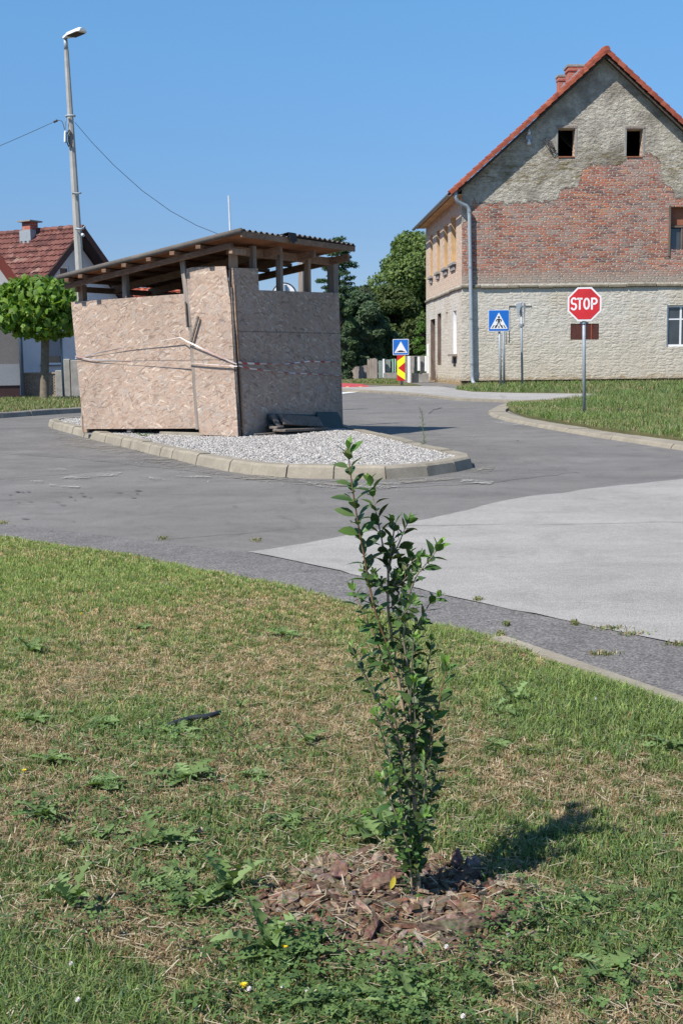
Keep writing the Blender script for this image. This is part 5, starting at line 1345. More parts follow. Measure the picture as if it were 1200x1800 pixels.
tree('walnut_tree', 'tallest broadleaf tree with loose light green crown beside the old house', 742, 655, 404, 96, 92, GRN, 75000, 0.30, 21, nb=110, low=0.15)
tree('broadleaf_tree', 'mid-green tree crown partly hidden behind the house corner', 775, 655, 425, 100, 50, GRN, 16000, 0.42, 22, nb=40)
tree('broadleaf_tree', 'olive-green rounded tree behind the fence, below the tallest crown', 690, 660, 500, 84, 60, [(0.075,0.105,0.035),(0.095,0.12,0.04),(0.075,0.115,0.04)], 34000, 0.26, 23, nb=45, low=0.05)
tree('broadleaf_tree', 'dark bluish-green rounded tree right of the shelter', 640, 662, 486, 78, 44, BLU, 34000, 0.25, 24, nb=45, low=0.05)
tree('broadleaf_tree', 'dark green tree mostly hidden by the shelter roof posts', 596, 662, 500, 76, 34, DRK, 12000, 0.32, 25, nb=35, low=0.05)
tree('bush_tree', 'bright green young tree just left of the old house', 745, 660, 566, 74, 20, [(0.08,0.17,0.03),(0.10,0.20,0.04),(0.06,0.13,0.025)], 9000, 0.24, 26, nb=26, low=0.05)
tree('broadleaf_tree', 'dark shady tree over the wooden fence', 664, 665, 560, 80, 40, DRK, 20000, 0.26, 27, nb=35, low=0.02)
tree('broadleaf_tree', 'dark low shrubby tree at the roadside end of the wooden fence', 607, 668, 575, 71, 20, BLU, 8000, 0.26, 28, nb=24, low=0.02)
# hedge mass behind the left houses is sky in the photo, nothing there
# conifer
Yc = 90; b = D(597,660,Yc); b.z = 0; root = empty('spruce_tree', b, 'dark spruce with pointed top and drooping tiers above the shelter roof end', 'tree')
Tz = D(598,416,Yc).z; mb = MB(); mb.tube([b+Vector((0,0,-.1)), b+Vector((0,0,Tz*0.5)), Vector((b.x,b.y,Tz))], [0.28,0.16,0.02], 8); mb.build('trunk', M['bark_dark'], root)
blobs = []; rn = random.Random(9)
for k in range(210):
    f = rn.uniform(0.05,0.99); R_ = (1-f)**0.75*3.8+0.12; a = rn.uniform(0,6.28); q = rn.uniform(0.25,1.0)
    blobs.append((Vector((b.x+math.cos(a)*R_*q, b.y+math.sin(a)*R_*q, Tz*f-q*R_*0.18+(0.25 if q > .8 else 0))), (0.22+R_*0.16, 0.22+R_*0.16, 0.16), 0.3+R_))
leaf_cloud(blobs, 22000, 0.24, [(0.045,0.085,0.042),(0.06,0.105,0.05),(0.07,0.12,0.055)], 'crown', M['leaf_tree'], root, 31, 0.3, 0.6, 3.0)

# ------------------------------------------------------------------ far fences
# weathered paling fence
Yf = 70.0
def fence_run(name, label, cat, x0_, x1, yt0, yt1, yb, Y0_, Y1_, mat, gap=0.02, wd=0.14, capb=True, th=0.04):
    a = D(x0_, yb, Y0_); b = D(x1, yb, Y1_); a.z = b.z = 0; d = (b-a); L = d.length; d.normalize(); nn = Vector((d.y,-d.x,0))
    za = D(x0_, yt0, Y0_).z; zb = D(x1, yt1, Y1_).z
    root = empty(name, a.lerp(b,0.5), label, cat); k = 0; s = 0
    mb = MB()
    while s < L-wd:
        z = za+(zb-za)*s/L+random.uniform(-0.04,0.04); mb.frame_box(a+d*s+nn*random.uniform(0,0.02), d, -nn, ez, wd, th, z); s += wd+gap
    mb.build('palings', mat, root)
    for s in np.arange(0.0, L, 1.6):
        mb = MB(); mb.frame_box(a+d*s+nn*(-0.15), d, -nn, ez, 0.1, 0.1, za+0.06); mb.build('post', mat, root)
    for zf in (0.3, 0.8):
        mb = MB(); mb.beam(a-nn*0.08+ez*za*zf, b-nn*0.08+ez*zb*zf, 0.05, 0.08); mb.build('rail', mat, root)
    return root
fence_run('paling_fence', 'low weathered grey paling fence at the far roadside, partly leaning', 'fence', 616, 646, 645, 642, 668, 74, 71, M['timber_grey'])
fence_run('paling_fence', 'taller weathered brown board fence next to the green gate', 'fence', 646, 663, 632, 630, 668, 70.5, 69.5, M['timber_grey'])
M['green_mesh'] = m_plain('green_panel', (0.03,0.16,0.085), 0.6, 0, 0.25, 2)
M['grey_panel'] = m_plain('grey_panel', (0.23,0.27,0.25), 0.6, 0, 0.15, 2)
root = empty('panel_gate', Vector((D(680,660,67).x,67,0)), 'grey and green panel gate between white posts behind the speed hump sign', 'gate')
def panel(x0_, x1, yt, yb, Y, mat, name, th=0.05, par=None):
    a = D(x0_, yb, Y); b = D(x1, yt, Y); mb = MB(); mb.box(a.x, b.x, Y, Y+th, max(a.z, 0.0), b.z); return mb.build(name, mat, par if par is not None else root, bevel=0.01)
panel(665,672,634,665,67.2,M['grey_panel'],'leaf'); panel(672.5,676,631,664,66.9,M['white_paint'],'post',0.15); panel(678,686,632,654,67.2,M['grey_panel'],'leaf')
panel(686,698,631,654,67.3,M['green_mesh'],'leaf'); panel(689.5,690.5,631,655,67.1,M['white_paint'],'bar'); panel(694,695,631,655,67.1,M['white_paint'],'bar')
panel(674,705,655,666,66.7,M['concrete'],'base_wall',0.3)
root = empty('concrete_fence', Vector((D(726,660,60).x,60,0)), 'pebbly concrete fence with white upright panels joining the old house', 'fence')
panel(716,721,626,673,59.5,M['white_paint'],'post',0.2); panel(707,715,626,668,60.6,M['concrete'],'pillar',0.3); panel(722,728,626,656,60.0,M['concrete'],'pillar',0.3)
panel(729,733,628,656,60.3,M['grey_panel'],'pillar',0.2); panel(733.5,738,627,652,59.8,M['white_paint'],'upright_panel',0.08); panel(739,745,627,656,60.0,M['concrete'],'pillar',0.3)
panel(746,751,626,653,59.6,M['white_paint'],'upright_panel',0.08)
panel(721.5,753,656,674.5,59.9,M['concrete'],'base_wall',0.35); panel(722,752,625.5,627,60.2,M['concrete'],'rail',0.2)
# house-side pilaster
mb = MB(); a = D(753.5,674,63.5); mb.box(a.x-0.1,a.x+0.1,63.5,63.8,0,D(754,605,63.5).z); tag(mb.build('gate_post', M['white_paint'], None), 'narrow pale post against the far corner of the old house', 'post')
sheet('far_verge', gp([(560,674),(600,670.5),(640,668.5),(700,668),(715,672),(740,677),(700,677.5),(650,675.5),(600,673)], 0.03), 0.03, M['turf'], thick=0.04)
X, Y = scatter_poly(gp([(560,674),(600,670.5),(640,668.5),(700,668),(700,675),(650,674),(600,672)], 0.03), 9000)
blades(X, Y, np.full(len(X),0.03), RS.uniform(0.06,0.16,len(X)), RS.uniform(0.02,0.035,len(X)), RS.uniform(0.2,0.8,len(X)), grass_cols(len(X), np.full(len(X),0.3)), 'far_verge_grass', 'thin grass strip in front of the weathered far fences', 'grass')

# ------------------------------------------------------------------ houses on the left
M['render_white'] = m_concrete('white_render', (0.66,0.68,0.71), 1.5, 0.002, 0.05)
M['render_grey'] = m_concrete('grey_render', (0.20,0.185,0.18), 1.5, 0.002, 0.06)
M['render_lt'] = m_concrete('light_grey_render', (0.30,0.31,0.33), 1.5, 0.002, 0.06)
M['brown_trim'] = m_plain('brown_trim', (0.05,0.022,0.02), 0.6, 0, 0.15, 3)
m, nt_, b_ = newmat('brown_roof_tile'); n = N(nt_)
c = n.ramp(n.sep(n.vor(3.4))[0], [(0, (0.075,0.025,0.022)), (0.5, (0.13,0.042,0.034)), (0.9, (0.18,0.07,0.055)), (1, (0.27,0.18,0.15))])
c = n.mix(n.ramp(n.noise(5,5,0.8), [(0.60,0),(0.72,0.7)]), c, (0.36,0.30,0.27)); n.link(c, b_.inputs['Base Color']); b_.inputs['Roughness'].default_value = 0.8
M['browntile'] = m
# white house B
AB = D(145,400,46.0); e1 = Vector((-0.86,0.51,0)).normalized(); e2 = Vector((0.51,0.86,0)).normalized()
WB = 3.7; OB = 0.5; pitB = 0.92; ZA = AB.z
OO = Vector((AB.x, AB.y, 0))+e1*0.55                      # wall plane is set back from the verge
def Bp(a, t, z): return OO+e2*a+e1*t+ez*z
root = empty('white_gable_house', Bp(0,4,0), 'white rendered house with brown tiled roof and brick chimney behind the round-crowned tree', 'house')
zeB = ZA-0.15-WB*pitB
mb = MB(); mb.prism([(-WB,-0.1),(WB,-0.1),(WB,zeB),(0,ZA-0.2),(-WB,zeB)], e2, ez, e1, Bp(0,0,0), 0.3); bw = mb.build('wall', M['render_white'], None)
def Bface(px, py):
    d = ray(px, py); t = OO.dot(e1)/Vector((d.x,d.y,0)).dot(e1); P_ = d*t; return (P_-OO).dot(e2), CAMZ+d.z*t
cuts = []; wins = []
for x0_, x1, y0, y1 in ((104,122,468,490),(149,158,468,484),(72,110,586,641)):
    a0_ = Bface(x0_,y0)[0]; a1_ = Bface(x1,y0)[0]; z1 = Bface((x0_+x1)/2,y0)[1]; z0 = Bface((x0_+x1)/2,y1)[1]
    wins.append((a0_,a1_,z0,z1)); cuts.append(MB().frame_box(Bp(a0_,-0.2,z0), e2, e1, ez, a1_-a0_, 0.35, z1-z0))
boolcut(bw, cuts); rebase(bw, root)
for a0_, a1_, z0, z1 in wins:
    mb = MB(); f = 0.07
    for (p, q, r, s) in ((a0_+.002,a0_+f,z0+.002,z1-.002),(a1_-f,a1_-.002,z0+.002,z1-.002),(a0_+f,a1_-f,z0+.002,z0+f),(a0_+f,a1_-f,z1-f,z1-.002)): mb.frame_box(Bp(p,0.03,r), e2, e1, ez, q-p, 0.06, s-r)
    fo_ = mb.build('window', M['white_paint'], root)
    mb = MB(); mb.frame_box(Bp(a0_+f*.5,0.07,z0+f*.5), e2, e1, ez, a1_-a0_-f, 0.01, z1-z0-f); mb.build('pane', M['glass'], fo_)
    if z1-z0 > 1.0:
        mb = MB(); mb.frame_box(Bp(a0_+f,0.045,z0+(z1-z0)*0.27), e2, e1, ez, a1_-a0_-2*f, 0.02, (z1-z0)*0.70-f); mb.build('roller_blind', M['render_lt'], fo_)
    mb = MB(); mb.frame_box(Bp(a0_-0.1,-0.1,z0-0.05), e2, e1, ez, a1_-a0_+0.2, 0.12, 0.04); mb.build('sill', M['render_grey'], root)
for a_ in (-WB, WB-0.3):
    mb = MB(); mb.frame_box(Bp(a_,0.3,-0.1), e2, e1, ez, 0.3, 8.2, zeB+0.1); mb.build('wall', M['render_white'], root)
mb = MB(); mb.prism([(-WB,-0.1),(WB,-0.1),(WB,zeB),(0,ZA-0.2),(-WB,zeB)], e2, ez, e1, Bp(0,8.5,0), 0.3); mb.build('wall', M['render_white'], root)
angB = math.atan(pitB); cB, sB = math.cos(angB), math.sin(angB)
dnF = -e2*cB-ez*sB; nF = -e2*sB+ez*cB; dnK = e2*cB-ez*sB; nK = e2*sB+ez*cB
apB = Bp(0,-0.62,ZA); slB = (WB+OB)/cB
tile_slope(apB, e1, dnF, nF, 9.6, slB, None, 0.32, 0.22, 0.03, wave=0.022, lift=0.045).build('roof', M['browntile'], root, fix=False)
tile_slope(apB, e1, dnK, nK, 9.6, slB, None, 0.32, 0.22, 0.03, wave=0.022, lift=0.045).build('roof', M['browntile'], root, fix=False)
for dn, nn in ((dnF,nF),(dnK,nK)):
    mb = MB(); mb.frame_box(apB+dn*0.0-nn*0.22-e1*0.05, dn, e1, nn, slB, 0.04, 0.24); mb.build('barge_board', M['brown_trim'], root, bevel=0.01)
    mb = MB(); mb.frame_box(apB+dn*0.05-nn*0.10+e1*0.0, dn, e1, nn, slB-0.05, 9.5, 0.03); mb.build('soffit', M['brown_trim'], root)
    mb = MB(); mb.frame_box(apB+dn*(slB*0.42)-nn*0.26, e1, dn, nn, 0.7, 0.14, 0.14); mb.build('purlin_end', M['brown_trim'], root, bevel=0.01)
mb = MB()
for k in range(25): mb.tube([apB+e1*(k*0.38)-ez*0.01, apB+e1*(k*0.38+0.42)+ez*0.02], [0.11,0.125], 8)
mb.build('ridge_tiles', M['browntile'], root)
tch = 2.1; mb = MB(); q = OO+e1*(tch-0.45)-e2*0.42; mb.frame_box(q+ez*(ZA-0.6), e1, e2, ez, 0.42, 0.42, 0.93); ch = mb.build('chimney', M['chbrick'], root, bevel=0.01)
mb = MB(); mb.frame_box(q-e1*0.12-e2*0.12+ez*(ZA+0.33), e1, e2, ez, 0.66, 0.66, 0.05); mb.build('cap', M['concrete'], ch)
mb = MB(); mb.frame_box(q-e1*0.07-e2*0.07+ez*(ZA-0.6), e1, e2, ez, 0.56, 0.3, 0.62); mb.build('flashing', M['galv'], ch)
# grey house A (far left)
YA = 38.0; xr = D(35,650,YA).x; xl = xr-7.0; z_t = D(35,503,YA).z
root = empty('grey_rendered_house', Vector((xr, YA, 0)), 'grey rendered house with dark plinth cut off by the left edge of view', 'house')
xa = xr-2.6; xl = xr-5.2
mb = MB(); mb.box(xl,xr,YA,YA+8,0.45,D(20,640,YA).z); mb.build('wall', M['render_lt'], root)
zm = D(20,640,YA).z
mb = MB(); mb.box(xl-.0,xr,YA+0.02,YA+8,zm,z_t); mb.build('wall', M['render_grey'], root)
mb = MB(); mb.box(xl+.01,xr-.01,YA+0.03,YA+7.9,0,0.449); mb.build('plinth', M['brown_trim'], root)
zap = z_t+(xr-xa)*1.5
mb = MB(); mb.prism([(xl,z_t+.002),(xr,z_t+.002),(xa,zap),(xa-(zap-z_t)/1.5 if xa-(zap-z_t)/1.5 > xl else xl, z_t+0.01)], Vector((1,0,0)), ez, Vector((0,1,0)), Vector((0,YA+0.04,0)), 7.9); mb.build('gable', M['render_white'], root)
dn = Vector((1,0,-1.5)).normalized(); nn = Vector((1.5,0,1)).normalized(); apx = Vector((xa, YA-0.6, zap+0.12)); sl_ = (xr+0.45-xa)*math.sqrt(1+1.5**2)
tile_slope(apx, Vector((0,1,0)), dn, nn, 9.2, sl_, None, 0.36, 0.28).build('roof', M['browntile'], root, fix=False)
mb = MB(); mb.frame_box(apx-nn*0.24-Vector((0,0.04,0)), dn, Vector((0,1,0)), nn, sl_, 0.04, 0.27); mb.build('barge_board', m_plain('rust_trim', (0.24,0.05,0.03), 0.6, 0, 0.15, 3), root)
mb = MB(); mb.frame_box(apx-nn*0.12, dn, Vector((0,1,0)), nn, sl_-.05, 9.1, 0.03); mb.build('soffit', M['brown_trim'], root)
dn2 = Vector((-1,0,-1.5)).normalized(); nn2 = Vector((-1.5,0,1)).normalized()
tile_slope(apx, Vector((0,1,0)), dn2, nn2, 9.2, sl_, None, 0.36, 0.28).build('roof', M['browntile'], root, fix=False)
mb = MB(); mb.tube([Vector((xr+0.06,YA-0.06,0.05)), Vector((xr+0.06,YA-0.06,z_t))], 0.06, 10); mb.build('downpipe', m_plain('blue_pipe', (0.05,0.08,0.12), 0.4, 0.2, 0.1), root, smooth=True)
root.rotation_euler = (0,0,0.36)
# red roofed house seen through the kiosk
YR = 62.0; a = D(150,600,YR); b = D(330,600,YR); zt = D(240,504,YR).z; zb_ = D(240,545,YR).z
root = empty('red_roofed_house', Vector(((a.x+b.x)/2, YR+4, 0)), 'distant house whose red tiled roof shows through the open top of the shelter', 'house')
mb = MB(); mb.box(a.x,b.x,YR,YR+7,0,zb_); mb.build('wall', M['render_white'], root)
dn = Vector((0,-1,-0.75)).normalized(); nn = Vector((0,-0.75,1)).normalized(); yr = YR+(zt-zb_)/0.75
q0 = Vector((a.x-0.3, yr-.4, zt)); tile_slope(q0, Vector((1,0,0)), dn, nn, b.x-a.x+0.6, (zt-zb_)/0.75*1.25+0.2, None, 0.4, 0.3).build('roof', M['tile'], root, fix=False)
dn = Vector((0,1,-0.75)).normalized(); nn = Vector((0,0.75,1)).normalized()
tile_slope(q0, Vector((1,0,0)), dn, nn, b.x-a.x+0.6, (zt-zb_)/0.75*1.25+1.5, None, 0.4, 0.3).build('roof', M['tile'], root, fix=False)
# lattice block fence and concrete gate posts
YL = 38.6; root = empty('lattice_block_fence', Vector((D(66,690,YL).x,YL,0)), 'pierced brown lattice block fence behind the street tree trunk', 'fence')
M['lattice'] = m_concrete('lattice_block', (0.33,0.27,0.20), 6, 0.004, 0.3)
a = D(38,655,YL); b = D(98,655,YL); zt = a.z; mb = MB(); mb.box(a.x,b.x,YL,YL+0.18,zt-0.06,zt); mb.build('coping', M['lattice'], root, bevel=0.01)
mb = MB(); mb.box(a.x,b.x,YL,YL+0.18,-.05,0.14); mb.build('base', M['lattice'], root)
mb = MB(); nx = 11; st = (b.x-a.x)/nx; zz0, zz1 = 0.14, zt-0.06; nz_ = max(3, int(round((zz1-zz0)/st)*2)); hz_ = (zz1-zz0)/nz_; hx = st/2
for i in range(nx*2):
    for k in range(nz_):
        x_ = a.x+i*hx; z_ = zz0+k*hz_
        p, q = ((x_, z_), (x_+hx, z_+hz_)) if (i+k) % 2 == 0 else ((x_+hx, z_), (x_, z_+hz_))
        yo = 0.02 if (i+k) % 2 == 0 else 0.021
        mb.beam(Vector((p[0],YL+0.06+yo,p[1])), Vector((q[0],YL+0.06+yo,q[1])), 0.1, 0.035, up=(0,0,1))
mb.build('lattice', M['lattice'], root)
def cpost(x0_, x1, yt, Y, label, depth=0.3):
    a = D(x0_, yt, Y); b = D(x1, yt, Y); mb = MB(); mb.box(a.x,b.x,Y,Y+depth,-0.05,a.z); return tag(mb.build('concrete_gate_post', M['concrete'], None, bevel=0.02), label, 'gate post')
cpost(97,111,651,38.0,'low concrete fence stub left of the slim metal post'); cpost(111.5,123,631,37.8,'square concrete gate post nearest the slim metal post', 0.35)
cpost(124,141,633,37.6,'dark-faced concrete gate post against the shelter edge', 0.9)

# ------------------------------------------------------------------ foreground lawn
LZ = 0.03
edge_px = [(-500,905),(-200,918),(0,938),(100,955),(200,968),(300,985),(400,1006),(500,1026),(600,1052),(700,1078),(800,1098),(900,1124),(1000,1157),(1100,1188),(1200,1222),(1400,1300),(1700,1450)]
edge = [G(x, y, LZ) for x, y in edge_px]
EX = np.array([p.x for p in edge]); EY = np.array([p.y for p in edge])
def edge_y(x): return np.interp(x, EX, EY)
MC = G(690,1600,LZ)           # mulch centre
def mound(X, Y):
    d = np.sqrt(((X-MC.x)/0.30)**2+((Y-MC.y+0.0)/0.32)**2); return 0.022*np.clip(1-d,0,1)**0.7
def lz(X, Y):
    X = np.asarray(X, float); Y = np.asarray(Y, float)
    return LZ+0.010*np.sin(X*3.1+1)*np.sin(Y*2.3)+0.006*np.sin(X*11+Y*5)*np.sin(Y*13-X*4)+mound(X, Y)-0.018*np.clip(1-(edge_y(X)-Y)/0.25,0,1)
# soil surface
nx_, ny_ = 150, 190; xs = np.linspace(-3.6, 3.0, nx_); V = []; 
for i in range(nx_):
    ye = edge_y(xs[i])-0.005; ys = 0.2+(ye-0.2)*(np.linspace(0,1,ny_))**1.3
    V.append(np.stack([np.full(ny_, xs[i]), ys, lz(np.full(ny_, xs[i]), ys)], 1))
V = np.concatenate(V); ii, jj = np.meshgrid(np.arange(nx_-1), np.arange(ny_-1), indexing='ij'); a = (ii*ny_+jj).ravel()
Q = np.stack([a, a+ny_, a+ny_+1, a+1], 1)
m, nt_, b_ = newmat('lawn_soil'); n = N(nt_)
c = n.ramp(n.noise(30,6,0.75), [(0.3,(0.11,0.075,0.048)),(0.55,(0.20,0.15,0.092)),(0.75,(0.30,0.235,0.15))])
c = n.mix(n.ramp(n.noise(2.5,4,0.6), [(0.35,0.2),(0.65,0.7)]), c, (0.15,0.155,0.065)); n.link(c, b_.inputs['Base Color']); b_.inputs['Roughness'].default_value = 0.95
n.bump(n.noise(60,5,0.8), 0.8, 0.01, b_); M['lawnsoil'] = m
o = fast('lawn_soil', V, Q, None, m); o['kind'] = 'structure'; 
sheet('far_lawn_soil', [Vector((-3.55,0.2)), Vector((-3.55, float(edge_y(-3.55))-0.01)), Vector((-9,9.2)), Vector((-14,9.6)), Vector((-14,-6)), Vector((12,-6)), Vector((12,-1.5)), Vector((5.5,1.2)), Vector((2.95,float(edge_y(2.95))-0.01)), Vector((2.95,0.2))], 0.022, m)
# concrete edging
def edging_line(a, b): return [Vector((x, float(edge_y(x))+0.0, 0)) for x in np.linspace(a, b, 14)]
kerb('lawn_edging', [Vector((x, float(edge_y(x))+0.075, 0)) for x in np.linspace(0.62, 2.9, 18)], 0.085, 0.034, M['kerb'], 1.0, False, -1)

def Wp(px, py): return G(px, py, LZ)
def gsum(X, Y, lst):
    s = np.zeros(len(X))
    for px, py, r, wt in lst:
        p = Wp(px, py); s += wt*np.exp(-(((X-p.x)**2+(Y-p.y)**2)/(r*r)))
    return s
dry_l = [(200,1640,.14,.7),(300,1600,.10,.4),(470,1390,.22,.45),(60,1290,.2,.5),(110,1180,.25,.35),(560,1270,.25,.25),(880,1390,.25,.35),(280,1090,.4,.3),(520,1120,.4,.2),(230,1440,.12,.35),(20,1450,.12,.3),(560,1730,.06,.4),(330,1700,.10,.4),(950,1560,.12,.35),(900,1750,.08,.3),(1100,1760,.15,.3),(60,1230,.2,.3),(620,1180,.3,.2),(1100,1400,.3,.3),(820,1270,.3,.2)]
lush_l = [(130,1750,.16,.9),(60,1700,.12,.5),(640,1770,.12,.8),(800,1740,.12,.4),(1100,1240,.35,.8),(900,1190,.3,.3),(1190,1290,.3,.6),(340,1440,.12,.5),(320,1285,.15,.5),(180,1275,.15,.4),(1010,1640,.12,.5),(1160,1640,.15,.4),(950,1440,.2,.25),(1100,1520,.15,.3),(520,1700,.10,.7),(720,1110,.3,.4),(250,1400,.1,.3),(600,990,.6,.2),(200,1010,.8,.15),(60,1560,.1,.4)]
nG = 430000
Yb = RS.uniform(0,1,nG*2); y0_, y1_ = 1.25, 8.6; pw = 0.9
Yb = (y0_**pw+(y1_**pw-y0_**pw)*Yb)**(1/pw); Xb = RS.uniform(-1,1,nG*2)*(0.31*Yb+0.35)
k = Yb < edge_y(Xb)-0.004+RS.uniform(-0.02,0.045,len(Xb))+np.where(Xb<0.66, 0.03, 0)-np.where(Xb>0.68,0.06,0); Xb, Yb = Xb[k], Yb[k]
md = np.sqrt(((Xb-MC.x)/0.27)**2+((Yb-MC.y-0.01)/0.27)**2)
bare = pnoise(Xb, Yb, 9.0, 4)*0.5+pnoise(Xb, Yb, 3.0, 14)*0.5; big = pnoise(Xb, Yb, 1.3, 8)
fine = pnoise(Xb, Yb, 22.0, 2)
dry = np.clip(0.22+1.25*gsum(Xb,Yb,dry_l)+np.clip((-0.05-Xb)*0.35,0,0.16)*(Yb<3.4)-gsum(Xb,Yb,lush_l)+big*0.55+fine*0.9+bare*0.5-np.clip((Yb-4.5)*0.05,0,0.15), 0.04, 0.96)
keep = (md > 0.88+0.3*bare+RS.uniform(-0.25,0.25,len(Xb))) & (RS.uniform(0,1,len(Xb)) < np.clip(1.1-np.clip(bare-0.12,0,1)*2.2,0.25,1))
Xb, Yb, dry, big, fine, md = Xb[keep][:nG], Yb[keep][:nG], dry[keep][:nG], big[keep][:nG], fine[keep][:nG], md[keep][:nG]
nB = len(Xb); lush = 1-dry
H_ = (0.008+0.018*lush**1.3)*RS.uniform(0.5,1.5,nB)*(1+np.clip(gsum(Xb,Yb,[(1100,1240,.35,1.0),(130,1750,.16,.5),(1160,1500,.3,.3)]),0,1.0)*0.8)
isdry = RS.uniform(0,1,nB) < dry
H_ *= np.where(Xb>0.66, np.clip((edge_y(Xb)-Yb)/0.3,0.35,1), 1)
lean = np.where(isdry, RS.uniform(0.65,1.3,nB), RS.uniform(0.35,1.15,nB)); H_ = np.where(isdry, H_*1.0+0.005, H_)
col = grass_cols(nB, isdry.astype(float))
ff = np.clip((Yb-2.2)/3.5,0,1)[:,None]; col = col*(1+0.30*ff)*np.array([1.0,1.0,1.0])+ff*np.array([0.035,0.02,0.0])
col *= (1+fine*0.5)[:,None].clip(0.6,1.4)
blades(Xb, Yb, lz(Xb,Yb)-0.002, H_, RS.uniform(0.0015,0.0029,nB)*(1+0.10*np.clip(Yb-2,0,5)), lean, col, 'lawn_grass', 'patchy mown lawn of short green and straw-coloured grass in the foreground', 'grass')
# straw litter over soil and mulch
nS_ = 13000; Ys = RS.uniform(1.35, 4.5, nS_); Xs = RS.uniform(-1,1,nS_)*(0.30*Ys+0.2)
mx = RS.normal(MC.x, 0.16, 700); my = RS.normal(MC.y, 0.15, 700); Xs = np.concatenate([Xs, mx]); Ys = np.concatenate([Ys, my])
k = Ys < edge_y(Xs)-0.05; Xs, Ys = Xs[k], Ys[k]; nS_ = len(Xs)
a = RS.uniform(0,6.28,nS_); L = RS.uniform(0.012,0.05,nS_); dx, dy = np.cos(a)*L/2, np.sin(a)*L/2; wv = RS.uniform(0.0006,0.0012,nS_); px_, py_ = -np.sin(a)*wv, np.cos(a)*wv
k = (((Xs-MC.x)/0.26)**2+((Ys-MC.y)/0.26)**2 > 0.9) | (RS.uniform(0,1,nS_) < 0.32); Xs,Ys,dx,dy,px_,py_,L = Xs[k],Ys[k],dx[k],dy[k],px_[k],py_[k],L[k]; nS_ = len(Xs)
z = lz(Xs,Ys)+RS.uniform(0.003,0.02,nS_)+np.where(np.abs(Xs-MC.x)+np.abs(Ys-MC.y) < 0.35, 0.012, 0); dz = RS.uniform(-0.2,0.2,nS_)*L/2
V = np.stack([np.stack([Xs-dx-px_,Ys-dy-py_,z-dz],1), np.stack([Xs-dx+px_,Ys-dy+py_,z-dz],1), np.stack([Xs+dx+px_,Ys+dy+py_,z+dz],1), np.stack([Xs+dx-px_,Ys+dy-py_,z+dz],1)],1).reshape(-1,3)
o_ = np.arange(nS_)*4; Q = np.stack([o_,o_+1,o_+2,o_+3],1); pal = np.array([(0.50,0.42,0.29),(0.40,0.31,0.20),(0.30,0.20,0.13),(0.58,0.50,0.38)])
tag(fast('straw_litter', V, Q, None, M['grass'], pal[RS.randint(0,4,nS_)]), 'dry straw-coloured clippings strewn over the lawn and bark mulch', 'straw', kind='stuff')

# clover and small broad leaves
def clover(Xc, Yc, rmin, rmax, hmin, hmax, name, label, pal, lobes=3):
    n_ = len(Xc); V = []; T = []; C = []
    zc = lz(Xc,Yc)
    for i in range(n_):
        h = random.uniform(hmin,hmax); r = random.uniform(rmin,rmax); a0 = random.uniform(0,6.28); cc = np.array(random.choice(pal))*random.uniform(0.75,1.25)
        c0 = np.array([Xc[i], Yc[i], zc[i]+h]); tx, ty = random.uniform(-.35,.35), random.uniform(-.35,.35)
        for l in range(lobes):
            a = a0+l*2*math.pi/lobes; d = np.array([math.cos(a), math.sin(a), 0]); s = np.array([-d[1], d[0], 0]); o = len(V)
            for (u_, v_, w_) in ((0,0,0),(0.7*r,0.5*r,.15),(1.35*r,0.55*r,.1),(1.6*r,0,0),(1.35*r,-0.55*r,.1),(0.7*r,-0.5*r,.15)):
                p = c0+d*u_+s*v_; p[2] += w_*r+tx*(p[0]-c0[0])+ty*(p[1]-c0[1]); V.append(p)
            T += [(o,o+1,o+2),(o,o+2,o+3),(o,o+3,o+4),(o,o+4,o+5)]; C += [cc]*4
        o = len(V); q = np.array([Xc[i]+random.uniform(-.01,.01), Yc[i]+random.uniform(-.01,.01), zc[i]]); V += [q-[0.0006,0,0], q+[0.0006,0,0], c0]; T.append((o,o+1,o+2)); C.append(np.array((0.12,0.18,0.06)))
    return tag(fast(name, np.array(V), None, np.array(T), M['grass'], None, np.array(C)), label, 'ground cover', kind='stuff')
def around(lst):
    X = []; Y = []
    for px, py, r, n_ in lst:
        p = Wp(px, py); X.append(RS.normal(p.x, r, n_)); Y.append(RS.normal(p.y, r, n_))
    return np.concatenate(X), np.concatenate(Y)
CG = [(0.085,0.15,0.045),(0.105,0.18,0.055),(0.13,0.21,0.07),(0.07,0.12,0.045)]
Xc, Yc = around([(520,1690,.045,190),(620,1765,.08,130),(440,1760,.07,80),(760,1760,.07,90),(520,1770,.03,50),(690,1740,.03,50),(860,1700,.04,70),(920,1640,.05,90),(1010,1600,.06,100),(350,1590,.07,120),(300,1480,.09,80),(250,1420,.1,50),(180,1290,.12,80),(320,1300,.1,80),(120,1640,.05,60),(1100,1740,.07,130),(1150,1600,.08,90),(480,1440,.1,70),(90,1420,.1,80),(420,1330,.1,60),(700,1790,.08,150),(360,1670,.05,60)])
clover(Xc, Yc, 0.0035, 0.0072, 0.012, 0.05, 'clover', 'low clover and small round-leaved weeds along the bottom of the lawn', CG)
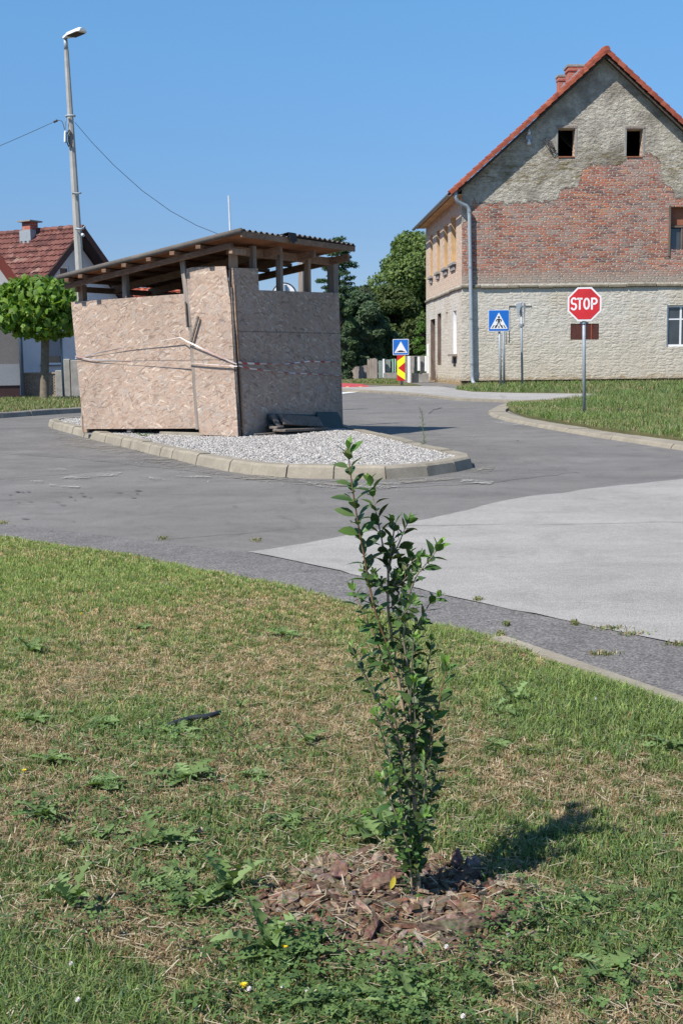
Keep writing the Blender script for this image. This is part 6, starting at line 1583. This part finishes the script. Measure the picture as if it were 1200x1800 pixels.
# little ragged weed leaves
Xw, Yw = around([(330,1460,.12,260),(120,1440,.14,260),(200,1290,.14,240),(320,1290,.14,260),(560,1480,.1,160),(380,1560,.09,200),(180,1560,.1,160),(470,1350,.15,150),(900,1260,.15,150),(1050,1660,.1,160),(600,1740,.1,200),(240,1370,.15,160),(1100,1500,.15,80),(250,1110,.3,80),(480,1110,.1,60)])
blades(Xw, Yw, lz(Xw,Yw), RS.uniform(0.015,0.04,len(Xw)), RS.uniform(0.003,0.007,len(Xw)), RS.uniform(0.4,1.2,len(Xw)), np.array(CG)[RS.randint(0,4,len(Xw))]*RS.uniform(0.8,1.3,(len(Xw),1)), 'weed_leaves', 'small broad weed leaves mixed through the lawn', 'weeds')

# rosettes
def rosette_mesh(seed, nl, L, up, wd=0.017, lob=0.72):
    rn = random.Random(seed); V = []; T = []; C = []; ns = 13
    for i in range(nl):
        a = i*2.4+rn.uniform(-.3,.3); Li = L*rn.uniform(0.6,1.1); u_ = up*rn.uniform(0.5,1.5); d = np.array([math.cos(a), math.sin(a), 0]); s = np.array([-d[1], d[0], 0]); o = len(V)
        cc = np.array(rn.choice([(0.13,0.20,0.065),(0.17,0.25,0.09),(0.21,0.30,0.12)]))*rn.uniform(0.8,1.2); tw = rn.uniform(-.4,.4); sway = rn.uniform(-.2,.2)
        for k in range(ns):
            t = k/(ns-1); r = Li*t*(1-0.2*t*u_); z = Li*u_*math.sin(t*2.1)*0.55
            wv = wd*(0.25+0.95*math.sin(math.pi*min(1,t*0.85+0.1))**0.8)*(1 if k % 2 == 0 else (1-lob))*(0.25 if k == 0 else 1)*(0.15 if k == ns-1 else 1)
            back = -0.012 if k % 2 == 0 and 0 < k < ns-1 else 0
            c = d*r+s*sway*Li*t*t+np.array([0,0,z+0.004])
            ss = s+np.array([0,0,tw]); V += [c+ss*wv+d*back+[0,0,0.25*wv], c, c-ss*wv+d*back+[0,0,0.25*wv]]
        for k in range(ns-1):
            b = o+3*k; T += [(b,b+1,b+4),(b,b+4,b+3),(b+1,b+2,b+5),(b+1,b+5,b+4)]; C += [cc*0.95]*4
    me = fast('leaves', np.array(V), None, np.array(T), M['grass'], None, np.array(C)); m_ = me.data; bpy.data.objects.remove(me); return m_
protos = [rosette_mesh(1,9,0.10,0.35), rosette_mesh(2,7,0.13,0.8,0.020), rosette_mesh(3,12,0.085,0.25,0.018), rosette_mesh(4,6,0.11,1.1,0.012,0.5), rosette_mesh(5,10,0.12,0.5,0.011,0.1)]
ros = [(95,1335,0,.9,'broad dandelion rosette near the left edge, above the yellow flower'),(75,1440,4,1.0,'narrow-leaved plantain tuft with long pale leaves at the far left'),(185,1388,2,.9,'flat weed rosette right of the plantain tuft'),(320,1292,0,1.0,'dandelion rosette just below the short black hose'),
 (325,1368,0,1.1,'wide dandelion rosette two hand-widths below the black hose'),(188,1470,2,.8,'small ragged rosette in bare thatch left of the middle of the lawn'),(120,1495,3,.6,'upright pale leafed weed in the left part of the lawn'),(275,1490,1,.7,'thin upright dandelion left of a pair of similar weeds'),
 (318,1492,0,.8,'dark leafed dandelion beside the thin upright one'),(300,1555,2,1.0,'sprawling rosette left of the tall pale dandelion leaf'),(400,1572,3,1.15,'tall bright dandelion with large upright lobed leaf left of the mulch'),(342,1598,1,.9,'arched dandelion leaves immediately left of the tallest dandelion'),
 (127,1608,3,.95,'pale upright dandelion standing alone above the lush bottom left grass'),(450,1370,2,.8,'small rosette upper left of the privet foot'),(540,1310,1,.7,'small upright weed left of the shrub in dry grass'),(422,1248,3,.6,'tiny upright leaf right of the black hose'),
 (180,1272,2,1.0,'spreading weed clump above the yellow flower'),(60,1262,0,.8,'weed rosette at the far left just above the dry patch'),(500,1120,0,.9,'dandelion rosette alone in the upper lawn left of the shrub'),(55,1150,1,.8,'small weed tuft in the upper left lawn'),(250,1110,2,.7,'small weed rosette in the upper lawn'),
 (470,1680,3,1.1,'dark broad leafed dandelion at the lower edge of the mulch'),(505,1690,0,1.0,'low dandelion among clover left below the mulch'),(590,1760,0,.9,'dandelion at the bottom edge below the mulch'),(660,1480,1,1.2,'long arching pale leaf left of the privet base'),
 (905,1245,3,1.0,'bright broad leafed weed in the green grass right of the shrub'),(890,1262,0,.9,'dark rosette below the bright broad leafed weed'),(1000,1600,2,1.0,'low rosette right of the mulch heap'),(1180,1320,4,1.0,'grassy plantain tuft at the right edge'),(870,1320,2,.7,'dark clover-like rosette right of the shrub'),
 (500,1450,2,.8,'small rosette directly left of the shrub in dry turf'),(640,1700,2,.6,'tiny weed poking through the lower mulch'),(1060,1700,0,.9,'dandelion rosette in the bottom right grass'),(720,1785,3,.8,'upright leafed weed at the bottom centre')]
for i, (px, py, k, sc_, lab) in enumerate(ros):
    p = Wp(px, py); o = bpy.data.objects.new('weed_rosette', protos[k]); SC.collection.objects.link(o)
    o.location = (p.x, p.y, float(lz(p.x,p.y))+0.004); sv = sc_*random.uniform(0.75,0.95); o.scale = (sv,sv,sv); o.rotation_euler = (random.uniform(-.1,.1), random.uniform(-.1,.1), random.uniform(0,6.28))
    tag(o, lab, 'weed', 'leafy weeds in the lawn')
# flowers
def flower(px, py, kind_, h, label):
    p = Wp(px, py); z = float(lz(p.x,p.y)); # px,py is the head position: solve for base
    d = ray(px, py); t = (z+h-CAMZ)/d.z; hd = Vector((d.x*t, d.y*t, z+h))
    root = empty('clover_flower' if kind_ == 'w' else 'dandelion_flower', (hd.x, hd.y, z), label, 'flower', 'white clover heads' if kind_ == 'w' else 'yellow flower heads')
    mb = MB(); mb.tube([Vector((hd.x+0.005,hd.y+.003,z-0.003)), hd], 0.0009, 5); mb.build('stem', M['stem'], root)
    mb = MB(); rn = random.Random(px)
    n_ = 34; R_ = 0.0042 if kind_ == 'w' else 0.0065
    for i in range(n_):
        ph = i*2.4; zz = 1-1.6*i/n_ if kind_ == 'w' else 0.25+0.3*rn.random(); q = math.sqrt(max(0,1-zz*zz)) if kind_ == 'w' else (i/n_)**0.5
        dv = Vector((math.cos(ph)*q, math.sin(ph)*q, zz)); sd = dv.cross(Vector((0,0,1.01))).normalized(); tip = hd+dv*R_; b = hd+dv*R_*0.3
        mb.add([b-sd*R_*.14, b+sd*R_*.14, tip+sd*R_*.16, tip-sd*R_*.16], [(0,1,2,3)])
    mb.tube([hd-ez*R_*0.4, hd+ez*R_*0.2], R_*0.45, 6)
    mb.build('flower_head', M['petal_w' if kind_ == 'w' else 'petal_y'], root, fix=False)
for px, py, h, lab in ((137,1757,.035,'white clover head in the lush grass at the bottom left'),(438,1738,.03,'white clover head left of the bottom clover patch'),(497,1733,.03,'white clover head in the clover below the mulch, left one'),(540,1740,.03,'white clover head in the clover below the mulch, right one'),
    (893,1643,.02,'tiny white flower at the right end of the bark slab'),(1046,1228,.03,'small white clover head in the green grass by the concrete edging'),(813,1786,.03,'white clover head at the bottom edge right of centre'),(784,1664,.03,'white clover head below the long bark slab'),(125,1694,.02,'tiny white bloom above the lush bottom left grass')):
    flower(px, py, 'w', h, lab)
for px, py, h, lab in ((43,1355,.05,'yellow dandelion head on a bent stalk at the far left'),(428,1732,.03,'yellow flower head beside the left clover head'),(500,1665,.035,'yellow flower head among dark leaves at the mulch edge'),(143,1079,.03,'tiny yellow flower in the upper left lawn')):
    flower(px, py, 'y', h, lab)
# black hose bit
hp_ = [Wp(290,1281),Wp(305,1277),Wp(325,1272),Wp(345,1269),Wp(360,1270),Wp(388,1264)]
mb = MB(); mb.tube([Vector((p.x,p.y,float(lz(p.x,p.y))+0.018)) for p in hp_], [0.006,0.008,0.0085,0.008,0.0085,0.006], 8); tag(mb.build('hose_piece', m_plain('black_plastic', (0.03,0.032,0.035), 0.3, 0, 0.2, 20), None, smooth=True), 'short piece of shiny black hose lying in the lawn', 'hose')

# grass tufts in the asphalt joint
jx = [(880,1118,3),(1070,1107,16),(1010,1098,3),(1110,1117,12),(1190,1135,10),(450,951,5),(287,948,5),(5,920,5),(1060,1152,14),(890,1100,3),(700,1030,6),(840,1056,4)]
X = []; Y = []
for px, py, wv in jx:
    for _ in range(90): p = G(px+random.gauss(0,wv), py+random.gauss(0,1.6)+0.0, 0.0); X.append(p.x); Y.append(p.y)
X = np.array(X); Y = np.array(Y)
blades(X, Y, np.full(len(X),0.004), RS.uniform(0.006,0.022,len(X)), RS.uniform(0.003,0.006,len(X)), RS.uniform(0.3,0.95,len(X)), grass_cols(len(X), np.full(len(X),0.55)), 'joint_grass', 'little grass tufts growing in the asphalt joints', 'grass')

# ------------------------------------------------------------------ bark mulch
rn = random.Random(77)
def chip(mb, c, L, Wd, th, yaw, pitch, roll, col, nseg=7):
    pts = []; 
    for i in range(nseg):
        a = 2*math.pi*i/nseg+rn.uniform(-.25,.25); q = rn.uniform(0.72,1.12); pts.append((math.cos(a)*L/2*q, math.sin(a)*Wd/2*q*(1.2 if abs(math.cos(a)) < .7 else 1)))
    R_ = Matrix.Rotation(yaw,3,'Z') @ Matrix.Rotation(pitch,3,'Y') @ Matrix.Rotation(roll,3,'X'); arch = rn.uniform(-0.5,1.0)*Wd*0.3
    top = []; bot = []; 
    for x, y in pts:
        zz = -arch*(2*y/Wd)**2; top.append(c+R_ @ Vector((x*0.94,y*0.94,th/2+zz+rn.uniform(-.2,.2)*th))); bot.append(c+R_ @ Vector((x,y,-th/2+zz)))
    ridge = [c+R_ @ Vector((x_*L, rn.uniform(-.1,.1)*Wd, th/2+th*rn.uniform(0,.5))) for x_ in (-0.22, 0.04, 0.25)]
    vs = top+bot+ridge; n_ = nseg; fs = [(i, (i+1) % n_, n_+(i+1) % n_, n_+i) for i in range(n_)]+[tuple(range(2*n_-1, n_-1, -1))]
    rp = [r_ for r_ in (2*n_, 2*n_+1, 2*n_+2)]
    for i in range(n_):
        mx_ = (pts[i][0]+pts[(i+1) % n_][0])/2; ri = 0 if mx_ < -0.1*L else (1 if mx_ < 0.15*L else 2)
        mx2 = pts[(i+1) % n_][0]; fs.append((i, (i+1) % n_, rp[ri]))
        mx3 = (pts[(i+1) % n_][0]+pts[(i+2) % n_][0])/2; rj = 0 if mx3 < -0.1*L else (1 if mx3 < 0.15*L else 2)
        if rj != ri:
            step = 1 if rj > ri else -1; q = ri
            while q != rj: fs.append(((i+1) % n_, rp[q+step], rp[q])); q += step
    for f in fs: pass
    o = len(mb.v); mb.v += [tuple(v) for v in vs]; mb.f += [tuple(i+o for i in f) for f in fs]
    mb.c += [tuple(min(1,q*rn.uniform(0.85,1.15)) for q in col) for _ in fs]
CH = [(0.11,0.071,0.050),(0.145,0.092,0.064),(0.18,0.124,0.088),(0.065,0.043,0.033),(0.22,0.165,0.12),(0.16,0.125,0.094),(0.115,0.08,0.057),(0.16,0.085,0.056),(0.24,0.20,0.15),(0.14,0.115,0.088)]
mb = MB()
for i in range(1900):
    while True:
        a = rn.uniform(0,6.28); q = rn.random()**0.55; x = MC.x+math.cos(a)*q*0.265; y = MC.y+math.sin(a)*q*0.26-0.005
        if rn.random() < 1.15-q*0.6: break
    L = rn.choice([rn.uniform(0.012,0.03), rn.uniform(0.02,0.045), rn.uniform(0.035,0.08)]); 
    chip(mb, Vector((x,y,float(lz(x,y))+0.002+rn.uniform(0,0.018)*(1-q*0.5))), L, L*rn.uniform(0.16,0.42), rn.uniform(0.003,0.008), rn.gauss(0.3,1.0), rn.gauss(0,0.26), rn.gauss(0,0.5), rn.choice(CH), 7)
for i in range(2600):
    a = rn.uniform(0,6.28); q = rn.random()**0.5*1.12; x = MC.x+math.cos(a)*q*0.275; y = MC.y+math.sin(a)*q*0.27-0.005; L = rn.uniform(0.005,0.016)
    chip(mb, Vector((x,y,float(lz(x,y))+0.003+rn.uniform(0,0.012)*(1-min(1,q)*0.6))), L, L*rn.uniform(0.2,0.6), rn.uniform(0.0015,0.004), rn.uniform(0,6.28), rn.gauss(0,0.4), rn.gauss(0,0.5), rn.choice(CH+[(0.30,0.25,0.18),(0.19,0.15,0.10)]), 5)
tag(mb.build('bark_mulch', M['chip'], None, fix=True), 'heap of reddish-brown bark mulch chips round the shrub base', 'bark mulch', kind='stuff')
def big(px, py, L, Wd, th, yaw, pitch, roll, col, label, name='bark_piece', z=0.018):
    p = Wp(px, py+3); mb = MB(); chip(mb, Vector((p.x,p.y,float(lz(p.x,p.y))+z)), L, Wd, th, yaw, pitch, roll, col, 11)
    o = mb.build(name, M['chip'], None); me = o.data
    sm = o.modifiers.new('s', 'SUBSURF'); sm.levels = sm.render_levels = 2; sm.subdivision_type = 'SIMPLE'
    tx = bpy.data.textures.new('t', 'CLOUDS'); tx.noise_scale = 0.012; tx.noise_depth = 4; dm = o.modifiers.new('d', 'DISPLACE'); dm.texture = tx; dm.strength = 0.012; dm.texture_coords = 'LOCAL'
    bpy.context.view_layer.update(); dg = bpy.context.evaluated_depsgraph_get(); nm = bpy.data.meshes.new_from_object(o.evaluated_get(dg)); o.modifiers.clear(); o.data = nm
    return tag(o, label, 'bark piece' if name == 'bark_piece' else 'clod')
big(668,1583,0.10,0.040,0.013,0.25,-0.12,0.15,(0.148,0.094,0.072),'large reddish bark slab just left of the shrub foot', z=0.026)
big(800,1648,0.125,0.030,0.015,0.06,0.03,0.1,(0.117,0.094,0.076),'long grey-brown bark slab lying level at the lower right of the mulch', z=0.022)
big(858,1640,0.075,0.036,0.016,-0.05,-0.05,0.2,(0.125,0.082,0.064),'thick reddish bark slab at the right end of the long grey one', z=0.028)
big(655,1652,0.075,0.014,0.012,1.25,-0.35,0.1,(0.140,0.082,0.064),'narrow reddish bark splinter standing out of the lower mulch', z=0.024)
big(598,1562,0.045,0.036,0.008,0.4,-0.25,0.5,(0.172,0.107,0.084),'square reddish bark flake tilted to the light left of the shrub', z=0.03)
big(505,1600,0.06,0.028,0.009,0.7,-0.2,0.3,(0.203,0.148,0.116),'pale bark flake at the left edge of the mulch')
big(552,1553,0.06,0.026,0.009,-0.6,-0.2,0.3,(0.156,0.127,0.104),'greyish bark flake in the upper left of the mulch')
big(690,1690,0.05,0.03,0.009,-0.3,-0.1,0.2,(0.148,0.107,0.084),'bark flake at the bottom of the mulch')
big(784,1640,0.07,0.022,0.010,0.2,-0.1,0.35,(0.24,0.17,0.14),'dull bark strip above the long grey slab')
big(830,1528,0.030,0.028,0.024,0.3,0,0.2,(0.19,0.15,0.14),'rounded grey-brown clod at the shaded right of the mulch','soil_clod', z=0.02)
big(802,1530,0.045,0.02,0.012,1.3,-0.9,0.2,(0.16,0.09,0.08),'curled dark bark piece standing up behind the right side of the shrub', z=0.03)
big(656,1688,0.016,0.012,0.009,0,0,0,(0.42,0.36,0.27),'small pale pebble below the mulch','pebble', z=0.012)
big(350,1472,0.022,0.010,0.006,0.4,-.1,0.1,(0.40,0.28,0.20),'small tan bark flake lying alone in the lawn')

# ------------------------------------------------------------------ privet shrub
YB = G(735,1592,LZ).y; SB = Vector((G(735,1592,LZ).x, YB, float(lz(G(735,1592,LZ).x, YB))))
shrub = empty('privet_shrub', SB, 'slender young glossy-leaved shrub planted in bark mulch in the foreground', 'shrub')
LV = []; LT = []; LC = []
def leaf(p, d, nrm, L, Wd, col):
    d = d.normalized(); s = d.cross(nrm).normalized(); nn = s.cross(d).normalized(); o = len(LV); fold = rn.uniform(0.15,0.45); bend = rn.uniform(-0.05,0.55)
    prof = [(0,0.05),(0.1,0.10),(0.28,0.72),(0.5,1.0),(0.72,0.80),(0.88,0.42),(1.0,0.02)]
    for t, w_ in prof:
        c = p+d*L*t-nn*(L*bend*t*t); hw = Wd/2*w_; LV.extend([c+s*hw+nn*hw*fold, c, c-s*hw+nn*hw*fold])
    for k in range(len(prof)-1):
        b = o+3*k; LT.extend([(b,b+1,b+4,b+3),(b+1,b+2,b+5,b+4)]); LC.extend([col, tuple(q*1.0 for q in col)])
def flush_leaves(parent):
    global LV, LT, LC
    if not LV: return
    o = fast('leaves', np.array([tuple(v) for v in LV]), np.array(LT), None, M['leaf_glossy'], np.array(LC), parent=parent, loc=tuple(SB), smooth=True)
    LV = []; LT = []; LC = []
def catmull(P, n=6):
    out = []; Q = [P[0]]+P+[P[-1]]
    for i in range(1, len(Q)-2):
        for k in range(n):
            t = k/n; a, b, c, d = Q[i-1], Q[i], Q[i+1], Q[i+2]
            out.append(0.5*((2*b)+(c-a)*t+(2*a-5*b+4*c-d)*t*t+(3*b-a-3*c+d)*t**3))
    out.append(P[-1]); return out
DG = [(0.050,0.092,0.026),(0.066,0.118,0.034),(0.085,0.142,0.042),(0.038,0.070,0.022)]
def foliage(pts, Lmax, node, skip=0.0, tipbright=3):
    """opposite leaf pairs along a path (pts tip->base)"""
    cum = [0]
    for a, b in zip(pts[:-1], pts[1:]): cum.append(cum[-1]+(b-a).length)
    tot = cum[-1]; s = 0.0; k = 0; phase = rn.uniform(0,3)
    while s < tot*(1-skip):
        i = 0
        while i < len(cum)-2 and cum[i+1] < s: i += 1
        t = (s-cum[i])/max(1e-6,cum[i+1]-cum[i]); p = pts[i].lerp(pts[i+1], min(1,t)); ax = (pts[i]-pts[i+1]).normalized()
        grow = min(1, 0.5+0.2*k); base_a = phase+k*(math.pi/2)+rn.uniform(-.25,.25)
        ref = ax.orthogonal().normalized(); ref2 = ax.cross(ref)
        for side in (0, math.pi):
            if rn.random() < 0.06: continue
            a = base_a+side+rn.uniform(-.2,.2); out_ = ref*math.cos(a)+ref2*math.sin(a)
            tilt = 0.30+0.55*min(1,k/4)+rn.uniform(-.15,.22); d = ax*math.cos(tilt)+out_*math.sin(tilt)
            nrm = ax*math.sin(tilt)-out_*math.cos(tilt)
            nrm = nrm+ax.cross(out_)*rn.uniform(-.6,.6)+Vector((0,-0.25,0))
            L = Lmax*1.08*grow*rn.uniform(0.8,1.15); 
            if k < tipbright: cf = k/tipbright; col = tuple((1-cf)*a_+cf*b_ for a_, b_ in zip((0.16,0.28,0.05),(0.05,0.12,0.03)))
            else: col = tuple(q*rn.uniform(0.85,1.2) for q in rn.choice(DG))
            leaf(p+out_*0.001, d, nrm, L, L*rn.uniform(0.40,0.58), col)
        s += node*(0.45+0.55*min(1,k/4))*rn.uniform(0.85,1.15); k += 1
M['stem_red'] = m_plain('reddish_stem', (0.20,0.11,0.06), 0.6, 0, 0.2, 60)
M['stem_tan'] = m_plain('tan_stem', (0.34,0.255,0.165), 0.7, 0, 0.2, 60)
M['stem_grey'] = m_plain('grey_stem', (0.22,0.18,0.14), 0.7, 0, 0.2, 60)
def stem(px_pts, dtip, dbase, r0, r1, mat, Lmax=0.032, node=0.021, leafy=1.0, name='branch'):
    n_ = len(px_pts); P = []
    for i, (x, y) in enumerate(px_pts):
        t = i/(n_-1); P.append(D(x, y, YB+dtip*(1-t)+dbase*t+rn.uniform(-.004,.004)))
    P = catmull(P, 4); m_ = len(P); mb = MB(); mb.tube(P, [r0+(r1-r0)*(i/(m_-1)) for i in range(m_)], 7)
    o = mb.build(name, mat, shrub, smooth=True)
    if leafy > 0: foliage(P, Lmax, node, 1-leafy); flush_leaves(o)
    return o
A_ = [(611,785),(614,817),(619,855),(625,895),(632,937),(642,990),(647,1020),(656,1062),(667,1097),(682,1137),(689,1152)]
stem(A_, -0.06, 0.0, 0.0010, 0.0026, M['stem_red'], 0.034, 0.0150)
TR = [(682,1002),(682,1032),(682,1070),(687,1107),(690,1132),(700,1195),(713,1277),(723,1314),(727,1377),(730,1447),(733,1490),(735,1592)]
stem(TR, 0.0, 0.0, 0.0022, 0.0046, M['stem_tan'], leafy=0, name='trunk')
stem([(649,845),(654,870),(662,907),(670,945),(676,977),(682,1002)], 0.05, 0.0, 0.0009, 0.0018, M['stem_grey'], 0.030, 0.0135)
stem([(690,912),(692,930),(689,955),(685,982),(682,1010)], 0.0, 0.0, 0.0012, 0.002, M['stem_grey'], 0.027, 0.0135)
stem([(720,910),(710,932),(700,957),(689,977),(684,1000)], 0.03, 0.0, 0.0009, 0.0016, M['stem_red'], 0.027, 0.0135)
stem([(772,957),(760,977),(745,995),(732,1012),(720,1042),(715,1070),(710,1107),(710,1132),(716,1175),(720,1240),(727,1326)], -0.05, 0.0, 0.0009, 0.0026, M['stem_grey'], 0.029, 0.0165)
stem([(720,967),(712,995),(702,1015),(685,1045)], 0.05, 0.0, 0.0008, 0.0015, M['stem_grey'], 0.026, 0.014)
stem([(741,975),(722,990),(712,1010),(708,1040)], -0.03, 0.0, 0.0008, 0.0015, M['stem_grey'], 0.025, 0.014)
stem([(770,1045),(752,1065),(740,1085),(730,1107),(720,1132),(712,1157)], 0.03, 0.0, 0.0009, 0.0018, M['stem_grey'], 0.027, 0.015)
stem([(620,1032),(627,1052),(637,1075),(652,1107),(667,1140),(682,1175),(692,1197)], 0.05, 0.0, 0.0008, 0.0018, M['stem_red'], 0.029, 0.021)
stem([(617,1135),(625,1155),(635,1175),(645,1195),(653,1215),(673,1246),(687,1277),(704,1311),(719,1337)], -0.03, 0.0, 0.0008, 0.0019, M['stem_grey'], 0.024, 0.0165)
stem([(784,1167),(784,1178),(775,1212),(770,1243),(758,1277),(755,1309),(747,1331),(730,1360)], -0.05, 0.0, 0.0008, 0.0019, M['stem_red'], 0.032, 0.018)
stem([(770,1314),(767,1343),(761,1377),(755,1411),(747,1450),(744,1464),(735,1500)], 0.02, 0.0, 0.0008, 0.0018, M['stem_grey'], 0.028, 0.019)
stem([(668,1365),(682,1399),(696,1433),(713,1476),(721,1518),(724,1592)], -0.06, -0.01, 0.0009, 0.002, M['stem_tan'], 0.026, 0.018)
stem([(645,1428),(673,1445),(696,1462),(719,1498),(728,1530)], -0.04, 0.0, 0.0008, 0.0016, M['stem_grey'], 0.022, 0.015)
stem([(741,1190),(745,1235),(741,1277),(734,1310),(729,1340)], 0.05, 0.0, 0.0008, 0.0018, M['stem_grey'], 0.033, 0.018)
stem([(726,1195),(728,1235),(730,1290),(728,1320)], -0.06, 0.0, 0.0008, 0.0018, M['stem_grey'], 0.032, 0.018)
stem([(700,1377),(707,1433),(718,1490),(722,1592)], 0.03, 0.0, 0.0009, 0.002, M['stem_tan'], 0.024, 0.018)
stem([(649,1296),(668,1345),(685,1394),(696,1433)], 0.0, 0.0, 0.0008, 0.0011, M['stem_tan'], leafy=0)
# crossing twigs and short shoots in the thick of the shrub
for k in range(30):
    y = rn.choice([rn.uniform(1020,1180), rn.uniform(1020,1330), rn.uniform(1330,1540)])
    xt = float(np.interp(y, [q[1] for q in TR], [q[0] for q in TR])); sgn = rn.choice([-1,1,1]) if y < 1350 else rn.choice([-1,-1,1])
    dx = sgn*rn.uniform(16,58)*(1.0 if y < 1430 else 0.6); dy = -rn.uniform(20,52); dp_ = rn.uniform(-0.09,0.09)
    stem([(xt+dx,y+dy),(xt+dx*0.6,y+dy*0.5),(xt+dx*0.1,y)], dp_, 0.0, 0.0007, 0.0012, M['stem_grey'], rn.uniform(0.015,0.024), 0.015)
for (xt_, yt_, xb_, yb_, dt_) in ((700,1060,712,1290,.06),(668,1180,712,1370,.05),(690,1230,722,1420,-.06),(752,1200,732,1400,.04),(762,1255,736,1440,-.03),(676,1290,722,1500,.03),(745,1330,733,1530,-.05),(660,1250,716,1440,-.05),(700,1400,728,1560,.05),(728,1120,722,1300,-.07),(758,1120,724,1280,.06)):
    stem([(xt_,yt_),(xt_*.6+xb_*.4+rn.uniform(-5,5),yt_*.6+yb_*.4),(xb_,yb_)], dt_, 0.0, 0.0007, 0.0017, M['stem_grey'], 0.0205, 0.0155)
for k in range(7):   # leafy foot
    xt = 724+rn.uniform(-10,8); y = rn.uniform(1500,1560); stem([(xt+rn.uniform(-26,14),y-rn.uniform(15,35)),(xt,y)], rn.uniform(-.04,.02), 0.0, 0.0006, 0.001, M['stem_tan'], 0.019, 0.010)
# yellowing leaf
leaf(D(694,1538,YB-0.03), Vector((-0.3,-0.2,-0.9)), Vector((0.2,-1,0.3)), 0.028, 0.011, (0.62,0.50,0.06)); flush_leaves(shrub)
def leaned(px, py, dx, dy): return D(px+dx, py+dy, YB+0.02)
mb = MB(); mb.tube([D(731,1505,YB+0.012), D(740,1592,YB+0.012)-ez*0.0], 0.0035, 8); mb.build('sucker', M['stem_tan'], shrub)

# ------------------------------------------------------------------ weeds on the gravel island
def island_weed(px, py, h, label, nst, fl=0, leafw=0.012, name='weed_plant', spread=0.1, nl=9, flpx=None):
    p = G(px, py, GZ); root = empty(name, p, label, 'weed'); V = []; T = []; C = []; stm = MB(); fm = []
    for k in range(nst):
        a = rn.uniform(0,6.28); e = p+Vector((math.cos(a)*spread*rn.uniform(.3,1), math.sin(a)*spread*rn.uniform(.3,1), h*rn.uniform(0.6,1.0)))
        mid = p.lerp(e,0.5)+Vector((rn.uniform(-.02,.02),0,h*0.08)); stm.tube([p, mid, e], 0.003, 5); fm.append(e)
        for j in range(nl):
            t = (j+0.5)/nl; q = p.lerp(mid,t*2) if t < .5 else mid.lerp(e,t*2-1); a2 = rn.uniform(0,6.28); L = rn.uniform(0.03,0.07)*(1.2-t); d = Vector((math.cos(a2),math.sin(a2),0.4)).normalized(); s = d.cross(ez).normalized(); o = len(V)
            V += [q, q+d*L*.5+s*leafw*.5*1.2, q+d*L, q+d*L*.5-s*leafw*.5*1.2]; T += [(o,o+1,o+2),(o,o+2,o+3)]; cc = np.array(rn.choice(CG))*rn.uniform(.8,1.3); C += [cc,cc]
    stm.build('stem', M['stem'], root)
    fast('leaves', np.array([tuple(v) for v in V]), None, np.array(T), M['grass'], None, np.array(C), parent=root, loc=tuple(p))
    if fl:
        for x, y in flpx:
            e = D(x, y, p.y+rn.uniform(-.03,.03)); mb = MB(); mb.tube([e-ez*0.006, e+ez*0.006], [0.024,0.03], 9); mb.tube([e-ez*0.005, Vector((p.x+(e.x-p.x)*.3,p.y,p.z))], 0.002, 4); mb.build('flower', M['petal_y'], root)
island_weed(154, 756, 0.16, 'yellow-flowered weed at the left foot of the shelter', 5, 1, 0.012, 'flowering_weed', 0.10, 7, [(152,728),(145,737),(152,736.5),(152.5,740),(154,748),(158,748),(170,751)])
island_weed(238, 762, 0.11, 'small leafy weed in the gravel under the wide chipboard panel', 7, leafw=0.02, spread=0.14, nl=8)
island_weed(274, 760, 0.13, 'leafy weed clump in the gravel right of the small leafy weed', 9, leafw=0.02, spread=0.17, nl=8)
island_weed(252, 768, 0.06, 'flat weed spreading on the gravel close to the kerb stones', 6, leafw=0.022, spread=0.18, nl=6)
island_weed(347, 764, 0.05, 'low weed tuft at the foot of the narrow panel', 6, leafw=0.015, spread=0.12, nl=5)
# tall thin weed
p = G(745,785,GZ); root = empty('tall_weed', p, 'single tall spindly weed at the kerb on the right side of the gravel', 'weed')
path = [p, D(744,765,p.y), D(742,745,p.y), D(742,730,p.y), D(740,716,p.y)]; mb = MB(); mb.tube(path, [0.004,0.0035,0.003,0.002,0.001], 5); mb.build('stem', M['stem'], root)
V = []; T = []; C = []
for j in range(60):
    t = rn.random()**1.8; q = p.lerp(path[-1], t); a2 = rn.uniform(0,6.28); L = rn.uniform(0.03,0.075)*(1.1-t*.6); d = Vector((math.cos(a2),math.sin(a2),0.3)).normalized(); s = d.cross(ez).normalized(); o = len(V); q = q+Vector((rn.uniform(-.02,.02),0,0))
    V += [q, q+d*L*.5+s*.009, q+d*L, q+d*L*.5-s*.009]; T += [(o,o+1,o+2),(o,o+2,o+3)]; cc = np.array(rn.choice(CG)); C += [cc,cc]
fast('leaves', np.array([tuple(v) for v in V]), None, np.array(T), M['grass'], None, np.array(C), parent=root, loc=tuple(p))

for o in bpy.data.objects:
    if '_w' in o.keys(): del o['_w']
# grit spilled from the island onto the asphalt
for k, (poly_, cnt, lab) in enumerate(((gp([(230,806),(420,838),(560,845),(700,846),(840,826),(900,838),(700,868),(540,862),(380,850),(200,818)]), 150, 'scattered loose gravel on the asphalt below the island kerb'),
        (gp([(640,715),(860,712),(1000,775),(900,800),(700,735)]), 90, 'scattered pale grit on the road between island and verge'))):
    stones(poly_, cnt, 0.003, 0.008, 0.006, 'loose_grit', [(0.26,0.25,0.24),(0.20,0.19,0.18),(0.33,0.31,0.29)], lab)
